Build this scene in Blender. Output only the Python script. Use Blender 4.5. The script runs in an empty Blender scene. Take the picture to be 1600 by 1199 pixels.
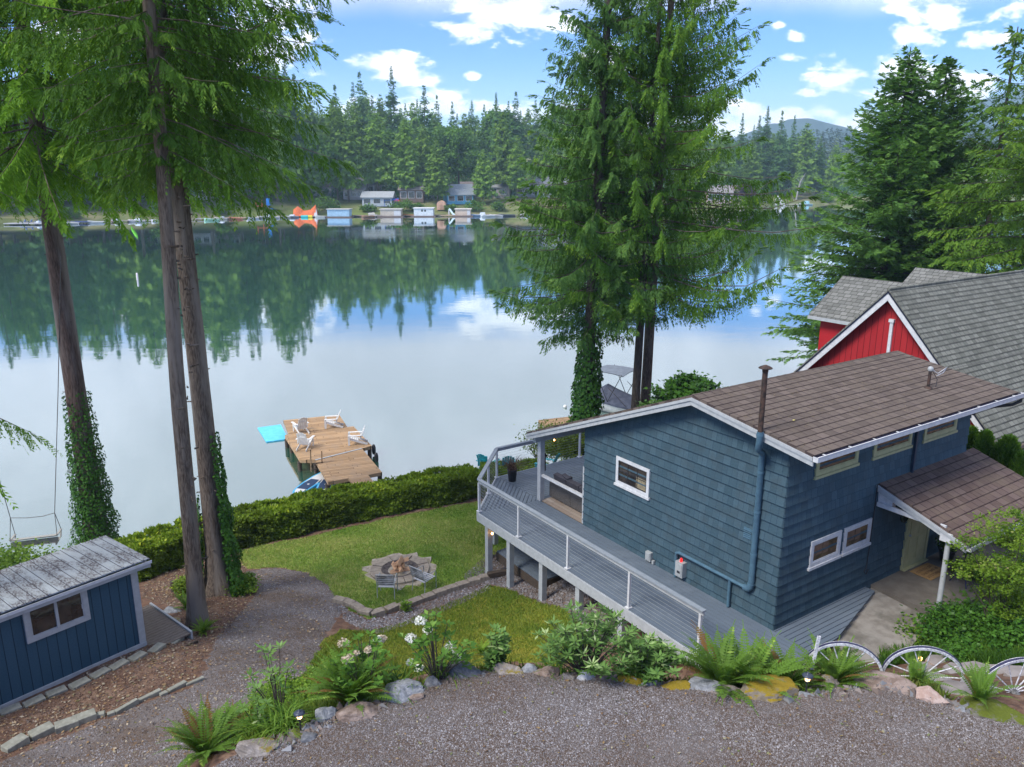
import bpy, math, random
import numpy as np
from math import sin, cos, radians, pi, sqrt, atan2
from mathutils import Vector, Matrix

# ------------------------------------------------------------------ scene, camera, light
S = bpy.context.scene
COL = S.collection
CAMZ = 14.6
FPX = 1238.0
PITCH = radians(14.8)
cam_d = bpy.data.cameras.new("camera")
cam = bpy.data.objects.new("camera", cam_d)
COL.objects.link(cam)
cam.location = (0, 0, CAMZ)
cam.rotation_euler = (radians(90) - PITCH, 0, 0)
cam_d.sensor_width = 36.0
cam_d.lens = FPX / 1600 * 36.0
cam_d.clip_start = 0.1
cam_d.clip_end = 8000
S.camera = cam
S.view_settings.view_transform = 'Standard'
S.view_settings.look = 'None'
S.view_settings.exposure = 1.18
S.view_settings.gamma = 1.0
try:
    S.view_settings.use_curve_mapping = False
    S.cycles.max_bounces = 7
    S.cycles.diffuse_bounces = 3
    S.cycles.glossy_bounces = 3
    S.cycles.transmission_bounces = 4
    S.cycles.transparent_max_bounces = 8
    S.cycles.volume_bounces = 0
    S.cycles.use_denoising = True
    S.cycles.sample_clamp_indirect = 6.0
except Exception:
    pass

SUN_EL, SUN_AZ = radians(48), radians(-128)      # azimuth measured from +Y towards +X
sun_d = bpy.data.lights.new("sun", 'SUN')
sun_d.energy = 2.1
sun_d.angle = radians(20)
sun_d.color = (1.0, 0.945, 0.85)
sun = bpy.data.objects.new("sun", sun_d)
COL.objects.link(sun)
sd = Vector((sin(SUN_AZ) * cos(SUN_EL), cos(SUN_AZ) * cos(SUN_EL), sin(SUN_EL)))
sun.rotation_euler = sd.to_track_quat('Z', 'Y').to_euler()

def px_uv(px, py):
    """tan-plane coordinates of a direction seen in the photograph (sky directions)."""
    u = (px - 800) / FPX
    v = (600 - py) / FPX
    y = cos(PITCH) + v * sin(PITCH)
    z = -sin(PITCH) + v * cos(PITCH)
    return u / y, z / y

class NT:
    def __init__(s, tree):
        s.t = tree; s.n = tree.nodes; s.l = tree.links
    def node(s, typ, **kw):
        n = s.n.new(typ)
        for k, v in kw.items():
            if k == 'ins':
                for kk, vv in v.items():
                    if isinstance(vv, bpy.types.NodeSocket):
                        s.l.new(vv, n.inputs[kk])
                    else:
                        n.inputs[kk].default_value = vv
            else:
                setattr(n, k, v)
        return n
    def math(s, op, a, b=0.0, c=0.0, clamp=False):
        n = s.n.new('ShaderNodeMath'); n.operation = op; n.use_clamp = clamp
        for i, v in enumerate((a, b, c)):
            if isinstance(v, bpy.types.NodeSocket): s.l.new(v, n.inputs[i])
            else: n.inputs[i].default_value = v
        return n.outputs[0]
    def mix(s, f, a, b, mode='MIX'):
        n = s.n.new('ShaderNodeMix'); n.data_type = 'RGBA'; n.blend_type = mode
        for i, v in ((0, f), (6, a), (7, b)):
            if isinstance(v, bpy.types.NodeSocket): s.l.new(v, n.inputs[i])
            elif i and len(v) == 3: n.inputs[i].default_value = (*v, 1)
            else: n.inputs[i].default_value = v
        return n.outputs[2]
    def ramp(s, f, lo, hi):
        n = s.n.new('ShaderNodeMapRange'); n.clamp = True
        n.interpolation_type = 'SMOOTHSTEP'
        s.l.new(f, n.inputs[0]); n.inputs[1].default_value = lo; n.inputs[2].default_value = hi
        return n.outputs[0]
    def noise(s, vec, scale, detail=4, rough=0.55, dist=0.0):
        n = s.n.new('ShaderNodeTexNoise')
        if vec is not None: s.l.new(vec, n.inputs['Vector'])
        n.inputs['Scale'].default_value = scale; n.inputs['Detail'].default_value = detail
        n.inputs['Roughness'].default_value = rough; n.inputs['Distortion'].default_value = dist
        return n.outputs['Fac']

W = bpy.data.worlds.new("World")
S.world = W
W.use_nodes = True
nt = NT(W.node_tree)
nt.n.clear()
sky = nt.node('ShaderNodeTexSky')
sky.sky_type = 'NISHITA'
sky.sun_disc = False
sky.sun_elevation = SUN_EL
sky.sun_rotation = SUN_AZ
sky.altitude = 200
sky.air_density = 1.0
sky.dust_density = 0.3
sky.ozone_density = 1.6
tc = nt.node('ShaderNodeTexCoord')
sep = nt.node('ShaderNodeSeparateXYZ', ins={0: tc.outputs['Generated']})
X_, Y_, Z_ = sep.outputs
ysafe = nt.math('MAXIMUM', Y_, 0.08)
U = nt.math('DIVIDE', X_, ysafe)
V = nt.math('DIVIDE', Z_, ysafe)
uv = nt.node('ShaderNodeCombineXYZ', ins={0: U, 1: nt.math('MULTIPLY', V, 2.0), 2: 0.0}).outputs[0]
n1 = nt.noise(uv, 13.0, 8, 0.62, 0.3)
n2 = nt.noise(uv, 34.0, 5, 0.6)
CLOUDS = [  # px, py, rx, ry
    (790, 22, 110, 34), (850, 36, 60, 22), (720, 42, 40, 14), (600, 100, 66, 15), (625, 122, 54, 14),
    (741, 121, 14, 7), (1216, 40, 13, 6), (1241, 56, 15, 8), (1232, 91, 24, 9), (1322, 118, 52, 24),
    (1425, 62, 62, 22), (1460, 30, 42, 26), (1420, 14, 28, 12), (1540, 62, 62, 13), (1585, 16, 30, 26), (1420, 122, 82, 46),
    (1262, 148, 34, 7), (1225, 196, 130, 36), (660, 170, 150, 22), (840, 178, 120, 20), (1080, 190, 90, 24), (430, 60, 70, 60),
    (940, 90, 40, 20), (300, 90, 90, 60), (100, 60, 120, 40), (1500, 130, 60, 22)]
dens = None
for (cx, cy, rx, ry) in CLOUDS:
    u0, v0 = px_uv(cx, cy)
    du = nt.math('DIVIDE', nt.math('SUBTRACT', U, u0), rx / FPX * 1.25)
    dv = nt.math('DIVIDE', nt.math('SUBTRACT', V, v0), ry / FPX * 1.25)
    d = nt.math('SUBTRACT', 1.0, nt.math('SQRT', nt.math('ADD', nt.math('MULTIPLY', du, du), nt.math('MULTIPLY', dv, dv))))
    dens = d if dens is None else nt.math('MAXIMUM', dens, d)
dens = nt.math('ADD', dens, nt.math('MULTIPLY', nt.math('SUBTRACT', n1, 0.54), 3.6))
dens = nt.math('ADD', dens, nt.math('MULTIPLY', nt.math('SUBTRACT', n2, 0.5), 1.3))
cm = nt.ramp(dens, -0.02, 0.55)
# the broken overcast that covers the sky above the lake (its reflection greys the water)
n3 = nt.noise(tc.outputs['Generated'], 3.2, 7, 0.6, 0.4)
over = nt.ramp(nt.math('ADD', Z_, nt.math('MULTIPLY', nt.math('SUBTRACT', n3, 0.5), 0.05)), 0.162, 0.208)
behind = nt.ramp(nt.math('MULTIPLY', Y_, -1.0), -0.12, 0.25)
over = nt.math('MULTIPLY', over, nt.math('SUBTRACT', 1.0, nt.math('MULTIPLY', behind, 0.75)))
hz = nt.ramp(Z_, 0.15, -0.015)
hz = nt.math('POWER', hz, 1.2)
skyc = nt.mix(1.0, sky.outputs[0], (0.35, 0.57, 0.98), 'MULTIPLY')
skyc = nt.mix(nt.math('MULTIPLY', hz, 0.55), skyc, (7.2, 8.0, 8.8))
shade = nt.mix(nt.ramp(n1, 0.35, 0.75), (6.6, 7.0, 7.9), (9.2, 9.2, 9.3))
c1 = nt.mix(cm, skyc, shade)
grey = nt.mix(nt.ramp(n3, 0.35, 0.7), (4.8, 4.85, 5.6), (6.7, 6.8, 7.7))
c2 = nt.mix(over, c1, grey)
bg = nt.node('ShaderNodeBackground', ins={0: c2, 1: 0.10})
out = nt.node('ShaderNodeOutputWorld')
nt.l.new(bg.outputs[0], out.inputs[0])

# ------------------------------------------------------------------ naming helpers
def tag(o, label=None, cat=None, group=None, kind=None):
    if label: o['label'] = label
    if cat: o['category'] = cat
    if group: o['group'] = group
    if kind: o['kind'] = kind
    return o

def thing(name, label, cat, loc=(0, 0, 0), rz=0.0, group=None, rx=0.0, ry=0.0):
    o = bpy.data.objects.new(name, None)
    COL.objects.link(o)
    o.empty_display_size = 0.2
    o.location = loc
    o.rotation_euler = (rx, ry, rz)
    return tag(o, label, cat, group)

def dup(root, loc=None, rz=None, label=None, group=None, scale=None):
    r = root.copy(); COL.objects.link(r)
    if loc is not None: r.location = loc
    if rz is not None: r.rotation_euler = (root.rotation_euler[0], root.rotation_euler[1], rz)
    if scale is not None: r.scale = (scale, scale, scale) if not hasattr(scale, '__len__') else scale
    if label: r['label'] = label
    if group: r['group'] = group
    for ch in root.children:
        c = ch.copy(); COL.objects.link(c); c.parent = r
        for g in ch.children:
            d = g.copy(); COL.objects.link(d); d.parent = c
    return r

ORD = ['first', 'second', 'third', 'fourth', 'fifth', 'sixth', 'seventh', 'eighth', 'ninth', 'tenth', 'eleventh',
       'twelfth', 'thirteenth', 'fourteenth', 'fifteenth', 'sixteenth', 'seventeenth', 'eighteenth']

# ------------------------------------------------------------------ mesh builder
class MB:
    def __init__(s):
        s.v = []; s.f = []; s.m = []; s.sm = []
    def add(s, vs, fs, m=0, smooth=False):
        b = len(s.v)
        s.v.extend([tuple(v) for v in vs])
        for f in fs:
            s.f.append(tuple(i + b for i in f)); s.m.append(m); s.sm.append(smooth)
        return s
    def box(s, c, d, rz=0, rx=0, ry=0, m=0):
        hx, hy, hz = d[0] / 2, d[1] / 2, d[2] / 2
        R = Matrix.Rotation(rz, 3, 'Z') @ Matrix.Rotation(ry, 3, 'Y') @ Matrix.Rotation(rx, 3, 'X')
        vs = [Vector(c) + R @ Vector((x, y, z)) for z in (-hz, hz) for x, y in ((-hx, -hy), (hx, -hy), (hx, hy), (-hx, hy))]
        return s.add(vs, [(3, 2, 1, 0), (4, 5, 6, 7), (0, 1, 5, 4), (1, 2, 6, 5), (2, 3, 7, 6), (3, 0, 4, 7)], m)
    def bb(s, x0, x1, y0, y1, z0, z1, m=0):
        return s.box(((x0 + x1) / 2, (y0 + y1) / 2, (z0 + z1) / 2), (abs(x1 - x0), abs(y1 - y0), abs(z1 - z0)), m=m)
    def bar(s, a, b, w, h, m=0, up=(0, 0, 1)):
        a = Vector(a); b = Vector(b); d = (b - a)
        if d.length < 1e-6: return s
        d.normalize(); up = Vector(up)
        if abs(d.dot(up)) > 0.98: up = Vector((0, 1, 0))
        x = d.cross(up).normalized(); z = x.cross(d).normalized()
        vs = [p + x * sx * w / 2 + z * sz * h / 2 for p in (a, b) for sx, sz in ((-1, -1), (1, -1), (1, 1), (-1, 1))]
        return s.add(vs, [(3, 2, 1, 0), (4, 5, 6, 7), (0, 1, 5, 4), (1, 2, 6, 5), (2, 3, 7, 6), (3, 0, 4, 7)], m)
    def tube(s, pts, rad, n=8, m=0, cap=True, smooth=True):
        pts = [Vector(p) for p in pts]
        if not hasattr(rad, '__len__'): rad = [rad] * len(pts)
        rings = []; prev = None
        for i, p in enumerate(pts):
            d = (pts[min(i + 1, len(pts) - 1)] - pts[max(i - 1, 0)])
            if d.length < 1e-9: d = Vector((0, 0, 1))
            d.normalize()
            if prev is None:
                a = Vector((1, 0, 0)) if abs(d.x) < 0.9 else Vector((0, 1, 0))
                x = (a - d * a.dot(d)).normalized()
            else:
                x = (prev - d * prev.dot(d)).normalized()
            prev = x; y = d.cross(x)
            rings.append([p + (x * cos(2 * pi * k / n) + y * sin(2 * pi * k / n)) * rad[i] for k in range(n)])
        vs = [v for r in rings for v in r]
        fs = [(i * n + k, i * n + (k + 1) % n, (i + 1) * n + (k + 1) % n, (i + 1) * n + k) for i in range(len(pts) - 1) for k in range(n)]
        s.add(vs, fs, m, smooth)
        if cap:
            s.add(rings[0], [tuple(range(n))[::-1]], m); s.add(rings[-1], [tuple(range(n))], m)
        return s
    def prism(s, poly, z0, z1, m=0):
        n = len(poly)
        a = sum(poly[i][0] * poly[(i + 1) % n][1] - poly[(i + 1) % n][0] * poly[i][1] for i in range(n))
        if a < 0: poly = poly[::-1]
        vs = [(x, y, z0) for x, y in poly] + [(x, y, z1) for x, y in poly]
        fs = [tuple(range(n))[::-1], tuple(range(n, 2 * n))] + [(i, (i + 1) % n, n + (i + 1) % n, n + i) for i in range(n)]
        return s.add(vs, fs, m)
    def hexa(s, b, t, m=0):
        """8 corner solid: b, t = four corners each, counter-clockwise seen from the t side"""
        return s.add(list(b) + list(t), [(3, 2, 1, 0), (4, 5, 6, 7), (0, 1, 5, 4), (1, 2, 6, 5), (2, 3, 7, 6), (3, 0, 4, 7)], m)
    def lathe(s, prof, c=(0, 0, 0), n=16, m=0):
        vs = [(c[0] + r * cos(2 * pi * k / n), c[1] + r * sin(2 * pi * k / n), c[2] + z) for r, z in prof for k in range(n)]
        fs = [(i * n + k, i * n + (k + 1) % n, (i + 1) * n + (k + 1) % n, (i + 1) * n + k) for i in range(len(prof) - 1) for k in range(n)]
        return s.add(vs, fs, m, True)
    def build(s, name, mats, parent=None, loc=None, rz=None):
        me = bpy.data.meshes.new(name)
        me.from_pydata(s.v, [], s.f)
        if not isinstance(mats, (list, tuple)): mats = [mats]
        for mm in mats: me.materials.append(mm)
        if s.f:
            me.polygons.foreach_set('material_index', s.m)
            me.polygons.foreach_set('use_smooth', s.sm)
        me.update()
        o = bpy.data.objects.new(name, me); COL.objects.link(o)
        if parent is not None: o.parent = parent
        if loc is not None: o.location = loc
        if rz is not None: o.rotation_euler = (0, 0, rz)
        return o

def np_mesh(name, V, F, mats, parent=None, tint=None, smooth=False, midx=None, loc=None):
    """V (n,3), F (k,q) with q = 3 or 4; tint: one float per face stored as attribute 'tint'"""
    V = np.asarray(V, dtype=np.float32); F = np.asarray(F, dtype=np.int32)
    k, q = F.shape
    me = bpy.data.meshes.new(name)
    me.vertices.add(len(V)); me.vertices.foreach_set('co', V.ravel())
    me.loops.add(k * q); me.loops.foreach_set('vertex_index', F.ravel())
    me.polygons.add(k); me.polygons.foreach_set('loop_start', np.arange(0, k * q, q, dtype=np.int32))
    if not isinstance(mats, (list, tuple)): mats = [mats]
    for mm in mats: me.materials.append(mm)
    if midx is not None: me.polygons.foreach_set('material_index', np.asarray(midx, dtype=np.int32))
    me.polygons.foreach_set('use_smooth', np.full(k, smooth))
    if tint is not None:
        at = me.attributes.new('tint', 'FLOAT', 'FACE'); at.data.foreach_set('value', np.asarray(tint, dtype=np.float32))
    me.update(calc_edges=True)
    o = bpy.data.objects.new(name, me); COL.objects.link(o)
    if parent is not None: o.parent = parent
    if loc is not None: o.location = loc
    return o

# ------------------------------------------------------------------ materials
def lin(r, g, b):
    f = lambda c: c / 12.92 if c <= 0.04045 else ((c + 0.055) / 1.055) ** 2.4
    return (f(r / 255), f(g / 255), f(b / 255))

def mat(name, c1, c2=None, rough=0.7, nscale=6.0, stretch=(1, 1, 1), bump=0.0, bscale=None, spec=0.35, metal=0.0,
        detail=5, lo=0.35, hi=0.65, c3=None, n3=0.7, emit=None, es=0.0, trans=0.0):
    m = bpy.data.materials.new(name); m.use_nodes = True
    t = NT(m.node_tree); b = t.n['Principled BSDF']
    tc = t.node('ShaderNodeTexCoord').outputs['Object']
    mp = t.node('ShaderNodeMapping', ins={0: tc, 3: stretch}).outputs[0]
    col = None
    if c2 is not None:
        n = t.noise(mp, nscale, detail, 0.6)
        col = t.mix(t.ramp(n, lo, hi), c1, c2)
        if c3 is not None:
            nn = t.noise(mp, n3, 4, 0.6)
            col = t.mix(t.ramp(nn, 0.45, 0.62), col, c3)
        t.l.new(col, b.inputs['Base Color'])
    else:
        b.inputs['Base Color'].default_value = (*c1, 1)
    b.inputs['Roughness'].default_value = rough
    b.inputs['Specular IOR Level'].default_value = spec
    b.inputs['Metallic'].default_value = metal
    b.inputs['Transmission Weight'].default_value = trans
    if emit is not None:
        b.inputs['Emission Color'].default_value = (*emit, 1); b.inputs['Emission Strength'].default_value = es
    if bump:
        n = t.noise(mp, bscale or nscale * 2, 5, 0.6)
        bn = t.node('ShaderNodeBump', ins={'Strength': bump, 'Distance': 0.02, 'Height': n})
        t.l.new(bn.outputs[0], b.inputs['Normal'])
    return m

def leafmat(name, dark, light, tip=None, transl=0.25, rough=0.55):
    m = bpy.data.materials.new(name); m.use_nodes = True
    t = NT(m.node_tree); b = t.n['Principled BSDF']; o = t.n['Material Output']
    a = t.node('ShaderNodeAttribute', attribute_name='tint')
    c = t.mix(t.ramp(a.outputs['Fac'], 0.0, 0.8), dark, light)
    if tip is not None:
        c = t.mix(t.ramp(a.outputs['Fac'], 0.82, 1.0), c, tip)
    oi = t.node('ShaderNodeObjectInfo')
    hs = t.node('ShaderNodeHueSaturation', ins={'Hue': 0.5, 'Value': t.math('ADD', 0.86, t.math('MULTIPLY', oi.outputs['Random'], 0.28)), 'Color': c})
    c = hs.outputs[0]
    t.l.new(c, b.inputs['Base Color'])
    b.inputs['Roughness'].default_value = rough
    b.inputs['Specular IOR Level'].default_value = 0.10
    tr = t.node('ShaderNodeBsdfTranslucent', ins={0: t.mix(1.0, c, (1.15, 1.25, 0.6), 'MULTIPLY')})
    mx = t.node('ShaderNodeMixShader', ins={0: transl, 1: b.outputs[0], 2: tr.outputs[0]})
    t.l.new(mx.outputs[0], o.inputs[0])
    return m

def brickmat(name, c1, c2, mortar, bw, rh, msize, axes='XY', bump=0.4, rough=0.9, scalev=1.0, weather=None, spec=0.2, bias=0.0):
    """rows of shingles / planks; axes picks which object axes run along and across the rows"""
    m = bpy.data.materials.new(name); m.use_nodes = True
    t = NT(m.node_tree); b = t.n['Principled BSDF']
    tc = t.node('ShaderNodeTexCoord').outputs['Object']
    sp = t.node('ShaderNodeSeparateXYZ', ins={0: tc})
    ix = {'X': 0, 'Y': 1, 'Z': 2}
    v = t.node('ShaderNodeCombineXYZ', ins={0: sp.outputs[ix[axes[0]]], 1: sp.outputs[ix[axes[1]]], 2: 0.0}).outputs[0]
    br = t.node('ShaderNodeTexBrick', ins={'Vector': v, 'Color1': (*c1, 1), 'Color2': (*c2, 1), 'Mortar': (*mortar, 1), 'Scale': 1.0,
                'Mortar Size': msize, 'Mortar Smooth': 0.2, 'Bias': bias, 'Brick Width': bw, 'Row Height': rh})
    br.offset = 0.45; br.offset_frequency = 2; br.squash = 0.7; br.squash_frequency = 3
    n = t.noise(tc, 2.2, 5, 0.6); n2 = t.noise(tc, 28.0, 3, 0.6)
    c = t.mix(0.4, br.outputs['Color'], t.mix(n2, (0.25, 0.25, 0.25), (0.8, 0.8, 0.8)), 'OVERLAY')
    if weather is not None:
        c = t.mix(t.math('MULTIPLY', t.ramp(n, 0.42, 0.7), 0.55), c, weather)
    t.l.new(c, b.inputs['Base Color'])
    b.inputs['Roughness'].default_value = rough
    b.inputs['Specular IOR Level'].default_value = spec
    h = t.math('SUBTRACT', t.math('MULTIPLY', n2, 0.25), br.outputs['Fac'])
    bn = t.node('ShaderNodeBump', ins={'Strength': bump, 'Distance': 0.012, 'Height': h})
    t.l.new(bn.outputs[0], b.inputs['Normal'])
    return m

M = {}
M['white'] = mat('white_paint', (0.58, 0.59, 0.60), (0.48, 0.49, 0.50), 0.5, 9, bump=0.05)
M['fascia'] = mat('pale_grey_paint', (0.40, 0.42, 0.43), (0.34, 0.36, 0.37), 0.5, 7, bump=0.05)
M['cream'] = mat('cream_paint', (0.40, 0.40, 0.22), (0.34, 0.34, 0.19), 0.5, 7)
M['door'] = mat('cream_door_paint', (0.42, 0.41, 0.22), (0.37, 0.36, 0.19), 0.45, 5)
M['glass'] = mat('dark_glass', (0.018, 0.016, 0.015), (0.045, 0.038, 0.032), 0.04, 2.5, spec=0.8)
M['glass_warm'] = mat('glass_with_painted_room_light', (0.05, 0.035, 0.022), (0.16, 0.10, 0.055), 0.12, 3.0, spec=0.6)  # glow of a lit room painted into the pane colour, no room behind
M['siding'] = None
M['blackm'] = mat('black_metal', (0.018, 0.018, 0.022), (0.03, 0.03, 0.035), 0.5, 10)
M['rust'] = mat('rusty_brown_metal', (0.022, 0.017, 0.015), (0.075, 0.042, 0.03), 0.7, 9)
M['gutter'] = mat('gutter_inside', (0.03, 0.028, 0.07), (0.05, 0.045, 0.10), 0.6, 5)
M['bluepipe'] = mat('blue_painted_pipe', (0.075, 0.15, 0.205), (0.06, 0.12, 0.17), 0.4, 8)
M['greybox'] = mat('grey_plastic', (0.36, 0.38, 0.38), (0.30, 0.32, 0.33), 0.45, 8)
M['redlamp'] = mat('red_lamp', (0.7, 0.01, 0.01), rough=0.3, emit=(1, 0.02, 0.02), es=0.6)
M['bulb'] = mat('lit_bulb', (1, 0.6, 0.2), rough=0.3, emit=(1.0, 0.48, 0.14), es=7.0)
M['concrete'] = mat('concrete', (0.20, 0.18, 0.155), (0.27, 0.25, 0.22), 0.9, 3, bump=0.25, bscale=18, c3=(0.13, 0.12, 0.10), n3=1.2)
M['paver'] = mat('grey_paver', (0.20, 0.20, 0.165), (0.28, 0.28, 0.235), 0.92, 7, bump=0.3, bscale=30)
M['paver_brown'] = mat('brown_paver', (0.21, 0.175, 0.14), (0.29, 0.25, 0.20), 0.92, 7, bump=0.3, bscale=30)
M['plastic_white'] = mat('white_resin', (0.68, 0.68, 0.66), (0.60, 0.60, 0.58), 0.4, 6)
M['turq'] = mat('turquoise_resin', (0.02, 0.42, 0.44), (0.015, 0.34, 0.37), 0.4, 6)
M['wicker'] = mat('grey_wicker', (0.11, 0.10, 0.095), (0.06, 0.055, 0.05), 0.8, 40, bump=0.5, bscale=60)
M['cushion'] = mat('charcoal_cushion', (0.045, 0.045, 0.06), (0.06, 0.06, 0.075), 0.95, 10)
M['pillow'] = mat('grey_pillow', (0.20, 0.18, 0.17), (0.14, 0.13, 0.125), 0.95, 9)
M['soil'] = mat('potting_soil', (0.03, 0.02, 0.014), (0.05, 0.035, 0.024), 1.0, 15)
M['rope'] = mat('rope', (0.16, 0.15, 0.14), (0.10, 0.095, 0.09), 0.9, 20)
M['oldwood'] = mat('weathered_white_wood', (0.38, 0.37, 0.34), (0.27, 0.26, 0.23), 0.8, 12, stretch=(1, 8, 8))
M['darkwood'] = mat('dark_wet_wood', (0.045, 0.035, 0.028), (0.09, 0.065, 0.045), 0.8, 8, stretch=(1, 1, 6))
M['log'] = mat('split_firewood', (0.42, 0.22, 0.12), (0.60, 0.40, 0.24), 0.85, 12, stretch=(1, 6, 6))
M['ash'] = mat('charcoal_ash', (0.05, 0.042, 0.04), (0.13, 0.11, 0.10), 1.0, 12, bump=0.5)
M['bark'] = mat('ridged_bark', (0.055, 0.038, 0.027), (0.165, 0.128, 0.095), 0.95, 15, stretch=(2.6, 2.6, 0.35), bump=1.0, bscale=17, c3=(0.20, 0.17, 0.14), n3=0.9)
M['barkred'] = mat('reddish_bark', (0.045, 0.028, 0.022), (0.125, 0.085, 0.068), 0.95, 14, stretch=(2.8, 2.8, 0.3), bump=1.0, bscale=16, c3=(0.16, 0.135, 0.12), n3=0.8)
M['barkdark'] = mat('dark_bark', (0.045, 0.036, 0.03), (0.10, 0.082, 0.066), 0.95, 8, stretch=(2.5, 2.5, 0.5), bump=0.8)
M['wingrey'] = mat('deck_paint_rail', (0.25, 0.28, 0.305), (0.21, 0.24, 0.265), 0.5, 7)
# ------------------------------------------------------------------ photograph rays -> real places
def at(px, py, z):
    u = (px - 800) / FPX; v = (600 - py) / FPX
    ry = cos(PITCH) + v * sin(PITCH); rz = -sin(PITCH) + v * cos(PITCH)
    t = (z - CAMZ) / rz
    return (u * t, ry * t, z)
def atY(px, py, Y):
    u = (px - 800) / FPX; v = (600 - py) / FPX
    ry = cos(PITCH) + v * sin(PITCH); rz = -sin(PITCH) + v * cos(PITCH)
    t = Y / ry
    return (u * t, Y, CAMZ + rz * t)

# frame of the blue house: origin at its near corner, x (t) along the back wall, y (s) along the gable wall towards the lake
HA = radians(34.1)
HO = at(1208, 985, 4.1)
Rv = (cos(HA), sin(HA)); Lv = (-sin(HA), cos(HA))
def hw(t, s, z=0.0):
    return (HO[0] + t * Rv[0] + s * Lv[0], HO[1] + t * Rv[1] + s * Lv[1], z)

# ------------------------------------------------------------------ terrain
GP = [(225, 1005, 3.2), (0, 1105, 3.2), (312, 985, 2.75), (345, 925, 2.35), (420, 1000, 2.8), (500, 950, 2.15), (460, 900, 1.9),
      (400, 880, 1.75), (620, 880, 1.7), (620, 950, 1.8), (400, 855, 1.6), (600, 805, 1.5), (735, 790, 1.55), (700, 850, 1.65), (760, 902, 1.95),
      (845, 940, 2.5), (902, 945, 3.0), (700, 970, 2.15), (600, 990, 2.35), (520, 1030, 3.0), (480, 1060, 3.5), (230, 905, 1.7), (280, 930, 2.2),
      (0, 1180, 3.75), (150, 1130, 3.75), (300, 1070, 3.55), (100, 1199, 4.0), (220, 1195, 4.3), (400, 1080, 4.2), (430, 1050, 3.6)]
EDGE_PX = [(330, 1199, 6.1), (400, 1165, 6.25), (470, 1150, 6.4), (520, 1112, 6.45), (600, 1085, 6.5), (690, 1055, 6.55), (800, 1040, 6.6), (950, 1052, 6.6), (1100, 1068, 6.6),
           (1258, 1080, 6.6), (1350, 1062, 6.6), (1420, 1078, 6.6), (1500, 1100, 6.6), (1600, 1120, 6.6)]
edge = [at(*p) for p in EDGE_PX]
pts = [at(x, y, z) for x, y, z in GP] + list(edge)
# driveway plateau behind the edge
for (x, y, z) in edge:
    for k in (1.2, 3.0, 6.0):
        pts.append((x * (1 - 0.02 * k), y - k, z + 0.05 * k if x > -2 else z + 0.05 * k))
# foot of the planted slope in front of the edge
for (x, y, z), dz in zip(edge[4:10], (1.9, 2.1, 2.4, 2.5, 2.3, 2.2)):
    pts.append((x + 0.1, y + 1.1, z - dz * 0.52)); pts.append((x + 0.1, y + 2.3, z - dz))
pts += [(edge[10][0] + .3, edge[10][1] + 1.6, 5.2), (edge[10][0] + .5, edge[10][1] + 3.2, 4.2), (edge[12][0] + .6, edge[12][1] + 2.0, 5.6),
        (11.3, 14.6, 5.0), (12.6, 16.6, 4.4), (15.5, 15.5, 5.6), (20, 18, 5.6), (16, 12, 6.4)]
for t, s, z in [(-2.2, 6.4, 2.5), (-2.2, 9.3, 1.95), (-1, 2.5, 3.3), (0.5, 0.5, 3.55), (0, 6, 2.9), (3, 5, 2.9), (6, 5, 2.9), (4, 9, 2.0), (8, 9, 2.0), (0, 12, 1.6),
                (4, 12.5, 1.5), (9, 12.5, 1.5), (9.5, 0, 3.75), (11, 2, 3.3), (11, 6, 2.6), (14, 2, 3.3), (14, 8, 2.3), (20, 4, 3.2), (20, 10, 2.0), (1.5, -2.0, 3.85),
                (4, -2.3, 3.7), (7, -2.3, 3.75), (9.5, -2.5, 3.8), (12, -2, 3.7), (0.3, -1.0, 3.75), (14, 13, 1.5), (5, 16, 1.3)]:
    p = hw(t, s, z); pts.append(p)
pts += [(-14.3, 25.2, 1.3), (-18, 22, 1.4), (-16, 17, 2.6), (-22, 15, 2.6), (-12.5, 21, 2.2), (-20, 9, 4.2), (-30, 18, 2.0), (-30, 8, 4.0), (-12, 10.5, 4.6), (-9, 9.5, 4.9),
        (10, 38, 1.2), (15, 43, 1.2), (4, 36, 1.2), (24, 46, 1.6), (30, 40, 2.5), (34, 50, 1.6), (40, 30, 5), (45, 55, 2), (30, 15, 6), (30, 2, 7.2), (0, 2, 7.2), (-30, 0, 6), (44, 44, 3)]
P = np.array(pts, dtype=float)
def _U(r2): return np.where(r2 > 1e-9, r2 * np.log(r2 + 1e-12), 0.0)
_n = len(P)
_K = _U(((P[:, None, :2] - P[None, :, :2]) ** 2).sum(-1)) + np.eye(_n) * 0.9
_Q = np.c_[np.ones(_n), P[:, :2]]
_A = np.zeros((_n + 3, _n + 3)); _A[:_n, :_n] = _K; _A[:_n, _n:] = _Q; _A[_n:, :_n] = _Q.T
_w = np.linalg.solve(_A, np.r_[P[:, 2], 0, 0, 0])
SHORE = [(-60, 18), (-30, 23.0), (-20, 25.2), (-15.2, 26.3), (-12.6, 26.3), (-10.2, 28.0), (-7.8, 29.3), (-5.1, 30.8), (-1.5, 32.4), (2.5, 34.5), (5.0, 38.6), (8.5, 41.0),
         (14, 45.5), (22, 52), (28, 60), (38, 66), (60, 74), (90, 80)]
SX = np.array([p[0] for p in SHORE]); SY = np.array([p[1] for p in SHORE])
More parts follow.
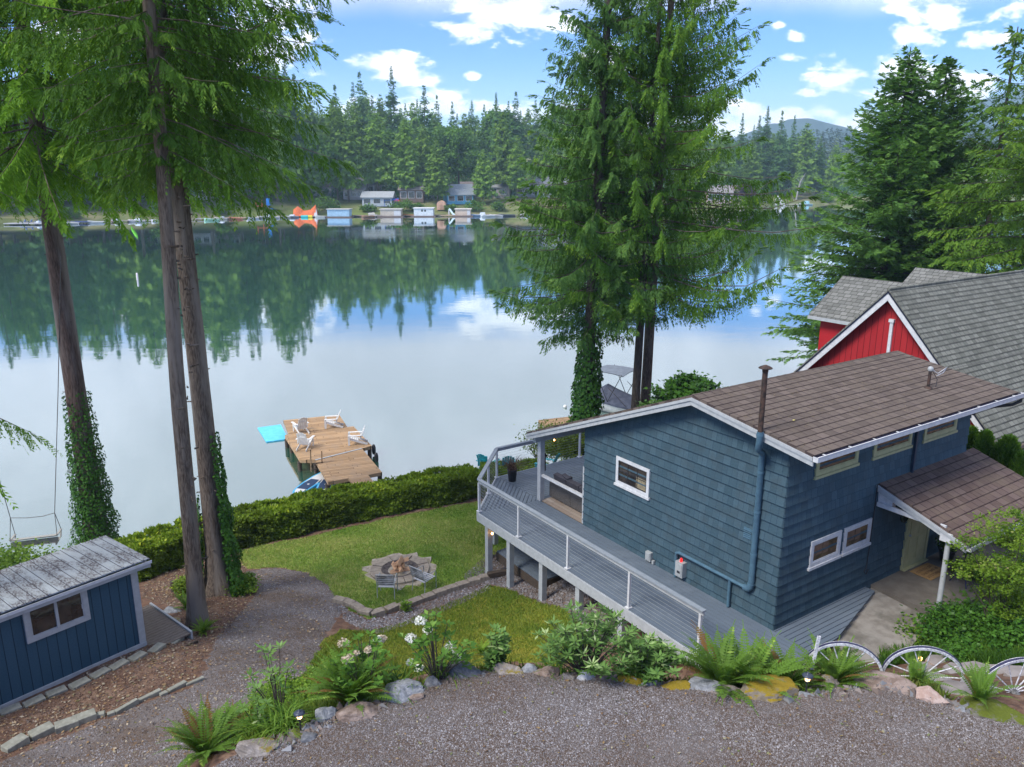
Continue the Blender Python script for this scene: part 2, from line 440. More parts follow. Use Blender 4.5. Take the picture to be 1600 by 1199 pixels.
def raw_z(x, y):
    x = np.asarray(x, dtype=float); y = np.asarray(y, dtype=float)
    sh = x.shape; xf = np.clip(x.ravel(), -32, 46); yf = np.clip(y.ravel(), -2, 58)
    o = np.empty(len(xf))
    for i in range(0, len(xf), 20000):
        a = xf[i:i + 20000]; b = yf[i:i + 20000]
        d2 = (a[:, None] - P[None, :, 0]) ** 2 + (b[:, None] - P[None, :, 1]) ** 2
        o[i:i + 20000] = _U(d2) @ _w[:_n] + _w[_n] + _w[_n + 1] * a + _w[_n + 2] * b
    return o.reshape(sh)
def gz(x, y):
    x = np.asarray(x, dtype=float); y = np.asarray(y, dtype=float)
    z = raw_z(x, y)
    d = y - np.interp(x, SX, SY)          # > 0 : over the water
    z = np.maximum(z, 0.75)
    k = np.clip((d + 0.35) / 0.5, 0, 1)
    return z * (1 - k) + (-1.6) * k
def gzn(x, y):
    return gz(x, y) + 0.018 * smooth_noise(x, y, 3.0, 3) + 0.03 * smooth_noise(x, y, 0.9, 4)
def gz1(x, y): return float(gz(np.array([x]), np.array([y]))[0])
_RZ = {}
def on(px, py, up=0.0):
    """the ground point seen at a pixel of the photograph"""
    z = 3.0
    for _ in range(40):
        p = at(px, py, z); zn = gz1(p[0], p[1])
        z = z * 0.6 + zn * 0.4
    p = at(px, py, z)
    return (p[0], p[1], z + up)

def inpoly(x, y, poly):
    x = np.asarray(x); y = np.asarray(y); r = np.zeros(x.shape, bool)
    n = len(poly)
    for i in range(n):
        x0, y0 = poly[i]; x1, y1 = poly[(i + 1) % n]
        c = ((y0 > y) != (y1 > y)) & (x < (x1 - x0) * (y - y0) / (y1 - y0 + 1e-12) + x0)
        r ^= c
    return r
def gpoly(pxs): return [on(*p)[:2] for p in pxs]

RG = {}
RG['driveway'] = [(x, y) for x, y, z in edge] + [(14, 9.5), (20, 8), (20, 4), (-5.5, 4), (-5.2, 8.3)]
RG['gravel_path'] = gpoly([(0, 1192), (80, 1160), (135, 1138), (215, 1105), (300, 1075), (322, 1050), (335, 1010), (352, 975), (400, 935), (398, 905), (385, 893), (430, 888), (480, 895), (515, 918), (533, 938), (532, 958), (508, 995),
                           (490, 1030), (455, 1070), (415, 1110), (360, 1150), (300, 1190)]) + [(-6.2, 9.6), (-9.5, 9.4)]
RG['lawn'] = gpoly([(372, 862), (480, 840), (600, 812), (745, 785), (782, 800), (800, 850), (775, 868), (757, 880), (755, 903), (690, 925), (600, 958), (577, 968), (552, 958), (530, 938), (512, 916), (478, 894), (430, 887), (385, 890), (375, 880)])
RG['mossy_lawn'] = gpoly([(508, 1000), (535, 985), (590, 985), (680, 952), (765, 915), (800, 924), (850, 945), (880, 952), (930, 1000), (900, 1040), (800, 1036), (690, 1045), (640, 1060), (580, 1075), (500, 1085), (440, 1120), (400, 1135), (440, 1080), (480, 1045)])

def smooth_noise(x, y, f, seed=0):
    r = np.random.RandomState(seed); o = 0
    for k in range(5):
        a = r.rand() * 6.28; w = f * (0.6 + r.rand() * 1.3); p = r.rand() * 6.28
        o = o + np.sin((x * cos(a) + y * sin(a)) * w + p + 1.5 * np.sin(x * w * .7 * sin(a) + y * w * .6))
    return o / 5

# terrain grid: one sheet, split by what it is made of
gx = np.unique(np.round(np.concatenate([np.arange(-60, -17, 1.2), np.arange(-17, 13, 0.11), np.arange(13, 60, 0.9), [90]]), 3))
gy = np.unique(np.round(np.concatenate([np.arange(-30, 7, 1.2), np.arange(7, 33, 0.11), np.arange(33, 70, 0.8), [84]]), 3))
GX, GY = np.meshgrid(gx, gy)
GZ = gz(GX, GY)
GZ = GZ + 0.018 * smooth_noise(GX, GY, 3.0, 3) + 0.03 * smooth_noise(GX, GY, 0.9, 4)
nx, ny = len(gx), len(gy)
CX = (GX[:-1, :-1] + GX[1:, 1:]) / 2; CY = (GY[:-1, :-1] + GY[1:, 1:]) / 2
JX = CX + 0.10 * smooth_noise(CX, CY, 5, 11) + 0.06 * smooth_noise(CX, CY, 17, 12)
JY = CY + 0.10 * smooth_noise(CX, CY, 5, 13) + 0.06 * smooth_noise(CX, CY, 17, 14)
region = np.zeros(CX.shape, int)
names = ['ground', 'lawn', 'mossy_lawn', 'gravel_path', 'driveway']
for i, nme in enumerate(names[1:], 1):
    region[inpoly(JX, JY, RG[nme])] = i
idx = np.arange(nx * ny).reshape(ny, nx)
quads = np.stack([idx[:-1, :-1], idx[:-1, 1:], idx[1:, 1:], idx[1:, :-1]], -1)
Vg = np.stack([GX.ravel(), GY.ravel(), GZ.ravel()], -1)

def groundmat(name, cols, scales, bump=0.6, bs=40, dist=0.03, rough=0.95):
    m = bpy.data.materials.new(name); m.use_nodes = True
    t = NT(m.node_tree); b = t.n['Principled BSDF']
    tc = t.node('ShaderNodeTexCoord').outputs['Object']
    c = cols[0]
    for k, (cc, sc) in enumerate(zip(cols[1:], scales)):
        c = t.mix(t.ramp(t.noise(tc, sc, 6, 0.65, 0.3), 0.42, 0.60), c, cc)
    fn = t.noise(tc, bs, 4, 0.7)
    c = t.mix(0.55, c, t.mix(fn, (0.18, 0.18, 0.18), (0.82, 0.82, 0.82)), 'OVERLAY')
    t.l.new(c, b.inputs['Base Color']); b.inputs['Roughness'].default_value = rough
    b.inputs['Specular IOR Level'].default_value = 0.15
    bn = t.node('ShaderNodeBump', ins={'Strength': bump, 'Distance': dist, 'Height': fn})
    t.l.new(bn.outputs[0], b.inputs['Normal'])
    return m
GM = {
    'ground': groundmat('bark_and_soil', [(0.15, 0.085, 0.055), (0.21, 0.135, 0.095), (0.10, 0.06, 0.045)], [1.6, 5.0], bs=45),
    'lawn': groundmat('lawn_grass', [(0.18, 0.28, 0.042), (0.125, 0.215, 0.032), (0.27, 0.29, 0.08)], [1.3, 0.8], bs=60),
    'mossy_lawn': groundmat('mossy_grass', [(0.17, 0.205, 0.022), (0.26, 0.24, 0.035), (0.11, 0.155, 0.02)], [1.4, 1.0], bs=60),
    'gravel_path': groundmat('path_gravel', [(0.14, 0.12, 0.11), (0.17, 0.15, 0.145), (0.12, 0.088, 0.068)], [1.2, 0.9], bs=42),
    'driveway': groundmat('driveway_gravel', [(0.10, 0.08, 0.07), (0.125, 0.11, 0.105), (0.085, 0.06, 0.045)], [0.9, 0.7], bs=45),
}
for i, nme in enumerate(names):
    q = quads[region == i].reshape(-1, 4)
    used = np.unique(q); remap = np.zeros(nx * ny, int); remap[used] = np.arange(len(used))
    o = np_mesh(nme, Vg[used], remap[q], GM[nme], smooth=True)
    tag(o, kind='structure')

# water
wm = bpy.data.materials.new('lake_water'); wm.use_nodes = True
t = NT(wm.node_tree); t.n.clear()
tcw = t.node('ShaderNodeTexCoord').outputs['Object']
mp1 = t.node('ShaderNodeMapping', ins={0: tcw, 3: (0.55, 1.0, 1.0)}).outputs[0]
w1 = t.noise(mp1, 0.9, 3, 0.5, 0.3)
w2 = t.noise(mp1, 0.22, 2, 0.5, 0.4)
w3 = t.noise(mp1, 3.4, 2, 0.5)
ruff = t.node('ShaderNodeMapping', ins={0: tcw, 3: (0.006, 0.03, 1.0), 1: (0.3, 0.41, 0)}).outputs[0]
sw_ = t.node('ShaderNodeSeparateXYZ', ins={0: tcw})
yb = t.math('ADD', sw_.outputs[1], t.math('MULTIPLY', t.noise(ruff, 3.0, 4, 0.6, 0.2), 34.0))
rf = t.math('MULTIPLY', t.math('MULTIPLY', t.ramp(yb, 200.0, 222.0), t.ramp(yb, 246.0, 226.0)), t.math('MULTIPLY', t.ramp(sw_.outputs[0], -85.0, -20.0), t.ramp(t.noise(ruff, 9.0, 4, 0.7, 0.2), 0.30, 0.70)))
h = t.math('ADD', t.math('MULTIPLY', w1, 0.5), t.math('ADD', t.math('MULTIPLY', w2, 1.1), t.math('MULTIPLY', w3, 0.10)))
bn = t.node('ShaderNodeBump', ins={'Strength': t.math('ADD', 0.0065, t.math('MULTIPLY', rf, 0.09)), 'Distance': 1.0, 'Height': h})
fr = t.node('ShaderNodeFresnel', ins={0: 1.95, 'Normal': bn.outputs[0]})
gl = t.node('ShaderNodeBsdfGlossy', ins={0: (0.93, 0.97, 1.0, 1), 'Roughness': t.math('ADD', 0.02, t.math('MULTIPLY', rf, 0.16)), 'Normal': bn.outputs[0]})
df = t.node('ShaderNodeBsdfDiffuse', ins={0: (0.030, 0.095, 0.060, 1)})
mx = t.node('ShaderNodeMixShader', ins={0: t.math('ADD', fr.outputs[0], 0.24, clamp=True), 1: df.outputs[0], 2: gl.outputs[0]})
ow = t.node('ShaderNodeOutputMaterial'); t.l.new(mx.outputs[0], ow.inputs[0])
tag(MB().add([(-900, -60, 0), (1200, -60, 0), (1200, 1000, 0), (-900, 1000, 0)], [(0, 1, 2, 3)]).build('water', wm), kind='structure')

# ------------------------------------------------------------------ scattered ground cover (nobody could count it)
def scatter_pts(poly, n, seed):
    r = np.random.RandomState(seed); pl = np.array(poly)
    x0, y0 = pl.min(0); x1, y1 = pl.max(0)
    X = r.uniform(x0, x1, n * 3); Y = r.uniform(y0, y1, n * 3)
    k = inpoly(X + 0.1 * smooth_noise(X, Y, 5, 11), Y + 0.1 * smooth_noise(X, Y, 5, 13), poly)
    X, Y = X[k][:n], Y[k][:n]
    return X, Y
def blades(name, poly, n, hgt, m, seed, wid=0.02, sel=None):
    r = np.random.RandomState(seed)
    X, Y = scatter_pts(poly, n, seed)
    if sel is not None:
        k = sel(X, Y); X, Y = X[k], Y[k]
    Z = gzn(X, Y); k = len(X)
    a = r.rand(k) * 6.283; h = hgt * (0.5 + r.rand(k)); lx = r.randn(k) * h * 0.45; ly = r.randn(k) * h * 0.45
    dx = np.cos(a) * wid; dy = np.sin(a) * wid
    V = np.stack([np.stack([X - dx, Y - dy, Z - .01], -1), np.stack([X + dx, Y + dy, Z - .01], -1), np.stack([X + lx, Y + ly, Z + h], -1)], 1).reshape(-1, 3)
    F = np.arange(3 * k).reshape(-1, 3)
    patch = 0.5 + 0.60 * smooth_noise(X, Y, 1.1, 21) + 0.2 * smooth_noise(X, Y, 3.1, 22)
    o = np_mesh(name, V, F, m, tint=np.clip(patch + r.randn(k) * 0.22, 0, 1))
    return o
def chips(name, X, Y, size, m, seed, up=0.0):
    r = np.random.RandomState(seed); k = len(X); Z = gzn(X, Y) + up
    s = size * (0.45 + r.rand(k) ** 2 * 1.6)
    T = np.array([(1, 0, -.3), (-.5, .8, -.3), (-.6, -.8, -.25), (.05, .05, .55)], float)
    D = T[None] + r.randn(k, 4, 3) * 0.28
    a = r.rand(k) * 6.283; c, sn = np.cos(a), np.sin(a)
    x = D[..., 0] * c[:, None] - D[..., 1] * sn[:, None]; y = D[..., 0] * sn[:, None] + D[..., 1] * c[:, None]
    V = np.stack([x * s[:, None] + X[:, None], y * s[:, None] + Y[:, None], D[..., 2] * s[:, None] + Z[:, None]], -1).reshape(-1, 3)
    b = np.arange(k)[:, None, None] * 4
    F = (b + np.array([(0, 1, 3), (1, 2, 3), (2, 0, 3), (0, 2, 1)])[None]).reshape(-1, 3)
    return np_mesh(name, V, F, m, tint=np.repeat(np.clip(r.rand(k) * .75 + .12 + .32 * smooth_noise(X, Y * 1.8, 1.3, 51), 0, 1), 4))
def tintmat(name, cols, rough=0.9, spec=0.2):
    m = bpy.data.materials.new(name); m.use_nodes = True
    t = NT(m.node_tree); b = t.n['Principled BSDF']
    a = t.node('ShaderNodeAttribute', attribute_name='tint')
    cr = t.node('ShaderNodeValToRGB', ins={0: a.outputs['Fac']}); cr.color_ramp.interpolation = 'LINEAR'
    e = cr.color_ramp.elements
    while len(e) < len(cols): e.new(0.5)
    for i, c in enumerate(cols):
        e[i].position = i / (len(cols) - 1); e[i].color = (*c, 1)
    t.l.new(cr.outputs[0], b.inputs['Base Color']); b.inputs['Roughness'].default_value = rough
    b.inputs['Specular IOR Level'].default_value = spec
    return m
gm_l = tintmat('grass_blades', [(0.10, 0.20, 0.024), (0.175, 0.30, 0.04), (0.26, 0.35, 0.065), (0.43, 0.41, 0.15)])
gm_m = tintmat('mossy_blades', [(0.07, 0.135, 0.014), (0.125, 0.195, 0.02), (0.19, 0.235, 0.028), (0.30, 0.28, 0.05)])
gm_c = tintmat('gravel_chips', [(0.075, 0.055, 0.042), (0.165, 0.12, 0.095), (0.13, 0.118, 0.112), (0.22, 0.20, 0.195), (0.165, 0.15, 0.148), (0.29, 0.275, 0.28), (0.38, 0.37, 0.385)])
gm_b = tintmat('bark_chips', [(0.05, 0.028, 0.02), (0.14, 0.085, 0.058), (0.22, 0.15, 0.11), (0.11, 0.085, 0.075), (0.36, 0.29, 0.23)])
firec = on(625, 893)
tag(blades('grass', RG['lawn'], 95000, 0.05, gm_l, 1, 0.011, sel=lambda X, Y: np.hypot(X - firec[0], Y - firec[1]) > 1.22 + 0.1 * smooth_noise(X, Y, 6, 3)),
    'short mown green lawn round the fire pit', 'grass', kind='stuff')
tag(blades('grass', RG['mossy_lawn'], 60000, 0.05, gm_m, 2, 0.012), 'yellow-green mossy grass between the stone edging and the driveway bank', 'grass', kind='stuff')
X, Y = scatter_pts([(x, y) for x, y, z in edge] + [(9.5, 10.2), (9.0, 8.7), (-5.2, 8.7)], 230000, 3)
k = (Y > 8.4); X, Y = X[k], Y[k]
tag(chips('gravel', X, Y, 0.0112, gm_c, 4), 'crushed grey and brown driveway gravel along the bottom', 'gravel', kind='stuff')
X, Y = scatter_pts(RG['gravel_path'], 90000, 5)
tag(chips('gravel', X, Y, 0.015, gm_c, 6), 'pale grey crushed gravel of the lower curving path', 'gravel', kind='stuff')
dirt = gpoly([(0, 1120), (225, 1010), (300, 985), (262, 950), (222, 935), (230, 905), (300, 880), (372, 865), (385, 892), (400, 930), (340, 1000), (300, 1072), (0, 1188)])
X, Y = scatter_pts(dirt, 22000, 7)
tag(chips('gravel', X, Y, 0.020, gm_b, 8), 'brown bark chips and soil beside the blue shed', 'bark chips', kind='stuff')
rk = gpoly([(800, 855), (757, 868), (722, 905), (765, 912), (800, 924), (850, 944), (880, 952), (930, 998), (980, 1010), (960, 930), (880, 880)])
X, Y = scatter_pts(rk, 20000, 9)
tag(chips('gravel', X, Y, 0.035, gm_c, 10), 'grey river pebbles under the deck posts', 'pebbles', kind='stuff')
X, Y = scatter_pts(gpoly([(520, 948), (545, 968), (580, 978), (680, 948), (770, 908), (765, 900), (600, 965), (570, 972), (530, 944)]) [:0] + gpoly([(516, 942), (545, 975), (590, 992), (680, 962), (770, 920), (765, 902), (690, 932), (600, 962), (570, 970), (532, 946)]), 9000, 19)
tag(chips('gravel', X, Y, 0.03, gm_c, 12), 'grey pebble strip in front of the lawn edging blocks', 'pebbles', kind='stuff')
# ------------------------------------------------------------------ blue house
M['siding_g'] = brickmat('blue_shake_siding', (0.036, 0.070, 0.092), (0.054, 0.096, 0.123), (0.018, 0.045, 0.075), 0.23, 0.25, 0.006, 'YZ', 0.5, 0.75, weather=(0.046, 0.068, 0.080))
M['siding_b'] = brickmat('blue_shake_siding_back', (0.036, 0.070, 0.092), (0.054, 0.096, 0.123), (0.018, 0.045, 0.075), 0.23, 0.25, 0.006, 'XZ', 0.5, 0.75, weather=(0.046, 0.068, 0.080))
M['shingle'] = brickmat('brown_shingles', (0.092, 0.073, 0.062), (0.142, 0.113, 0.097), (0.055, 0.04, 0.038), 0.31, 0.2325, 0.013, 'XY', 0.9, 0.95, weather=(0.125, 0.10, 0.08))
M['shingle_p'] = brickmat('reddish_shingles', (0.095, 0.066, 0.057), (0.138, 0.100, 0.088), (0.05, 0.033, 0.032), 0.31, 0.238, 0.013, 'XY', 0.9, 0.95, weather=(0.15, 0.115, 0.085))
M['shingle_g'] = brickmat('grey_shingles', (0.115, 0.118, 0.098), (0.205, 0.208, 0.175), (0.06, 0.06, 0.055), 0.30, 0.14125, 0.012, 'XY', 0.9, 0.95, weather=(0.15, 0.155, 0.13))
M['deck'] = mat('grey_deck_boards', (0.105, 0.132, 0.165), (0.135, 0.165, 0.20), 0.55, 2.0, stretch=(1, 1, 1), bump=0.15, bscale=30, c3=(0.115, 0.145, 0.18), n3=0.8)
M['deck_gap'] = mat('deck_underside', (0.02, 0.022, 0.026), rough=0.9)
M['tile'] = brickmat('porch_tile', (0.23, 0.17, 0.13), (0.36, 0.31, 0.26), (0.15, 0.13, 0.11), 0.9, 0.15, 0.006, 'YX', 0.2, 0.6)

house = thing('blue_house', 'blue shake-sided house with a brown shingle roof and grey deck above the lawn', 'house', (HO[0], HO[1], 0), HA)

def roof_z(s):
    if s <= 2.6: return 8.87 + (s + 0.9) * (9.37 - 8.87) / 3.5
    return 9.37 - (s - 2.6) * (9.37 - 6.50) / 7.0

def course(mb, kind, a0, a1, b0, b1, z0, z1, face, out=-1, lip=0.042):
    """one siding course: a0..a1 extent at z0, b0..b1 extent at z1; kind 'g' on x = face, 'b' on y = face; out = outward sign"""
    if a1 - a0 < 0.02: return
    def p(a, off, z): return (face + out * off, a, z) if kind == 'g' else (a, face + out * off, z)
    vs = [p(a0, 0, z0), p(a1, 0, z0), p(a0, lip, z0), p(a1, lip, z0), p(b0, 0.006, z1), p(b1, 0.006, z1)]
    fs = [(2, 3, 5, 4), (0, 1, 3, 2)] if kind == 'g' and out < 0 or kind == 'b' and out > 0 else [(2, 4, 5, 3), (0, 2, 3, 1)]
    fs += [(0, 2, 4), (1, 5, 3)]
    mb.add(vs, fs)

# gable wall (near end)
g = MB(); z = 3.0
def s_range(zz):
    lo, hi = 0.0, 7.15
    zz = zz + 0.12
    if zz > roof_z(0): lo = (zz - 8.87) / (9.37 - 8.87) * 3.5 - 0.9
    if zz > roof_z(7.15): hi = 2.6 + (9.37 - zz) / (9.37 - 6.50) * 7.0
    return lo, hi
while z < 9.1:
    a0, a1 = s_range(z); b0, b1 = s_range(z + 0.25)
    if b1 <= b0: b0 = b1 = 2.6
    course(g, 'g', a0 - 0.02 * (a0 == 0), a1, b0 - 0.006 * (b0 == 0), b1, z, z + 0.25, 0.0)
    z += 0.25
g.build('gable_wall', M['siding_g'], house)
b = MB(); z = 3.0
while z < 8.8:
    course(b, 'b', -0.02, 8.0, -0.005, 8.0, z, min(z + 0.25, 8.87), 0.0); z += 0.25
b.build('back_wall', M['siding_b'], house)
b = MB()
prof = [(0.0, 1.2), (7.15, 1.2), (7.15, roof_z(7.15) - .1), (2.6, 9.22), (0, roof_z(0) - .1)]
n = len(prof)
vs = [(0.02, p[0] + (0.02 if p[0] == 0 else 0), p[1]) for p in prof] + [(8.0, p[0] + (0.02 if p[0] == 0 else 0), p[1]) for p in prof]
b.add(vs, [tuple(range(n))[::-1], tuple(range(n, 2 * n))] + [(i, (i + 1) % n, n + (i + 1) % n, n + i) for i in range(n)])
b.build('wall_core', mat('blue_wall_paint', (0.052, 0.115, 0.17), (0.045, 0.10, 0.15), 0.7, 4), house)
# corner boards hidden at the lake end
MB().bb(-0.035, 0.02, 7.13, 7.19, 4.13, 6.0).build('corner_trim', M['fascia'], house)

def slab2(profile, x0, x1, th, name, m, parent):
    """roof sheet following profile [(s, z)...] from x0 to x1"""
    mb = MB(); k = len(profile)
    vs = [(x, s_, z_ + dz) for x in (x0, x1) for dz in (0, -th) for s_, z_ in profile]
    f = []
    for i in range(k - 1):
        f.append((i, 2 * k + i, 2 * k + i + 1, i + 1))
        f.append((k + i, k + i + 1, 3 * k + i + 1, 3 * k + i))
        f.append((i, i + 1, k + i + 1, k + i)); f.append((2 * k + i, 3 * k + i, 3 * k + i + 1, 2 * k + i + 1))
    f.append((0, k, 3 * k, 2 * k)); f.append((k - 1, 3 * k - 1, 4 * k - 1, 2 * k - 1)[::1])
    f[-1] = (k - 1, 3 * k - 1, 4 * k - 1, 2 * k - 1)
    mb.add(vs, f)
    return mb.build(name, m, parent)
def shingle_courses(mb, x0, x1, s0, z0, s1, z1, row=0.145, th=0.011, rng=None):
    """overlapping courses from the eave (s0, z0) up to the ridge (s1, z1)"""
    L_ = math.hypot(s1 - s0, z1 - z0); n = int(L_ / row); ds = (s1 - s0) / L_; dz = (z1 - z0) / L_
    nx_, nz_ = (-dz, ds) if ds > 0 else (dz, -ds)
    for i in range(n):
        a = i * row; c_ = min((i + 1) * row, L_)
        p = [(s0 + ds * a, z0 + dz * a), (s0 + ds * a + nx_ * th, z0 + dz * a + nz_ * th), (s0 + ds * c_ + nx_ * .001, z0 + dz * c_ + nz_ * .001)]
        vs = [(x, y_, z_) for x in (x0, x1) for (y_, z_) in p]
        fs = [(0, 3, 4, 1), (1, 4, 5, 2), (0, 1, 2), (3, 5, 4)]
        if ds < 0: fs = [f[::-1] for f in fs]
        mb.add(vs, fs)

RP = [(-0.9, roof_z(-0.9)), (2.6, 9.37), (9.6, 6.50)]
rf = slab2(RP, -0.45, 8.50, 0.05, 'roof', M['shingle'], house)
mb = MB()
shingle_courses(mb, -0.45, 8.50, -0.93, roof_z(-0.93) + .002, 2.6, 9.372, row=.2325 * math.hypot(3.5, .5) / 3.5)
shingle_courses(mb, -0.45, 8.50, 9.62, 6.50, 2.6, 9.372, row=.24)
mb.build('shingle_courses', M['shingle'], rf)
mb = MB()
for i in range(30):
    x = -0.46 + i * 0.298
    mb.add([(x, 2.42, 9.357), (x + .31, 2.42, 9.355), (x, 2.6, 9.402), (x + .31, 2.6, 9.39), (x, 2.76, 9.33), (x + .31, 2.76, 9.32)], [(0, 1, 3, 2), (2, 3, 5, 4)])
mb.build('ridge_cap', M['shingle'], rf)
# rake boards and eave boards
def rake(mb, x, prof, w, h, dz):
    for (s0, z0), (s1, z1) in zip(prof[:-1], prof[1:]):
        vb = [(x, s0, z0 - dz - h), (x + w, s0, z0 - dz - h), (x + w, s1, z1 - dz - h), (x, s1, z1 - dz - h)]
        vt = [(x, s0, z0 - dz), (x + w, s0, z0 - dz), (x + w, s1, z1 - dz), (x, s1, z1 - dz)]
        mb.hexa(vb, vt)
for x in (-0.45, 8.46):
    mb = MB(); rake(mb, x, RP, 0.04, 0.20, 0.052); rake(mb, x - (0.03 if x < 0 else -0.03), RP, 0.035, 0.075, 0.055)
    mb.build('rake_board', M['fascia'], house)
mb = MB(); mb.hexa([(-.41, -.88, 8.52), (9.01, -.88, 8.52), (9.01, 9.58, 6.30), (-.41, 9.58, 6.30)][:4], [(-.41, -.88, 8.54), (9.01, -.88, 8.54), (9.01, 9.58, 6.32), (-.41, 9.58, 6.32)]) if False else None
sof = MB()
for (s0, z0), (s1, z1) in zip(RP[:-1], RP[1:]):
    sof.hexa([(-.41, s0, z0 - .075), (8.46, s0, z0 - .075), (8.46, s1, z1 - .075), (-.41, s1, z1 - .075)], [(-.41, s0, z0 - .055), (8.46, s0, z0 - .055), (8.46, s1, z1 - .055), (-.41, s1, z1 - .055)])
sof.build('soffit', M['fascia'], house)
# gutter along the near eave
gt = MB(); ze = 8.85
gt.bb(-.5, 8.60, -1.055, -1.04, ze - .10, ze + .012, 1); gt.bb(-.5, 8.60, -1.062, -1.036, ze + .012, ze + .024, 1); gt.bb(-.5, 8.60, -1.04, -.94, ze - .10, ze - .09, 0)
gt.bb(-.5, 8.60, -.94, -.925, ze - .10, ze - .012, 0); gt.bb(-.505, -.49, -1.05, -.93, ze - .10, ze + .01, 1); gt.bb(8.59, 8.605, -1.05, -.93, ze - .10, ze + .01, 1)
gt.bb(-.48, 8.58, -1.036, -.942, ze - .085, ze - .03, 0)
for i in range(10): gt.bb(-.2 + i * .92, -.17 + i * .92, -1.05, -.94, ze - .005, ze + .008, 1)
gt.build('gutter', [M['gutter'], M['white']], house)
gt = MB().tube([(8.5, -1.0, 8.77), (8.5, -1.0, 8.64), (8.4, -.85, 8.52), (8.0, -.12, 8.30), (7.97, -.08, 8.1)], .045, 8)
gt.build('downspout', M['blackm'], house)
MB().bb(5.13, 5.20, -.10, -.03, 7.0, 8.5).build('downspout', mat('dark_downspout', (.02, .035, .06), rough=.4), house)

def window(kind, face, a0, a1, z0, z1, fm, gm, mull=0, cross=0, fw=0.09, name='window', out=-1, parent=None, sill=True):
    """frame + pane (+ muntins) proud of the wall; kind 'b': along x on y = face, 'g': along y on x = face"""
    parent = parent or house
    def B(mb, u0, u1, o0, o1, w0, w1):
        q = sorted((face + out * o0, face + out * o1))
        if kind == 'b': mb.bb(u0, u1, q[0], q[1], w0, w1)
        else: mb.bb(q[0], q[1], u0, u1, w0, w1)
    f = MB()
    B(f, a0, a0 + fw, .0, .06, z0, z1); B(f, a1 - fw, a1, .0, .06, z0, z1)
    B(f, a0 + fw, a1 - fw, .0, .06, z0, z0 + fw); B(f, a0 + fw, a1 - fw, .0, .06, z1 - fw, z1)
    if sill: B(f, a0 - .04, a1 + .04, .0, .085, z0 - .07, z0 - .002)
    w = f.build(name, fm, parent)
    p = MB(); B(p, a0 + fw, a1 - fw, .02, .034, z0 + fw, z1 - fw); p.build('pane', gm, w)
    s_ = MB(); i0, i1, j0, j1 = a0 + fw, a1 - fw, z0 + fw, z1 - fw
    B(s_, i0, i0 + .03, .034, .05, j0, j1); B(s_, i1 - .03, i1, .034, .05, j0, j1); B(s_, i0 + .03, i1 - .03, .034, .05, j0, j0 + .03); B(s_, i0 + .03, i1 - .03, .034, .05, j1 - .03, j1)
    for k in range(1, mull + 1):
        u = i0 + (i1 - i0) * k / (mull + 1); B(s_, u - .012, u + .012, .034, .046, j0 + .03, j1 - .03)
    for k in range(1, cross + 1):
        u = j0 + (j1 - j0) * k / (cross + 1); B(s_, i0 + .03, i1 - .03, .036, .044, u - .010, u + .010)
    s_.build('sash', M['blackm'] if mull else fm, w)
    return w
w = window('g', 0, 4.32, 5.68, 5.98, 6.80, M['white'], M['glass'], 2, 1, .10)
c_ = MB(); c_.bb(-.0345, -.0365, 4.45, 4.85, 6.09, 6.42); c_.build('blind', mat('tan_blind', (.30, .25, .15), (.18, .15, .10), .8, 9), w)
for a0, a1 in ((1.10, 2.30), (2.43, 3.58)):
    w = window('b', 0, a0, a1, 5.42, 6.10, M['white'], M['glass_warm'], 0, 0, .10)
    c_ = MB(); c_.bb(a0 + .13, a0 + .17 + .3, -.0345, -.0365, 5.68, 5.98); c_.bb(a0 + .50, a0 + .72, -.0345, -.0365, 5.66, 5.98)
    c_.build('blind', mat('brown_blind', (.20, .12, .075), (.12, .075, .05), .8, 9), w)
for a0, a1 in ((0.97, 2.63), (3.28, 4.97), (5.57, 7.20)):
    window('b', 0, a0, a1, 7.80, 8.55, M['cream'], M['glass_warm'], 0, 0, .10)
d = MB(); d.bb(5.42, 6.42, -.05, -.005, 4.12, 6.22)
dr = d.build('door', M['door'], house)
d = MB()
for (x0, x1, z0, z1) in ((5.55, 5.86, 4.3, 4.95), (5.98, 6.29, 4.3, 4.95), (5.55, 5.86, 5.05, 5.95), (5.98, 6.29, 5.05, 5.95)):
    d.bb(x0, x1, -.062, -.05, z0, z1)
d.build('door_panel', M['door'], dr)
MB().lathe([(.0, .0), (.03, .0), (.035, .02), (.02, .05), (0, .05)], (5.5, -.09, 5.08), 10).build('handle', M['greybox'], dr)
d = MB(); d.bb(5.32, 5.418, -.075, 0, 4.1, 6.32); d.bb(6.422, 6.52, -.075, 0, 4.1, 6.32); d.bb(5.42, 6.42, -.075, 0, 6.225, 6.32); d.bb(5.32, 6.52, -.16, -.052, 4.1, 4.13)
d.build('door_frame', M['cream'], house)
tag(MB().lathe([(.0, 0), (.12, 0), (.17, .03), (.17, .07), (.12, .1), (.1, .07), (.0, .06)], (0, 0, 0), 16).build('wreath', mat('dark_wreath', (.012, .018, .01), (.03, .035, .02), 1, 30, bump=1), None, (*hw(5.12, -.02, 5.75)[:2], 5.75)),
    'small dark round wreath hanging beside the cream front door', 'wreath')
bpy.data.objects['wreath'].rotation_euler = (pi / 2, 0, HA)
# lake side of the house: sliding door and window
window('b', 7.15, 1.2, 3.6, 4.25, 6.3, M['white'], M['glass'], 0, 0, .09, 'sliding_door', out=1, sill=False)
window('b', 7.15, 4.6, 6.6, 4.9, 6.2, M['white'], M['glass'], 1, 0, .09, out=1)

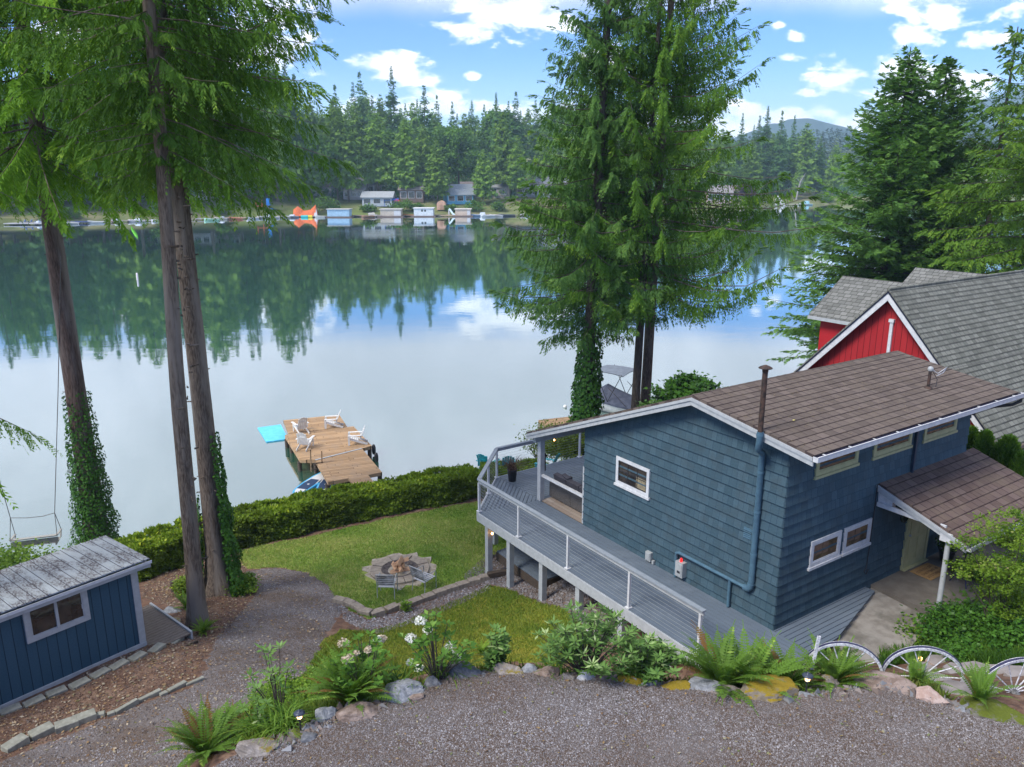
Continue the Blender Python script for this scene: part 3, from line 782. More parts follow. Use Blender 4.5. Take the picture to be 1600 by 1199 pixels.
# flue, blue ducts, wall boxes
fl = MB(); fl.tube([(-.55, .42, 9.0), (-.55, .42, 10.50)], .060, 12); fl.build('flue_pipe', M['rust'], house)
fl = MB(); fl.lathe([(.0, .17), (.10, .13), (.15, .10), (.15, .085), (.07, .07), (.065, 0)], (-.55, .42, 10.42), 16); fl.build('flue_cap', M['rust'], house)
fl = MB(); fl.tube([(-.55, .42, 9.05), (-.55, .42, 8.87), (-.50, .47, 8.60), (-.16, .62, 8.42), (-.10, .66, 8.30), (-.10, .66, 5.02)], .075, 12)
for zz in (8.95, 7.9, 6.9, 5.8): fl.tube([((-.55 if zz > 8.7 else -.10), (.42 if zz > 8.7 else .66), zz), ((-.55 if zz > 8.7 else -.10), (.42 if zz > 8.7 else .66), zz + .05)], .084, 12)
fl.tube([(-.10, .66, 5.06), (-.10, .68, 4.95), (-.10, .74, 4.89), (-.10, .84, 4.87)], .09, 12)
fl.build('duct', M['bluepipe'], house)
fl = MB(); fl.tube([(-.10, .78, 4.875), (-.10, 3.02, 4.875), (-.10, 3.12, 4.83), (-.08, 3.14, 4.72), (-.08, 3.14, 4.12)], .045, 10); fl.build('conduit', M['bluepipe'], house)
fl = MB(); fl.tube([(-.10, 1.30, 4.85), (-.10, 1.30, 4.12)], .04, 10); fl.build('conduit', M['bluepipe'], house)
bx = MB(); bx.bb(-.19, -.03, 2.80, 3.06, 4.24, 4.66); bx.bb(-.205, -.19, 2.83, 3.03, 4.28, 4.62); bx.bb(-.212, -.205, 2.87, 2.97, 4.36, 4.42, 1)
e1 = bx.build('control_box', [M['greybox'], M['blackm']], house)
MB().lathe([(.035, 0), (.035, .07), (.02, .10), (0, .10)], (-.11, 2.93, 4.66), 10).build('alarm_lamp', M['redlamp'], e1)
bx = MB(); bx.bb(-.13, -.03, 4.06, 4.26, 4.16, 4.42); bx.bb(-.15, -.13, 4.09, 4.23, 4.2, 4.40); bx.bb(-.10, -.03, 3.96, 4.03, 4.12, 4.22); bx.build('meter_box', M['greybox'], house)
bx = MB()
for i in range(5): bx.box((-.045, .93, 6.13 + i * .05), (.03, .22, .012), ry=.5)
bx.bb(-.035, -.01, .80, 1.06, 6.10, 6.38); bx.build('vent_louver', M['bluepipe'], house)
wi = MB(); wi.tube([(3.64, -.05, 7.0), (3.64, -.05, 6.2), (3.62, -.05, 5.3), (3.60, -.05, 4.7), (3.5, -.06, 4.62), (3.6, -.06, 4.5), (3.68, -.06, 4.62)], .012, 5); wi.build('cable', M['blackm'], house)
# service mast on the roof
ms = MB(); zz = roof_z(.35); ms.tube([(6.2, .35, zz - .05), (6.2, .35, zz + .52)], .04, 10); ms.lathe([(.12, 0), (.10, .03), (.05, .06)], (6.2, .35, zz), 12)
mast = ms.build('service_mast', M['rust'], house)
ms = MB(); ms.lathe([(.055, 0), (.075, .04), (.06, .10), (.0, .13)], (6.2, .35, zz + .48), 12); ms.build('weather_head', M['greybox'], mast)
ms = MB(); ms.tube([(6.25, .35, zz + .52), (6.4, .25, zz + .40), (6.55, .22, zz + .46), (6.75, .2, zz + .54), (6.62, .22, zz + .40), (6.42, .28, zz + .32)], .011, 5, m=0)
ms.tube([(6.24, .33, zz + .5), (6.36, .22, zz + .25), (6.30, .20, zz + .05)], .009, 5, m=1); ms.build('wires', [M['white'], M['blackm']], mast)
p0 = Vector((6.6, .25, zz + .45)); p1 = Vector((24, 1.5, 9.4))
ms = MB(); ms.tube([p0.lerp(p1, k / 10) - Vector((0, 0, sin(pi * k / 10) * .25)) for k in range(11)], .008, 4); ms.build('service_drop', M['rope'], mast)

# porch roof over the front door
PR = [(-2.35, 6.26), (0.0, 7.02)]
pr = slab2(PR, 3.72, 8.45, .05, 'porch_roof', M['shingle_p'], house)
mb = MB(); shingle_courses(mb, 3.72, 8.45, -2.38, 6.255, 0, 7.022, row=.25); mb.build('shingle_courses', M['shingle_p'], pr)
mb = MB(); rake(mb, 3.69, PR, .04, .17, .05); rake(mb, 3.66, PR, .035, .07, .05); mb.build('rake_board', M['fascia'], pr)
mb = MB(); rake(mb, 8.41, PR, .04, .17, .05); mb.build('rake_board', M['fascia'], pr)
mb = MB(); mb.bb(3.69, 8.45, -2.33, -2.30, 6.06, 6.20); mb.bb(3.69, 8.45, -2.46, -2.445, 6.10, 6.22); mb.bb(3.69, 8.45, -2.445, -2.33, 6.10, 6.12); mb.build('gutter', M['white'], pr)
mb = MB(); mb.bb(3.74, 8.41, -1.93, -1.79, 6.15, 6.33); mb.bb(3.68, 3.76, -2.0, -1.72, 6.13, 6.36); mb.bb(3.78, 3.94, -.42, -.02, 6.42, 6.80); mb.bb(3.74, 3.80, -1.8, -.03, 6.38, 6.50)
mb.build('beam', M['white'], pr)
mb = MB(); mb.tube([(3.84, -1.86, 3.74), (3.84, -1.86, 6.16)], .062, 12); mb.bb(3.70, 3.98, -2.0, -1.72, 3.55, 3.76); mb.build('porch_post', M['fascia'], pr)
mb = MB(); mb.bb(8.2, 8.32, -1.92, -1.80, 3.7, 6.16); mb.build('porch_post', M['fascia'], pr)

# ------------------------------------------------------------------ deck
deck = thing('deck', 'grey raised wooden deck wrapping the blue house, with cable railing', 'deck', (HO[0], HO[1], 0), HA)
def clip(poly, nx_, ny_, d, keep=1):
    o = []; k = len(poly)
    for i in range(k):
        a, b_ = poly[i], poly[(i + 1) % k]
        da = (a[0] * nx_ + a[1] * ny_ - d) * keep; db = (b_[0] * nx_ + b_[1] * ny_ - d) * keep
        if da >= 0: o.append(a)
        if (da >= 0) != (db >= 0):
            u = da / (da - db); o.append((a[0] + (b_[0] - a[0]) * u, a[1] + (b_[1] - a[1]) * u))
    return o
def boards(mb, poly, ang, w, gap, z0, z1, seed=0):
    nx_, ny_ = -sin(ang), cos(ang)
    ds = [p[0] * nx_ + p[1] * ny_ for p in poly]
    d = min(ds); r = random.Random(seed)
    while d < max(ds):
        q = clip(clip(poly, nx_, ny_, d + gap / 2, 1), nx_, ny_, d + w - gap / 2, -1)
        if len(q) > 2: mb.prism(q, z0, z1 + r.uniform(-.001, .001))
        d += w
ZD = 4.10
mb = MB()
boards(mb, [(-2.22, -1.15), (-.03, -1.15), (-.03, 9.40), (-2.22, 9.74)], pi / 2, .135, .017, ZD - .03, ZD, 1)
boards(mb, [(-.03, -1.15), (1.0, -1.05), (3.7, -.30), (3.7, -.03), (-.03, -.03)], 0, .135, .017, ZD - .03, ZD, 5)
boards(mb, [(-2.22, 9.75), (-.03, 9.41), (-.03, 11.97), (-.08, 11.97)], atan2(2.22, 2.14), .135, .017, ZD - .03, ZD, 2)
boards(mb, [(-.02, 9.42), (8.6, 9.42), (8.6, 11.97), (-.02, 11.97)], 0, .135, .017, ZD - .03, ZD, 3)
mb.build('decking', M['deck'], deck)
mb = MB(); mb.prism([(0.02, 7.17), (8.6, 7.17), (8.6, 9.40), (.02, 9.40)], ZD - .03, ZD + .012); mb.build('porch_floor', M['tile'], deck)
mb = MB(); mb.prism([(-2.18, -1.1), (8.5, -1.1), (8.5, -.05), (0, -.05), (0, 7.2), (8.5, 7.2), (8.5, 11.9), (-.1, 11.9), (-2.18, 9.7)][:0] or [(-2.18, -1.1), (-.05, -1.1), (-.05, 11.9), (-2.18, 9.7)], ZD - .14, ZD - .035)
mb.prism([(-.05, 7.2), (8.5, 7.2), (8.5, 11.9), (-.05, 11.9)], ZD - .14, ZD - .035); mb.prism([(-.05, -1.1), (.95, -1.0), (3.65, -.26), (3.65, -.05), (-.05, -.05)], ZD - .14, ZD - .035)
mb.build('joists', M['deck_gap'], deck)
mb = MB()
EDG = [(-2.25, -1.15), (-2.25, 9.77), (-.08, 12.0), (8.6, 12.0)]
for a, b_ in zip(EDG[:-1], EDG[1:]): mb.bar((*a, ZD - .16), (*b_, ZD - .16), .05, .28)
mb.bar((8.6, 12.0, ZD - .16), (8.6, 7.2, ZD - .16), .05, .28)
mb.build('fascia', M['fascia'], deck)
def dpost(t_, s_):
    p = hw(t_, s_); gzv = gz1(p[0], p[1])
    MB().bb(t_ - .085, t_ + .085, s_ - .085, s_ + .085, gzv - .1, ZD - .26).build('post', M['fascia'], deck)
for s_ in (9.30, 8.06, 6.37, 4.68, 2.95, 1.2): dpost(-2.12, s_)
for t_, s_ in ((-1.25, 10.65), (-.3, 11.75), (2.6, 11.8), (5.4, 11.8), (8.3, 11.8), (-.3, 9.3)): dpost(t_, s_)
# railing
ZR = ZD + 1.10
def railing(pa, pb, posts, cap=.13):
    pa = Vector(pa); pb = Vector(pb)
    mb = MB(); mb.bar((*pa, ZR), (*pb, ZR), cap, .035); mb.bar((*pa, ZR - .07), (*pb, ZR - .07), .045, .09, m=1); mb.build('handrail', [M['wingrey'], M['fascia']], deck)
    mb = MB()
    for i in range(9):
        zz = ZD + .10 + i * .103; mb.bar((*pa, zz), (*pb, zz), .0045, .0045)
    mb.build('cables', M['greybox'], deck)
    for u in posts:
        q = pa.lerp(pb, u); mb = MB()
        mb.bb(q.x - .032, q.x + .032, q.y - .032, q.y + .032, ZD, ZR - .11); mb.bb(q.x - .07, q.x + .07, q.y - .07, q.y + .07, ZD, ZD + .03)
        mb.build('rail_post', M['white'], deck)
railing((-2.18, .25), (-2.18, 9.76), [0.01, .255, .515, .765, 1.0])
railing((-2.18, 9.76), (-.10, 11.92), [.5, 1.0])
railing((-.10, 11.92), (8.5, 11.92), [.22, .44, .66, .88, 1.0])
mb = MB(); mb.bb(-.03, .07, 7.2, 9.33, ZD + .86, ZD + .93); mb.build('handrail', M['white'], deck)
mb = MB(); mb.bb(-.07, .10, 9.33, 9.50, ZD, 6.42); mb.build('porch_post', M['fascia'], house)
mb = MB(); mb.bb(4.0, 4.15, 9.33, 9.48, ZD, 6.45); mb.build('porch_post', M['fascia'], house)
mb = MB(); mb.bb(8.5, 8.65, 9.33, 9.48, ZD, 6.45); mb.build('porch_post', M['fascia'], house)
mb = MB(); mb.bb(-.3, 8.9, 9.30, 9.46, 6.20, 6.40); mb.build('beam', M['fascia'], house)
# lower landing under the deck
ld = thing('landing', 'small grey deck landing on the lawn between the deck posts', 'landing', (HO[0], HO[1], 0), HA)
mb = MB(); boards(mb, [(-1.75, 7.0), (-.1, 7.0), (-.1, 9.4), (-1.75, 9.4)], pi / 2, .14, .012, 2.70, 2.74, 9); mb.build('decking', M['deck'], ld)
mb = MB(); mb.bb(-1.76, -.09, 6.98, 9.42, 2.40, 2.69); mb.build('frame', M['darkwood'], ld)

# porch slab, walkway
sl = MB(); sl.prism([(3.95, -1.95), (9.4, -1.95), (9.4, -.03), (3.95, -.03)], 3.5, 4.085)
tag(sl.build('porch_slab', mat('porch_slab_paint', (.115, .10, .085), (.15, .135, .115), .8, 3), None, (HO[0], HO[1], 0), HA), kind='structure')
sl = MB(); sl.hexa([(.9, -2.35, 3.2), (3.72, -1.85, 3.2), (3.93, -.06, 3.2), (.9, -.9, 3.2)], [(.9, -2.35, 3.86), (3.72, -1.85, 4.02), (3.93, -.06, 4.02), (.9, -.9, 3.93)])
tag(sl.build('walkway', M['concrete'], None, (HO[0], HO[1], 0), HA), kind='structure')

# ------------------------------------------------------------------ red house
M['red'] = brickmat('red_board_siding', (0.30, 0.016, 0.020), (0.35, 0.022, 0.026), (0.10, 0.004, 0.006), 30, 0.24, 0.012, 'ZY', 0.5, 0.6)
M['red2'] = brickmat('red_board_siding_side', (0.36, 0.016, 0.022), (0.40, 0.020, 0.026), (0.10, 0.004, 0.006), 30, 0.24, 0.012, 'ZX', 0.5, 0.6)
red = thing('red_house', 'red board-sided house with steep grey shingle roof behind the blue house', 'house', (HO[0], HO[1], 0), HA)
RR = [(1.15, 5.72), (5.75, 10.54), (10.35, 5.72)]
mb = MB(); g0, g1 = 13.35, 27.0
pf = [(1.75, 1.5), (9.75, 1.5), (9.75, 6.1), (5.75, 10.35), (1.75, 6.1)]
vs = [(g0, *p) for p in pf] + [(g1, *p) for p in pf]; n = 5
mb.add(vs, [tuple(range(n))[::-1], tuple(range(n, 2 * n))] + [(i, (i + 1) % n, n + (i + 1) % n, n + i) for i in range(n)])
mb.build('wall', M['red'], red)
rr = slab2(RR, 12.95, 27.4, .06, 'roof', M['shingle_g'], red)
mb = MB(); shingle_courses(mb, 12.95, 27.4, 1.13, 5.70, 5.75, 10.542, .2042, .016); shingle_courses(mb, 12.95, 27.4, 10.37, 5.70, 5.75, 10.542, .17, .014); mb.build('shingle_courses', M['shingle_g'], rr)
mb = MB(); mb.tube([(12.93, 5.75, 10.545), (27.4, 5.75, 10.545)], .055, 8); mb.build('ridge_cap', M['shingle_g'], rr)
mb = MB(); rake(mb, 12.96, RR, .05, .34, .065); mb.build('rake_board', M['white'], rr)
mb = MB(); rake(mb, 12.93, RR, .03, .07, .058); mb.build('drip_edge', mat('navy_edge', (.01, .012, .03), rough=.5), rr)
mb = MB(); mb.bb(13.0, 27.4, 1.02, 1.13, 5.56, 5.68); mb.build('gutter', mat('brown_gutter', (.22, .17, .14), (.1, .08, .07), .6, 6), rr)
mb = MB(); mb.bb(13.28, 13.35, 5.62, 5.74, 6.2, 9.35); mb.bb(13.24, 13.35, 5.58, 5.78, 9.3, 9.42); mb.build('vent_pipe', M['white'], red)
for tt in (16.0, 21.6):
    dm = MB(); x0, x1 = tt - 1.75, tt + 1.75
    vs = [(x0, 5.95, 7.0), (x1, 5.95, 7.0), (x1, 5.95, 9.06), (tt, 5.95, 10.30), (x0, 5.95, 9.06)]
    vs = vs + [(a, 9.3, c) for a, b_, c in vs]; n = 5
    dm.add(vs, [tuple(range(n))[::-1], tuple(range(n, 2 * n))] + [(i, (i + 1) % n, n + (i + 1) % n, n + i) for i in range(n)])
    dw = dm.build('dormer', M['red2'], red)
    dr_ = MB()
    for sg in (-1, 1):
        dr_.hexa([(tt, 5.9, 10.36), (tt + sg * 2.1, 5.9, 8.90), (tt + sg * 2.1, 9.65, 8.90), (tt, 9.65, 10.36)], [(tt, 5.9, 10.43), (tt + sg * 2.1, 5.9, 8.97), (tt + sg * 2.1, 9.65, 8.97), (tt, 9.65, 10.43)])
    dr_.build('roof', brickmat('grey_shingles_dormer', (0.125, 0.128, 0.118), (0.20, 0.203, 0.19), (0.06, 0.06, 0.055), 0.30, 0.17, 0.012, 'YX', .9, .95), dw)
    dr_ = MB(); dr_.bb(tt - 2.14, tt - 2.10, 5.6, 9.67, 8.80, 8.93); dr_.bb(tt + 2.10, tt + 2.14, 5.6, 9.67, 8.80, 8.93); dr_.build('eave_board', M['fascia'], dw)
window('b', 1.75, 15, 16.2, 3.9, 5.2, M['white'], M['glass'], 0, 0, .09, parent=red)

# ------------------------------------------------------------------ blue shed
M['shed'] = brickmat('shed_boards', (0.030, 0.074, 0.112), (0.036, 0.084, 0.125), (0.012, 0.030, 0.05), 40, 0.21, 0.010, 'ZX', 0.5, 0.6)
M['shed2'] = brickmat('shed_boards_end', (0.030, 0.074, 0.112), (0.036, 0.084, 0.125), (0.012, 0.030, 0.05), 40, 0.21, 0.010, 'ZY', 0.5, 0.6)
M['tin'] = mat('weathered_tin', (0.27, 0.29, 0.30), (0.10, 0.09, 0.095), 0.9, 20.0, stretch=(1.2, 0.5, 1), detail=8, lo=0.43, hi=0.60, c3=(0.33, 0.36, 0.375), n3=2.0, bump=0.2, spec=0.1)
SC = at(225, 1005, 3.3); SA = radians(50.06)
shed = thing('garden_shed', 'small blue board shed with a weathered metal roof and a sliding window', 'shed', (SC[0], SC[1], 3.3), SA)
mb = MB(); mb.bb(-6.0, 0, 0, 2.0, -.6, 2.09)
wl = mb.build('wall', M['shed'], shed)
mb = MB(); mb.bb(  .002, .03, -.02, 2.02, -.3, 2.09); mb.build('end_wall', M['shed2'], shed)
mb = MB(); mb.bb(-.11, .035, -.035, -.002, .0, 2.12); mb.bb(.032, .05, -.035, .08, .0, 2.12); mb.build('corner_trim', M['fascia'], shed)
mb = MB(); mb.bb(-6.0, .05, -.05, -.002, -.07, .03); mb.build('sill_board', M['fascia'], shed)
mb = MB(); mb.hexa([(-6.3, -.22, 2.24), (.30, -.22, 2.24), (.30, 2.2, 2.10), (-6.3, 2.2, 2.10)], [(-6.3, -.22, 2.27), (.30, -.22, 2.27), (.30, 2.2, 2.13), (-6.3, 2.2, 2.13)])
x = -6.2
while x < .3:
    mb.hexa([(x - .018, -.22, 2.27), (x + .018, -.22, 2.27), (x + .018, 2.2, 2.13), (x - .018, 2.2, 2.13)], [(x - .008, -.22, 2.292), (x + .008, -.22, 2.292), (x + .008, 2.2, 2.152), (x - .008, 2.2, 2.152)])
    mb.hexa([(x - .034, -.22, 2.268), (x - .019, -.22, 2.268), (x - .019, 2.2, 2.128), (x - .034, 2.2, 2.128)], [(x - .034, -.22, 2.274), (x - .019, -.22, 2.274), (x - .019, 2.2, 2.134), (x - .034, 2.2, 2.134)], m=1)  # dark strip along one side of the rib, a shadow put in as colour
    mb.hexa([(x + .10, -.22, 2.27), (x + .116, -.22, 2.27), (x + .116, 2.2, 2.13), (x + .10, 2.2, 2.13)], [(x + .104, -.22, 2.278), (x + .112, -.22, 2.278), (x + .112, 2.2, 2.138), (x + .104, 2.2, 2.138)])
    x += .235
sr = mb.build('roof', [M['tin'], mat('painted_rib_shadow', (.05, .045, .05), rough=.9)], shed)
mb = MB(); mb.bb(-6.3, .30, -.245, -.222, 2.06, 2.20); mb.bb(.28, .302, -.2, 2.2, 2.02, 2.12); mb.build('eave_board', M['fascia'], shed)
mb = MB(); mb.bb(-6.3, .31, -.30, -.247, 2.17, 2.185, 1); mb.bb(-6.3, .31, -.31, -.30, 2.17, 2.245, 1); mb.bb(-6.3, .31, -.298, -.247, 2.186, 2.20, 0); mb.build('gutter', [mat('navy_gutter', (.02, .04, .16), rough=.5), M['white']], shed)
window('b', 0, -2.49, -1.14, 1.22, 2.10, M['fascia'], M['glass'], 0, 0, .11, parent=shed, sill=False)
mb = MB(); mb.bb(-1.86, -1.80, -.075, -.035, 1.33, 1.99); mb.build('mullion', M['fascia'], shed)
mb = MB(); mb.bb(-1.29, -1.25, -.045, -.036, 1.55, 1.66); mb.build('window_latch', M['white'], shed)
bwk = thing('boardwalk', 'low weathered wooden boardwalk around the foot of the blue shed', 'boardwalk', (SC[0], SC[1], 3.3), SA)
mb = MB(); boards(mb, [(.10, -.30), (1.05, -.30), (1.05, 1.9), (.10, 1.9)], 0, .12, .014, -.16, -.12, 4); boards(mb, [(-6.0, -.62), (.09, -.62), (.09, -.10), (-6, -.10)], 0, .17, .014, -.20, -.16, 6)
mb.build('boards', mat('boardwalk_wood', (.20, .165, .135), (.13, .105, .085), .85, 9, stretch=(1, 8, 1)), bwk)
mb = MB(); mb.bb(-6, 1.05, -.68, -.64, -.40, -.165); mb.bb(1.06, 1.11, -.3, 1.9, -.35, -.08, m=1); mb.build('skirt', [M['darkwood'], M['fascia']], bwk)

# ------------------------------------------------------------------ swimming dock
M['dockwood'] = brickmat('dock_boards', (0.46, 0.30, 0.165), (0.30, 0.19, 0.10), (0.09, 0.055, 0.03), 2.6, 0.19, 0.014, 'XY', 0.4, 0.8, weather=(0.30, 0.22, 0.15))
DA = at(380 + 250 / 4, 580 + 310 / 4, .7); DB = at(380 + 600 / 4, 580 + 275 / 4, .7)
da = atan2(DB[1] - DA[1], DB[0] - DA[0])
dock = thing('swim_dock', 'T-shaped brown plank dock with a gangway reaching from the hedge into the lake', 'dock', (DA[0], DA[1], 0), da)
def dl(px, py, z=.7):
    p = at(px, py, z); x = p[0] - DA[0]; y = p[1] - DA[1]
    return (x * cos(da) + y * sin(da), -x * sin(da) + y * cos(da))
zr = lambda q: [dl(380 + a / 4, 580 + b_ / 4) for a, b_ in q]
plats = [zr([(250, 310), (600, 275), (650, 350), (285, 392)]), zr([(260, 402), (288, 394), (690, 347), (803, 468), (740, 487), (450, 556), (355, 555)]), zr([(452, 562), (745, 488), (868, 634), (530, 694)])]
for i, q in enumerate(plats):
    mb = MB(); mb.prism(q, .52 - .002 * i, .70 - .004 * i)
    mb.build('platform', M['dockwood'], dock)
mb = MB(); a = zr([(655, 668), (778, 648)]); b_ = [dl(618, 800, 1.25), dl(590, 806, 1.25)]
mb.hexa([(a[0][0], a[0][1], .60), (b_[1][0], b_[1][1], 1.15), (b_[0][0], b_[0][1], 1.15), (a[1][0], a[1][1], .60)], [(a[0][0], a[0][1], .715), (b_[1][0], b_[1][1], 1.27), (b_[0][0], b_[0][1], 1.27), (a[1][0], a[1][1], .715)])
mb.build('gangway', M['dockwood'], dock)
mb = MB(); e = zr([(452, 558), (742, 486)]); mb.bar((*e[0], .703), (*e[1], .703), .10, .018); mb.build('threshold', M['fascia'], dock)
for a, b_ in [(270, 410), (300, 440), (352, 550), (455, 560), (530, 690), (605, 680), (745, 490), (865, 630), (800, 470), (690, 360), (600, 285)]:
    q = zr([(a, b_)])[0]; MB().tube([(q[0] * .98, q[1] + .12, -1.5), (q[0] * .98, q[1] + .12, .51)], .11, 8).build('pile', M['darkwood'], dock)
# things on and around the dock
def adirondack(label, px, py, z, rz, m, group, base=None):
    t_ = thing('adirondack_chair', label, 'chair', at(px, py, z), rz, group)
    mb = MB()
    for i in range(5): mb.box((0, -.22 + i * .105, .36 - i * .035), (.50, .09, .02), rx=-.32)
    mb.build('seat', m, t_)
    mb = MB()
    for i in range(5):
        hh = .72 + (.05, .11, .13, .11, .05)[i] - .05
        mb.box(((i - 2) * .105, .33 + .14, .25 + hh / 2 * .92), (.09, .02, hh), rx=-.40)
    mb.bar((-.25, .36, .40), (.25, .36, .40), .03, .06); mb.bar((-.25, .52, .72), (.25, .52, .72), .03, .05)
    mb.build('backrest', m, t_)
    for sx in (-1, 1):
        mb = MB(); mb.box((sx * .33, .08, .55), (.13, .72, .022)); mb.bar((sx * .30, .38, .54), (sx * .30, .38, .30), .03, .06); mb.build('armrest', m, t_)
        mb = MB(); mb.box((sx * .28, -.24, .27), (.035, .10, .54)); mb.build('leg', m, t_)
        mb = MB(); mb.bar((sx * .26, -.26, .38), (sx * .26, .72, .03), .03, .11, up=(0, 0, 1)); mb.build('leg', m, t_)
    return t_
adirondack('white slatted chair at the far left of the dock, back to the camera', 469, 675, .71, radians(215), M['plastic_white'], 'white chairs on the dock')
adirondack('white slatted chair at the far end of the dock beside the lake edge, facing left', 516, 668, .71, radians(-80), M['plastic_white'], 'white chairs on the dock')
adirondack('white slatted chair seen squarely from behind above the paddleboards', 479, 699, .71, radians(172), M['plastic_white'], 'white chairs on the dock')
adirondack('white slatted chair at the right edge of the dock near the fenders', 553, 694, .71, radians(-80), M['plastic_white'], 'white chairs on the dock')
fm = MB(); q = [at(380 + a / 4, 580 + b_ / 4, .06)[:2] for a, b_ in [(90, 355), (235, 335), (282, 425), (145, 443)]]
fm.prism(q, -.03, .06); tag(fm.build('floating_mat', mat('cyan_foam', (.10, .50, .72), (.13, .56, .78), .7, 3)), 'bright cyan floating water mat tied to the left of the dock', 'water mat')
def board(label, px, py, rz):
    t_ = thing('paddleboard', label, 'paddleboard', at(px, py, .12), rz, 'paddleboards beside the dock')
    pr = [(0.0, -1.55), (.14, -1.5), (.28, -1.25), (.37, -.7), (.40, 0), (.37, .7), (.26, 1.3), (.12, 1.55)]
    poly = pr + [(-x, y) for x, y in pr[::-1] if x > 0]
    mb = MB(); mb.prism(poly, 0, .10); mb.build('hull', mat('paddleboard_blue', (.03, .36, .62), rough=.35), t_)
    mb = MB(); mb.prism([(x * .78, y * .9) for x, y in poly], .10, .106); mb.build('deck_skin', M['plastic_white'], t_)
    mb = MB(); mb.prism([(-.27, -.9), (.27, -.9), (.30, -.2), (.22, .35), (-.22, .35), (-.30, -.2)], .106, .112); mb.bb(-.05, .05, -.35, -.25, .112, .115, m=1); mb.build('deck_pad', [mat('navy_pad', (.02, .045, .10), rough=.8), M['plastic_white']], t_)
    return t_
board('blue and white paddleboard standing fully clear beside the dock ladder', 487, 757, radians(-16))
board('blue and white paddleboard half under the gangway of the dock', 511, 757, radians(2))
ld2 = thing('dock_ladder', 'pair of upright brown dock boards with rungs at the dock edge', 'ladder', at(490, 727, .65), da)
mb = MB(); mb.box((-.12, 0, .25), (.06, .13, 1.3), rx=.2); mb.build('rail', M['dockwood'], ld2)
mb = MB(); mb.box((.42, .05, .15), (.06, .13, 1.2), rx=.2); mb.build('rail', M['dockwood'], ld2)
mb = MB(); [mb.box((.15, .02, z), (.5, .05, .04)) for z in (-.25, .05)]; mb.build('rung', M['darkwood'], ld2)
for i, (px, py, z) in enumerate([(584, 703, .35), (588, 716, .2)]):
    tag(MB().lathe([(0, -.3), (.08, -.26), (.11, -.1), (.11, .12), (.07, .26), (0, .3)], (0, 0, 0), 10).build('fender', M['blackm'], None, at(px, py, z)), ('upper', 'lower')[i] + ' black fender hanging off the right corner of the dock', 'fender', 'dock fenders')
mb = MB(); mb.box((0, 0, .9), (.22, .22, 1.8)); mb.build('hull', M['plastic_white']) if False else None
tag(MB().tube([(0, 0, -.3), (0, 0, .9)], .13, 10).lathe([(.13, .9), (.09, .97), (0, 1.0)], (0, 0, 0), 10).build('marker_buoy', mat('pinkish_white_buoy', (.75, .66, .68), rough=.5), None, at(215, 438, 0)), 'slim pinkish-white marker buoy out on the green water', 'buoy')
tag(MB().lathe([(0, -.12), (.09, -.08), (.13, 0), (.09, .09), (0, .13)], (0, 0, 0), 12).build('mooring_buoy', M['plastic_white'], None, at(883, 636, .06)), 'small round white buoy floating left of the ivy-covered trunk', 'buoy')
# neighbouring dock and boat
nd = thing('stone_dock', 'tan plank dock with stone edge by the ivy-clad tree', 'dock', at(886, 662, .6), radians(20))
mb = MB(); boards(mb, [(-1.4, -2.0), (2.2, -2.0), (2.2, 1.0), (-1.4, 1.0)], 0, .15, .012, -.1, .05, 3); mb.build('decking', M['dockwood'], nd)
mb = MB(); mb.bb(-1.4, 2.2, -2.0, 1.0, -1.3, -.11); mb.build('crib', M['paver_brown'], nd)
bt = thing('motor_boat', 'moored motor boat under navy covers with a raised grey bimini top', 'boat', at(953, 642, 0), radians(48))
hull = MB(); st = []
for y, w_, z0, z1 in [(-2.6, .95, -.1, .75), (-1.2, 1.08, -.15, .78), (.4, 1.05, -.15, .85), (1.7, .75, -.1, .98), (2.7, .06, .2, 1.10)]:
    st.append([(-w_, y, z1), (-w_ * .8, y, (z0 + z1) / 2), (0, y, z0 - .15), (w_ * .8, y, (z0 + z1) / 2), (w_, y, z1)])
vs = [p for r_ in st for p in r_]
hull.add(vs, [(i * 5 + j, i * 5 + j + 1, i * 5 + j + 6, i * 5 + j + 5) for i in range(4) for j in range(4)] + [(4, 3, 2, 1, 0)], 0, True)
hull.build('hull', M['plastic_white'], bt)
cv = MB(); st2 = []
for y, w_, z1, zt in [(-2.62, .98, .78, .95), (-1.2, 1.11, .81, 1.35), (.2, 1.08, .88, 1.75), (1.0, .92, .93, 1.25), (1.9, .68, 1.0, 1.12), (2.75, .08, 1.12, 1.14)]:
    st2.append([(-w_, y, z1 - .12), (-w_, y, z1), (-w_ * .45, y, (z1 + zt * 2) / 3), (0, y, zt), (w_ * .45, y, (z1 + zt * 2) / 3), (w_, y, z1), (w_, y, z1 - .12)])
vs = [p for r_ in st2 for p in r_]
cv.add(vs, [(i * 7 + j, i * 7 + j + 7, i * 7 + j + 8, i * 7 + j + 1) for i in range(5) for j in range(6)] + [(0, 1, 2, 3, 4, 5, 6)])
cv.build('cover', mat('navy_canvas', (.045, .055, .085), (.07, .08, .115), .8, 4), bt)
bm = MB(); n = 6; vs = []
for i in range(n + 1):
    for j in range(4):
        vs.append((-1.05 + 2.1 * i / n, -1.6 + j * .72, 2.75 + .16 * sin(pi * i / n) - .05 * (j in (0, 3))))
bm.add(vs, [(i * 4 + j, i * 4 + j + 4, i * 4 + j + 5, i * 4 + j + 1) for i in range(n) for j in range(3)], 0, True)
bm.add([(v[0], v[1], v[2] - .04) for v in vs], [(i * 4 + j, i * 4 + j + 1, i * 4 + j + 5, i * 4 + j + 4) for i in range(n) for j in range(3)], 0, True)
bm.build('bimini_top', mat('grey_canvas', (.16, .19, .23), (.13, .155, .19), .8, 4), bt)
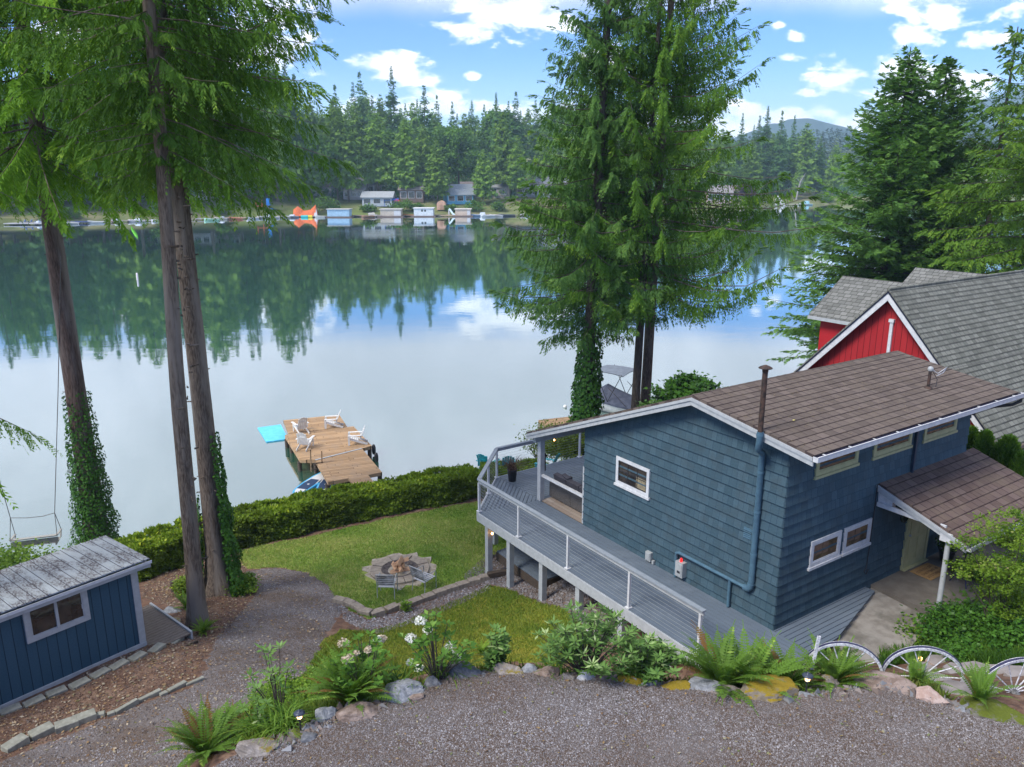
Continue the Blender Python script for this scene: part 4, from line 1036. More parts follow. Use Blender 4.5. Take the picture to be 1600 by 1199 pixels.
for sx in (-1, 1):
    mb = MB(); mb.tube([(sx * 1.05, -1.5, 2.75), (sx * 1.05, -.5, .9)], .022, 6); mb.tube([(sx * 1.05, .5, 2.75), (sx * 1.05, -.5, .9)], .022, 6); mb.tube([(sx * 1.05, -.55, 1.8), (sx * 1.05, -1.9, .85)], .018, 6); mb.build('bimini_frame', M['blackm'], bt)

# ------------------------------------------------------------------ porch and patio things
def metal_chair(label, px, py, rz):
    p = on(px, py); t_ = thing('strap_chair', label, 'chair', p, rz, 'metal chairs by the fire pit')
    mb = MB(); [mb.box((0, -.20 + i * .085, .43 - .005 * i), (.50, .062, .015)) for i in range(6)]; mb.build('seat', mat('grey_strap', (.34, .35, .37), rough=.5), t_)
    mb = MB(); [mb.box((0, .27 + i * .022, .52 + i * .075), (.50, .015, .05), rx=-.25) for i in range(5)]; mb.build('backrest', mat('dark_strap', (.06, .065, .075), (.3, .31, .33), .5, 3), t_)
    for sx in (-1, 1):
        mb = MB(); mb.tube([(sx * .27, -.24, 0), (sx * .27, -.24, .62), (sx * .27, -.20, .65), (sx * .27, .26, .65)], .014, 6); mb.build('leg', M['greybox'], t_)
        mb = MB(); mb.tube([(sx * .27, .30, 0), (sx * .27, .25, .43), (sx * .27, .40, .90)], .014, 6); mb.build('leg', M['greybox'], t_)
    mb = MB(); mb.tube([(-.27, .40, .90), (.27, .40, .90)], .014, 6); mb.tube([(-.27, -.24, .42), (.27, -.24, .42)], .012, 6); mb.build('frame', M['greybox'], t_)
metal_chair('left of the two striped metal chairs, its back squarely to the camera', 606, 930, radians(178))
metal_chair('right of the two striped metal chairs, turned towards the fire', 664, 921, radians(142))
fp = thing('fire_pit', 'round paver fire pit with a ring of sandy ash on the lawn', 'fire pit', on(625, 893), 0)
zf = .03
for r0, r1, nn, h_, nm, mm in ((.62, .98, 15, .07, 'ring_block', M['paver_brown']),):
    for i in range(nn):
        a0 = 2 * pi * i / nn + .012; a1 = 2 * pi * (i + 1) / nn - .012
        mb = MB(); mb.prism([(r0 * cos(a0), r0 * sin(a0)), (r1 * cos(a0), r1 * sin(a0)), (r1 * cos((a0 + a1) / 2) * 1.01, r1 * sin((a0 + a1) / 2) * 1.01), (r1 * cos(a1), r1 * sin(a1)), (r0 * cos(a1), r0 * sin(a1))], -.2, h_ + .03 + .02 * sin(i * 2.3)); mb.build(nm, mm, fp)
mb = MB(); rim = [(1.20 + .11 * sin(k * 1.7) + .07 * sin(k * 4.1)) for k in range(40)]
mb.prism([(rim[k] * cos(2 * pi * k / 40), rim[k] * sin(2 * pi * k / 40)) for k in range(40)], -.25, .042); mb.build('sand_ring', groundmat('pale_sand', [(.30, .26, .20), (.22, .19, .14), (.36, .32, .26)], [2.5, 6], bs=30), fp)
mb = MB(); mb.lathe([(.0, -.02), (.35, -.02), (.60, .04), (.62, .06)], (0, 0, .05), 24); mb.build('ash_bed', M['ash'], fp)
wood = thing('firewood', 'stack of split orange firewood in the middle of the fire pit', 'firewood', (*on(625, 893)[:2], on(625, 893)[2] + .04), .3)
rr_ = random.Random(5)
for i, (x, y, z, a_, tl) in enumerate([(-.14, -.12, .06, .2, 0), (.14, -.10, .06, .1, 0), (0, .14, .06, .3, 0), (-.16, .02, .17, 1.7, .1), (.10, .0, .17, 1.4, -.1), (0, -.18, .19, 1.55, .1), (-.05, 0, .28, .4, .1), (.12, .10, .28, .1, .2), (0, -.05, .36, 1.1, .15)]):
    mb = MB(); L_ = .40; w_ = .075
    d_ = Vector((cos(a_) * cos(tl), sin(a_) * cos(tl), sin(tl))) * L_ / 2; n_ = Vector((-sin(a_), cos(a_), 0)) * w_; c0 = Vector((x, y, z))
    vs = [c0 - d_ - n_ - Vector((0, 0, .04)), c0 - d_ + n_ - Vector((0, 0, .04)), c0 - d_ + Vector((0, 0, .07)), c0 + d_ - n_ - Vector((0, 0, .04)), c0 + d_ + n_ - Vector((0, 0, .04)), c0 + d_ + Vector((0, 0, .07))]
    mb.add(vs, [(0, 1, 2), (3, 5, 4), (0, 3, 4, 1), (1, 4, 5, 2), (2, 5, 3, 0)]); mb.build('split_log', M['log'], wood)

sf = thing('outdoor_sofa', 'grey wicker outdoor sofa with charcoal cushions behind the porch rail', 'sofa', (*hw(.48, 8.3)[:2], 4.113), HA + pi / 2)
mb = MB(); mb.bb(-1.02, 1.02, -.78, .0, .05, .36); mb.build('frame', M['wicker'], sf)
mb = MB(); mb.hexa([(-1.02, .0, .05), (0, .0, .05), (0, .09, .05), (-1.02, .09, .05)][:4], [(-1.02, .02, .66), (0, .02, .66), (0, .11, .66), (-1.02, .11, .66)]); mb.build('back_panel', M['wicker'], sf)
mb = MB(); mb.hexa([(.015, .0, .05), (1.02, .0, .05), (1.02, .09, .05), (.015, .09, .05)], [(.015, .02, .66), (1.02, .02, .66), (1.02, .11, .66), (.015, .11, .66)]); mb.build('back_panel', M['wicker'], sf)
for sx in (-1, 1): MB().bb(sx * 1.0, sx * 1.12, -.78, .1, .05, .56).build('armrest', M['wicker'], sf)
for i in range(3):
    MB().box((-.67 + i * .67, -.38, .42), (.64, .70, .13)).build('seat_cushion', M['cushion'], sf)
    MB().box((-.67 + i * .67, -.08, .66), (.64, .17, .42), rx=-.2).build('back_cushion', M['cushion'], sf)
tag(MB().box((0, 0, 0), (.42, .14, .42), rx=-.3, rz=.3).build('throw_pillow', M['pillow'], None, (*hw(.62, 7.55)[:2], 4.84), HA + pi / 2), 'square grey throw pillow leaning on the porch sofa next to the wall', 'pillow')
tag(MB().box((0, 0, 0), (.42, .14, .42), rx=-.3, rz=-.2).build('throw_pillow', M['cushion'], None, (*hw(.62, 8.75)[:2], 4.84), HA + pi / 2), 'square charcoal throw pillow on the middle of the porch sofa', 'pillow')
for px, py, z, rz_, lb in ((764, 737, 2.0, 2.6, 'turquoise lakeside chair at the hedge end, leftmost of three'), (791, 739, 2.0, 3.3, 'turquoise lakeside chair seen over the deck railing behind the potted grass'), (850, 741, 2.4, -2.0, 'turquoise slatted lakeside chair right of the porch post')):
    p = at(px, py, z)
    adirondack(lb, px, py, z, rz_, M['turq'], 'turquoise chairs by the shore')
# doormat with writing-like marks
dm = thing('doormat', 'tan coir doormat with dark lettering before the cream front door', 'doormat', (*hw(5.92, -.52)[:2], 4.088), HA)
MB().bb(-.45, .45, -.30, .30, 0, .015).build('mat_pad', mat('coir', (.34, .21, .085), (.26, .155, .06), 1, 40, bump=.4), dm)
mb = MB(); rr_ = random.Random(3)
for r_ in range(3):
    x = -.36
    while x < .34:
        w_ = rr_.uniform(.03, .05); y = .14 - r_ * .15
        mb.bb(x, x + .012, y - .04, y + .04, .015, .017); 
        if rr_.random() < .6: mb.bb(x + .014, x + w_, y + .03, y + .04, .015, .017)
        if rr_.random() < .5: mb.bb(x + .014, x + w_, y - .04, y - .03, .015, .017)
        if rr_.random() < .4: mb.bb(x + w_ - .012, x + w_, y - .029, y + .029, .015, .0168)
        x += w_ + .022
mb.build('lettering', mat('dark_print', (.07, .035, .02), rough=1), dm)
# lamp bulbs of the string light under the deck
for i, (px, py, z) in enumerate([(769, 834, 3.6), (799, 852, 3.6), (866, 688, 2.6), (556, 803, 1.9)]):
    p = at(px, py, z) if i != 3 else on(527, 803, .35)
    t_ = thing('light_bulb', ['small lit bulb between the two leftmost deck posts', 'lit bulb hanging beside the second deck post', 'lit lantern on the bulkhead under the ivy-clad tree', 'tiny lit path light at the foot of the hedge'][i], 'light', p, 0, 'small lit bulbs')
    MB().lathe([(.0, -.06), (.032, -.03), (.035, 0), (.015, .04), (.0, .045)], (0, 0, 0), 10).build('bulb', M['bulb'], t_)
    MB().lathe([(.016, .04), (.018, .09), (0, .09)], (0, 0, 0), 8).build('socket', M['blackm'], t_)
    if i == 3: MB().tube([(0, 0, .09), (0.04, 0, .1), (.04, 0, -.4)], .01, 5).build('stake', M['blackm'], t_)
    elif i < 2: MB().tube([(0, 0, .09), (0, 0, .32)], .006, 4).build('wire', M['blackm'], t_)
# tree swing
sp = at(58, 848, 1.75); sw = thing('bench_swing', 'white weathered bench swing hanging on ropes over the shore', 'swing', sp, radians(18))
mb = MB(); [mb.box((0, y, 0), (1.45, .075, .022)) for y in (-.2, -.11, -.02, .07, .16)]; mb.build('seat', M['oldwood'], sw)
mb = MB(); mb.box((0, -.26, .30), (1.5, .10, .04), rx=.2); mb.box((0, -.25, .13), (1.5, .02, .20), rx=.2); mb.build('backrest', M['oldwood'], sw)
for sx in (-1, 1):
    mb = MB(); mb.bar((sx * .74, -.30, .32), (sx * .74, .36, .26), .07, .03); mb.bar((sx * .74, .30, .26), (sx * .72, .22, .0), .05, .03); mb.build('armrest', M['oldwood'], sw)
mb = MB(); [mb.bar((x, -.25, -.03), (x, .2, -.03), .04, .12) for x in (-.65, -.2, .2, .65)]; mb.build('brace', M['oldwood'], sw)
for sx, tx, ty in ((-1, -55, 560), (1, 95, 400)):
    tp = Vector(atY(tx, ty, sp[1] - .2)) - Vector(sp); tp.rotate(Matrix.Rotation(-radians(18), 3, 'Z'))
    kx = Vector((sx * .70, 0, 1.05))
    mb = MB(); mb.tube([(sx * .74, -.30, .32), kx], .012, 4); mb.tube([(sx * .74, .34, .26), kx], .012, 4); mb.tube([kx, kx.lerp(tp, .5) + Vector((0, 0, -.1)), tp], .013, 5); mb.build('rope', M['rope'], sw)
mb = MB(); mb.tube([(-.70, 0, 1.05), (-.2, 0, .98), (.3, 0, .97), (.70, 0, 1.05)], .012, 4); mb.build('rope', M['rope'], sw)
# ------------------------------------------------------------------ trees
def frames(D):
    """unit dirs -> side and up vectors"""
    up = np.tile(np.array([0, 0, 1.0]), (len(D), 1))
    s = np.cross(D, up); nrm = np.linalg.norm(s, axis=1, keepdims=True)
    s = np.where(nrm > 1e-3, s / np.maximum(nrm, 1e-6), np.array([1.0, 0, 0]))
    u = np.cross(s, D)
    return s, u
def norm(a): return a / np.maximum(np.linalg.norm(a, axis=-1, keepdims=True), 1e-9)

def leaf_quads(Pb, D, L, Wd, N):
    """diamond leaves: base points, directions, lengths, widths, face normals"""
    S_ = norm(np.cross(D, N)); L = L[:, None]; Wd = Wd[:, None]
    V = np.stack([Pb, Pb + D * L * .45 + S_ * Wd, Pb + D * L, Pb + D * L * .45 - S_ * Wd], 1).reshape(-1, 3)
    return V

def conifer(seed, H, base, clearz, prof, dens=14, e0=(-.15, .45), sag=.25, up=.2, twig=(.35, .85), tsp=.13, droop=(-1.1, -.35), nleaf=7,
            leafl=.11, leafw=.016, cut=None, spread=.9, azw=None, toptuft=True, tipf=.12, whorl=0, ang=35, fine=0):
    """returns leaf vertices, tints, limb curves; prof(q) = branch length at relative crown height q (0 bottom, 1 top)"""
    r = np.random.RandomState(seed)
    n = int((H - clearz) * dens)
    q = np.sort(r.rand(n)) if not whorl else np.clip(np.repeat(np.linspace(0.0, .99, n // whorl), whorl)[:n] + r.randn((n // whorl) * whorl) * .003, 0, .995)[:n]
    n = len(q)
    hz_ = clearz + q * (H - clearz)
    az = (np.arange(n) * 2.39996 + r.randn(n) * .5) % (2 * pi)
    Lb = np.array([prof(a) for a in q]) * (0.62 + .5 * r.rand(n))
    if azw is not None: Lb = Lb * azw(az, q)
    if cut is not None:
        k = cut(hz_, az, Lb); q, hz_, az, Lb = q[k], hz_[k], az[k], Lb[k]; n = len(q)
    k = Lb > .12; q, hz_, az, Lb = q[k], hz_[k], az[k], Lb[k]; n = len(q)
    el = e0[0] + (e0[1] - e0[0]) * q + r.randn(n) * .08
    sg = sag * (1 - .5 * q) * (0.7 + .6 * r.rand(n)); upp = up * (0.6 + .8 * r.rand(n))
    hd = np.stack([np.cos(az), np.sin(az), np.zeros(n)], -1)
    side = np.stack([-np.sin(az), np.cos(az), np.zeros(n)], -1); bend = r.randn(n) * .10
    def curve(i, u):
        l = Lb[i]
        return np.stack([np.zeros_like(u), np.zeros_like(u), hz_[i]], -1) + (hd[i] * (u * l)[:, None]) + side[i] * (bend[i] * u * u * l)[:, None] + \
            np.array([0, 0, 1.0]) * ((el[i] * u - sg[i] * 1.6 * u * u + (upp[i]) * u ** 3.2 * 1.3) * l)[:, None]
    # twigs
    nt_ = np.maximum((Lb / tsp).astype(int), 3)
    bi = np.repeat(np.arange(n), nt_)
    k_in = np.arange(len(bi)) - np.repeat(np.cumsum(nt_) - nt_, nt_)
    u = .10 + .90 * (k_in + r.rand(len(bi))) / nt_[bi]
    u = np.clip(u, 0.08, 1.0)
    P0 = curve(bi, u); P1 = curve(bi, np.minimum(u + .02, 1.03)); T = norm(P1 - P0)
    sgn = np.where(k_in % 2 == 0, 1.0, -1.0)
    s, _ = frames(T)
    a = np.radians(58 + r.randn(len(bi)) * 14) * (1 - .35 * u)
    last = u > .93
    a = np.where(last, a * .25, a)
    dr = droop[0] + (droop[1] - droop[0]) * r.rand(len(bi))
    TD = T * np.cos(a)[:, None] * spread + s * (sgn * np.sin(a))[:, None] * spread
    TD[:, 2] += np.where(last, dr * .2, dr)
    TD = norm(TD)
    tl = (twig[0] + (twig[1] - twig[0]) * r.rand(len(bi))) * (1.1 - .55 * u) * (np.clip(Lb[bi] / 2.0, .35, 1.15) if not fine else np.clip(Lb[bi] / fine, .22, 1.1))
    # leaflets
    m = nleaf; tw = np.repeat(np.arange(len(bi)), m); v = (np.tile(np.arange(m), len(bi)) + r.rand(len(bi) * m)) / m
    alt = np.where(np.tile(np.arange(m), len(bi)) % 2 == 0, 1.0, -1.0)
    ss, uu = frames(TD)
    gravity = np.array([0, 0, -1.0]) * (v ** 2 * tl[tw] * .25)[:, None]
    LP = P0[tw] + TD[tw] * (v * tl[tw])[:, None] + gravity
    la = np.radians(ang + 10 * r.randn(len(tw)))
    roll = r.randn(len(bi))[tw] * .5
    sd = ss[tw] * np.cos(roll)[:, None] + uu[tw] * np.sin(roll)[:, None]
    LD = TD[tw] * np.cos(la)[:, None] + sd * (alt * np.sin(la))[:, None]; LD[:, 2] -= .18; LD = norm(LD)
    nn_ = norm(np.cross(TD[tw], sd) + r.randn(len(tw), 3) * .35)
    ll = leafl * (1.15 - .55 * v) * (.7 + .6 * r.rand(len(tw))); lw = leafw * (.7 + .6 * r.rand(len(tw)))
    if fine: k_ = np.clip(.35 + .65 * Lb[bi][tw] / fine, 0, 1); ll = ll * k_; lw = lw * k_
    V = leaf_quads(LP, LD, ll, lw, nn_)
    bt_ = r.rand(n); tt = r.rand(len(bi))
    tint = np.clip(.22 + .30 * bt_[bi][tw] + .28 * tt[tw] + .10 * r.randn(len(tw)) + tipf * (u[tw] ** 3) * 1.2 + .12 * v, 0, 1)
    return V, tint, (n, curve, Lb, hz_)

def limbs(mb_v, mb_f, n, curve, Lb, r0=.018, nseg=5, sides=3, umax=.97):
    off = sum(len(v) for v in mb_v)
    us = np.linspace(0, umax, nseg)
    for i in range(n):
        C_ = curve(np.full(nseg, i), us); T = np.gradient(C_, axis=0); T = norm(T); s, u_ = frames(T)
        rad = (r0 * (.35 + .35 * Lb[i])) * (1 - us * .85)
        ring = []
        for k in range(sides):
            a = 2 * pi * k / sides
            ring.append(C_ + s * (rad * cos(a))[:, None] + u_ * (rad * sin(a))[:, None])
        V = np.stack(ring, 1).reshape(-1, 3)
        F = [(j * sides + k, j * sides + (k + 1) % sides, (j + 1) * sides + (k + 1) % sides, (j + 1) * sides + k) for j in range(nseg - 1) for k in range(sides)]
        mb_v.append(V); mb_f.append(np.array(F) + off); off += len(V)

def trunk_mesh(H, r0, top=.03, flare=1.5, lean=(0, 0), n=16, seg=26, seed=0, zbot=-.4, wob=.0, lobes=5):
    r = np.random.RandomState(seed); zs = np.concatenate([[zbot], np.linspace(0, 1.6, 7)[:-1], np.linspace(1.6, H, seg)])
    V = []; ph = r.rand(3) * 6.28
    for z in zs:
        q = max(z, 0) / H; rad = r0 * (1 - q) ** .85 + top
        fl = 1 + (flare - 1) * math.exp(-max(z, 0) / .55)
        cx = lean[0] * z + wob * sin(z * .55 + ph[0]) ; cy = lean[1] * z + wob * sin(z * .47 + ph[1])
        for k in range(n):
            a = 2 * pi * k / n
            rr = rad * fl * (1 + .05 * sin(3 * a + ph[0] + z * .3) + (fl - 1) * .35 * sin(lobes * a + ph[2]) + .02 * r.randn())
            V.append((cx + rr * cos(a), cy + rr * sin(a), z))
    ns = len(zs)
    F = [(j * n + k, j * n + (k + 1) % n, (j + 1) * n + (k + 1) % n, (j + 1) * n + k) for j in range(ns - 1) for k in range(n)]
    return np.array(V), np.array(F)

def build_conifer(name, label, group, loc, H, r0, clearz, prof, leafm, barkm, seed, flare=1.5, lean=(0, 0), wob=0.0, limb_r=.018, stubs=0, seg=26, cat='tree', **kw):
    t_ = thing(name, label, cat, loc, 0, group)
    V, tint, (n, curve, Lb, hz_) = conifer(seed, H, 0, clearz, prof, **kw)
    def wobv(V):
        V = V.copy(); z = V[:, 2]; ph = np.random.RandomState(seed).rand(3) * 6.28
        V[:, 0] += lean[0] * z + wob * np.sin(z * .55 + ph[0]); V[:, 1] += lean[1] * z + wob * np.sin(z * .47 + ph[1]); return V
    V = wobv(V)
    np_mesh('crown', V, np.arange(len(V)).reshape(-1, 4), leafm, t_, tint)
    tv, tf = trunk_mesh(H, r0, flare=flare, lean=lean, seed=seed, wob=wob, seg=seg)
    vs = [tv]; fs = [tf]
    lv, lf = [], []
    limbs(lv, lf, n, curve, Lb, limb_r)
    if lv:
        lv2 = wobv(np.concatenate(lv)); vs.append(lv2); fs.append(np.concatenate(lf) + len(tv))
    if stubs:
        r = np.random.RandomState(seed + 9); sv, sf_ = [], []
        off = sum(len(v) for v in vs)
        for k in range(stubs):
            z = 1.5 + r.rand() * (clearz - 1.5); a = r.rand() * 6.28; rad = r0 * (1 - z / H) * .9; l_ = rad + .06 + r.rand() * .18
            d = np.array([cos(a), sin(a), .1]); s_ = np.array([-sin(a), cos(a), 0]); u_ = np.array([0, 0, 1.0]); c0 = np.array([lean[0] * z, lean[1] * z, z])
            w_ = .028
            q = [c0 + d * rad * .8 + s_ * w_, c0 + d * rad * .8 - s_ * w_ * .6 + u_ * w_, c0 + d * rad * .8 - s_ * w_ * .6 - u_ * w_, c0 + d * l_ + s_ * w_ * .5, c0 + d * l_ - s_ * w_ * .3 + u_ * w_ * .5, c0 + d * l_ - s_ * w_ * .3 - u_ * w_ * .5]
            sv.append(np.array(q)); b_ = off + 6 * k; sf_ += [(b_, b_ + 1, b_ + 4, b_ + 3), (b_ + 1, b_ + 2, b_ + 5, b_ + 4), (b_ + 2, b_, b_ + 3, b_ + 5)]
        vs.append(wobv(np.concatenate(sv)) if wob else np.concatenate(sv)); fs.append(np.array(sf_))
    np_mesh('trunk', np.concatenate(vs), np.concatenate(fs), barkm, t_, smooth=True)
    return t_

LM = {}
LM['hem'] = leafmat('hemlock_leaf', (0.030, 0.088, 0.010), (0.100, 0.215, 0.024), (0.24, 0.38, 0.04), .30)
LM['cedar'] = leafmat('cedar_leaf', (0.036, 0.105, 0.008), (0.12, 0.25, 0.018), (0.26, 0.42, 0.03), .34)
LM['fir'] = leafmat('fir_leaf', (0.038, 0.105, 0.024), (0.11, 0.225, 0.045), (0.19, 0.32, 0.06), .25)
LM['spruce'] = leafmat('spruce_leaf', (0.028, 0.080, 0.020), (0.082, 0.175, 0.036), (0.16, 0.27, 0.05), .26)
LM['bright'] = leafmat('bright_cedar_leaf', (0.052, 0.125, 0.014), (0.125, 0.24, 0.028), (0.22, 0.34, 0.04), .34)
LM['ivy'] = leafmat('ivy_leaf', (0.018, 0.060, 0.010), (0.060, 0.150, 0.020), (0.13, 0.24, 0.04), .15, .35)
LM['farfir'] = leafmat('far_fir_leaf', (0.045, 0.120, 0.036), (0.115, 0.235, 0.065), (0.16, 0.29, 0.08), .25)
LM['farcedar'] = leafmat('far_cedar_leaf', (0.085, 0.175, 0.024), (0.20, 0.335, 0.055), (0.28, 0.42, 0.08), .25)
LM['fardec'] = leafmat('far_deciduous_leaf', (0.045, 0.11, 0.018), (0.11, 0.22, 0.035), (0.16, 0.28, 0.05), .3)

def place(px, py, Y):
    """trunk foot at pixel column px at distance Y, standing on the ground"""
    u = (px - 800) / FPX
    z = 1.5
    for _ in range(6):
        d = Y * cos(PITCH) + (CAMZ - z) * sin(PITCH); x = u * d; z = gz1(x, Y)
    return (x, Y, z)

# left trunks (their crowns start well above the lawn)
p1 = (*at(155, 862, 1.3)[:2], 1.25)
lt1 = build_conifer('hemlock_tree', 'tall tree behind the blue shed with ivy around its trunk foot', 'tall trees at the left', p1, 31, .36, 13.5, lambda q: 5.4 * (1 - q) ** .55 * min(1, .8 + q * 3),
    LM['cedar'], M['barkred'], 11, flare=1.5, dens=14, e0=(-.20, .35), sag=.26, up=.10, twig=(.4, 1.1), tsp=.095, droop=(-1.5, -.5), nleaf=22, leafl=.19, leafw=.023, stubs=10, cut=lambda h, a, L: h < 27)
p2 = on(308, 978)
lt2 = build_conifer('cedar_tree', 'slim knobbly trunk in front of the thick ivied one, middle of the three big trunks', 'tall trees at the left', (p2[0], p2[1], p2[2] - .05), 30, .19, 12.3, lambda q: 3.3 * (1 - q) ** .6 * min(1, .45 + q * 5),
    LM['hem'], M['bark'], 12, flare=1.55, dens=10.5, e0=(-.15, .35), sag=.24, up=.14, twig=(.45, 1.05), tsp=.085, droop=(-1.5, -.6), nleaf=22, leafl=.15, leafw=.018, lean=(.033, 0), wob=.04, azw=lambda a, q: 1.0 - .60 * (np.cos(a - pi / 2) < -.5), stubs=60, cut=lambda h, a, L: h < 24.5)
p3 = on(345, 925)
lt3 = build_conifer('cedar_tree', 'thick furrowed trunk with ivy on its right side, rightmost of the three big trunks', 'tall trees at the left', (p3[0], p3[1], p3[2] - .05), 33, .29, 12.2, lambda q: 4.7 * (1 - q) ** .6 * min(1, .55 + q * 4),
    LM['hem'], M['bark'], 13, flare=1.9, dens=12, e0=(-.04, .42), sag=.20, up=.14, twig=(.45, 1.05), tsp=.09, droop=(-1.6, -.6), nleaf=23, leafl=.17, leafw=.020, stubs=24, cut=lambda h, a, L: h < 25,
    azw=lambda a, q: 1.0 - .60 * (np.cos(a - pi / 2) < -.55) + .05 * np.cos(a))
p0 = (-13.6, 15.2, gz1(-13.6, 15.2))
build_conifer('cedar_tree', 'bright green cedar reaching into the picture from beyond its left edge', 'tall trees at the left', p0, 24, .35, 7.8, lambda q: 4.9 * (1 - q) ** .5,
    LM['cedar'], M['bark'], 14, dens=8.5, e0=(-.35, .3), sag=.35, up=.10, twig=(.5, 1.1), tsp=.07, droop=(-1.3, -.4), nleaf=20, leafl=.13, leafw=.017, cut=lambda h, a, L: (h < 20) & ((h > 11.5) | (h < 9.0)) & (np.cos(a - .15) > -.5))

# ivy on trunks
def ivy(parent, r0, z0, z1, n, seed, a0=0, a1=6.283, H=30, bulge=.22, lean=(0, 0), size=.085, flare=1.5):
    r = np.random.RandomState(seed)
    z = z0 + (z1 - z0) * (1 - np.sqrt(r.rand(n)) * .999) if False else z0 + (z1 - z0) * r.beta(1.1, 1.5, n)
    a = a0 + (a1 - a0) * r.rand(n)
    th = np.clip(1.15 - (z - z0) / (z1 - z0), .1, 1)
    base = r0 * (1 - z / H) ** .85 + .03; base = base * (1 + (flare - 1) * np.exp(-z / .55))
    keep = r.rand(n) < (.25 + th); z, a, th, base = z[keep], a[keep], th[keep], base[keep]; n = len(z)
    rad = base + .02 + bulge * th * r.rand(n) ** .7 * (1 + .4 * np.sin(z * 5 + a * 3))
    P_ = np.stack([rad * np.cos(a) + lean[0] * z, rad * np.sin(a) + lean[1] * z, z], -1)
    out_ = np.stack([np.cos(a), np.sin(a), np.full(n, .25)], -1)
    D = norm(out_ * .35 + np.stack([-np.sin(a), np.cos(a), np.zeros(n)], -1) * r.randn(n)[:, None] * .6 + np.array([0, 0, -.9]))
    N = norm(out_ + r.randn(n, 3) * .45)
    V = leaf_quads(P_, D, size * (.6 + .8 * r.rand(n)), size * .48 * (.6 + .8 * r.rand(n)), N)
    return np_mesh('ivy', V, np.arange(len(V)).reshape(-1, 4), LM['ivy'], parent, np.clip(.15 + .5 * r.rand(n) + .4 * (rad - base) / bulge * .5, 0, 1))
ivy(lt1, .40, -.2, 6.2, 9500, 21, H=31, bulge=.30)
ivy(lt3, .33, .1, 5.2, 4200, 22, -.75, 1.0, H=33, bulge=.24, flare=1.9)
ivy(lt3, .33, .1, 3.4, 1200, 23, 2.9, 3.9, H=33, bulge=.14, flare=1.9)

# two tall conifers behind the deck
c1p = place(908, 700, 37.5)
ct1 = build_conifer('spruce_tree', 'tall dark conifer whose bare lower trunk is sleeved in ivy, rising behind the porch roof', 'tall trees behind the deck', c1p, 34, .33, 9.0, lambda q: (5.7 * (1 - q) ** 1.3 if q > .03 else 3.6) * (1.0 if q > .16 else .75 + q * 1.5),
    LM['spruce'], M['barkdark'], 31, lean=(.028, 0), dens=10, whorl=0, e0=(-.16, .40), sag=.14, up=.22, twig=(.35, .85), tsp=.085, droop=(-2.4, -.9), nleaf=13, leafl=.20, leafw=.030, cut=lambda h, a, L: h < 29, limb_r=.02)
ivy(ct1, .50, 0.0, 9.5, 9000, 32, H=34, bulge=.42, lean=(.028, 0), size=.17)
c2p = place(1003, 690, 38.5)
ct2 = build_conifer('spruce_tree', 'tall conifer with long upswept branches and the thicker bare trunk right of the covered boat', 'tall trees behind the deck', c2p, 34, .25, 7.6, lambda q: (8.6 * (1 - q) ** 1.5) * (.55 + q * 6 if q < .075 else 1.0),
    LM['hem'], M['bark'], 33, lean=(.020, 0), dens=10, e0=(-.14, .50), sag=.16, up=.30, twig=(.4, .95), tsp=.08, droop=(-2.4, -.9), nleaf=13, leafl=.20, leafw=.030, cut=lambda h, a, L: h < 29, limb_r=.02)
c3p = place(988, 700, 37.8)
build_conifer('spruce_tree', 'slender dark trunk standing close against the thicker bare trunk right of the boat', 'tall trees behind the deck', c3p, 26, .20, 9.5, lambda q: 2.6 * (1 - q) ** .6,
    LM['hem'], M['barkdark'], 34, lean=(.020, 0), dens=5, e0=(-.2, .4), sag=.15, up=.25, twig=(.4, .9), tsp=.12, droop=(-1.9, -.7), nleaf=8, leafl=.20, leafw=.024, cut=lambda h, a, L: h < 24, limb_r=.02)

# firs at the right
def right_tree(name, label, px, Y, H, R0, clear, m, seed, **kw):
    p = place(px, 0, Y); kw = dict(dict(dens=24, e0=(-.15, .75), sag=.10, up=.12, twig=(.45, 1.0), tsp=.17, droop=(-.6, .25), nleaf=10, leafl=.32, leafw=.055, limb_r=.02), **kw)
    return build_conifer(name, label, 'conifers at the right', p, H, .26, clear, lambda q: R0 * (1 - q) ** .78, m, M['barkdark'], seed, **kw)
right_tree('fir_tree', 'broad dense dark fir with the first pointed top left of the red house dormer', 1362, 55, 21.8, 7.8, 1.6, LM['fir'], 41)
right_tree('fir_tree', 'dense dark fir top directly right of and slightly lower than the broad fir', 1418, 57, 21.4, 6.6, 2, LM['fir'], 42)
right_tree('spruce_tree', 'open slender spruce with ladder-like upper branches and the highest tip above the red house', 1508, 52, 22.0, 5.4, 4, LM['spruce'], 43, dens=6.5, tsp=.2, droop=(-1.4, -.3), up=.25)
right_tree('cedar_tree', 'bright yellow-green cedar spreading over the red house roof at the right edge', 1600, 43, 24.5, 8.2, 3.5, LM['bright'], 44, e0=(-.15, .5), sag=.2, up=.1, dens=9, tsp=.13, twig=(.5, 1.15), droop=(-1.0, -.1), leafl=.28, leafw=.045, nleaf=12, cut=lambda h, a, L: h < 24.5)
right_tree('hemlock_tree', 'dark drooping hemlock half hidden between the spruce and the yellow-green cedar', 1478, 56, 15.5, 5.0, 2.5, LM['hem'], 45, e0=(-.15, .5), dens=8, droop=(-1.2, -.2))

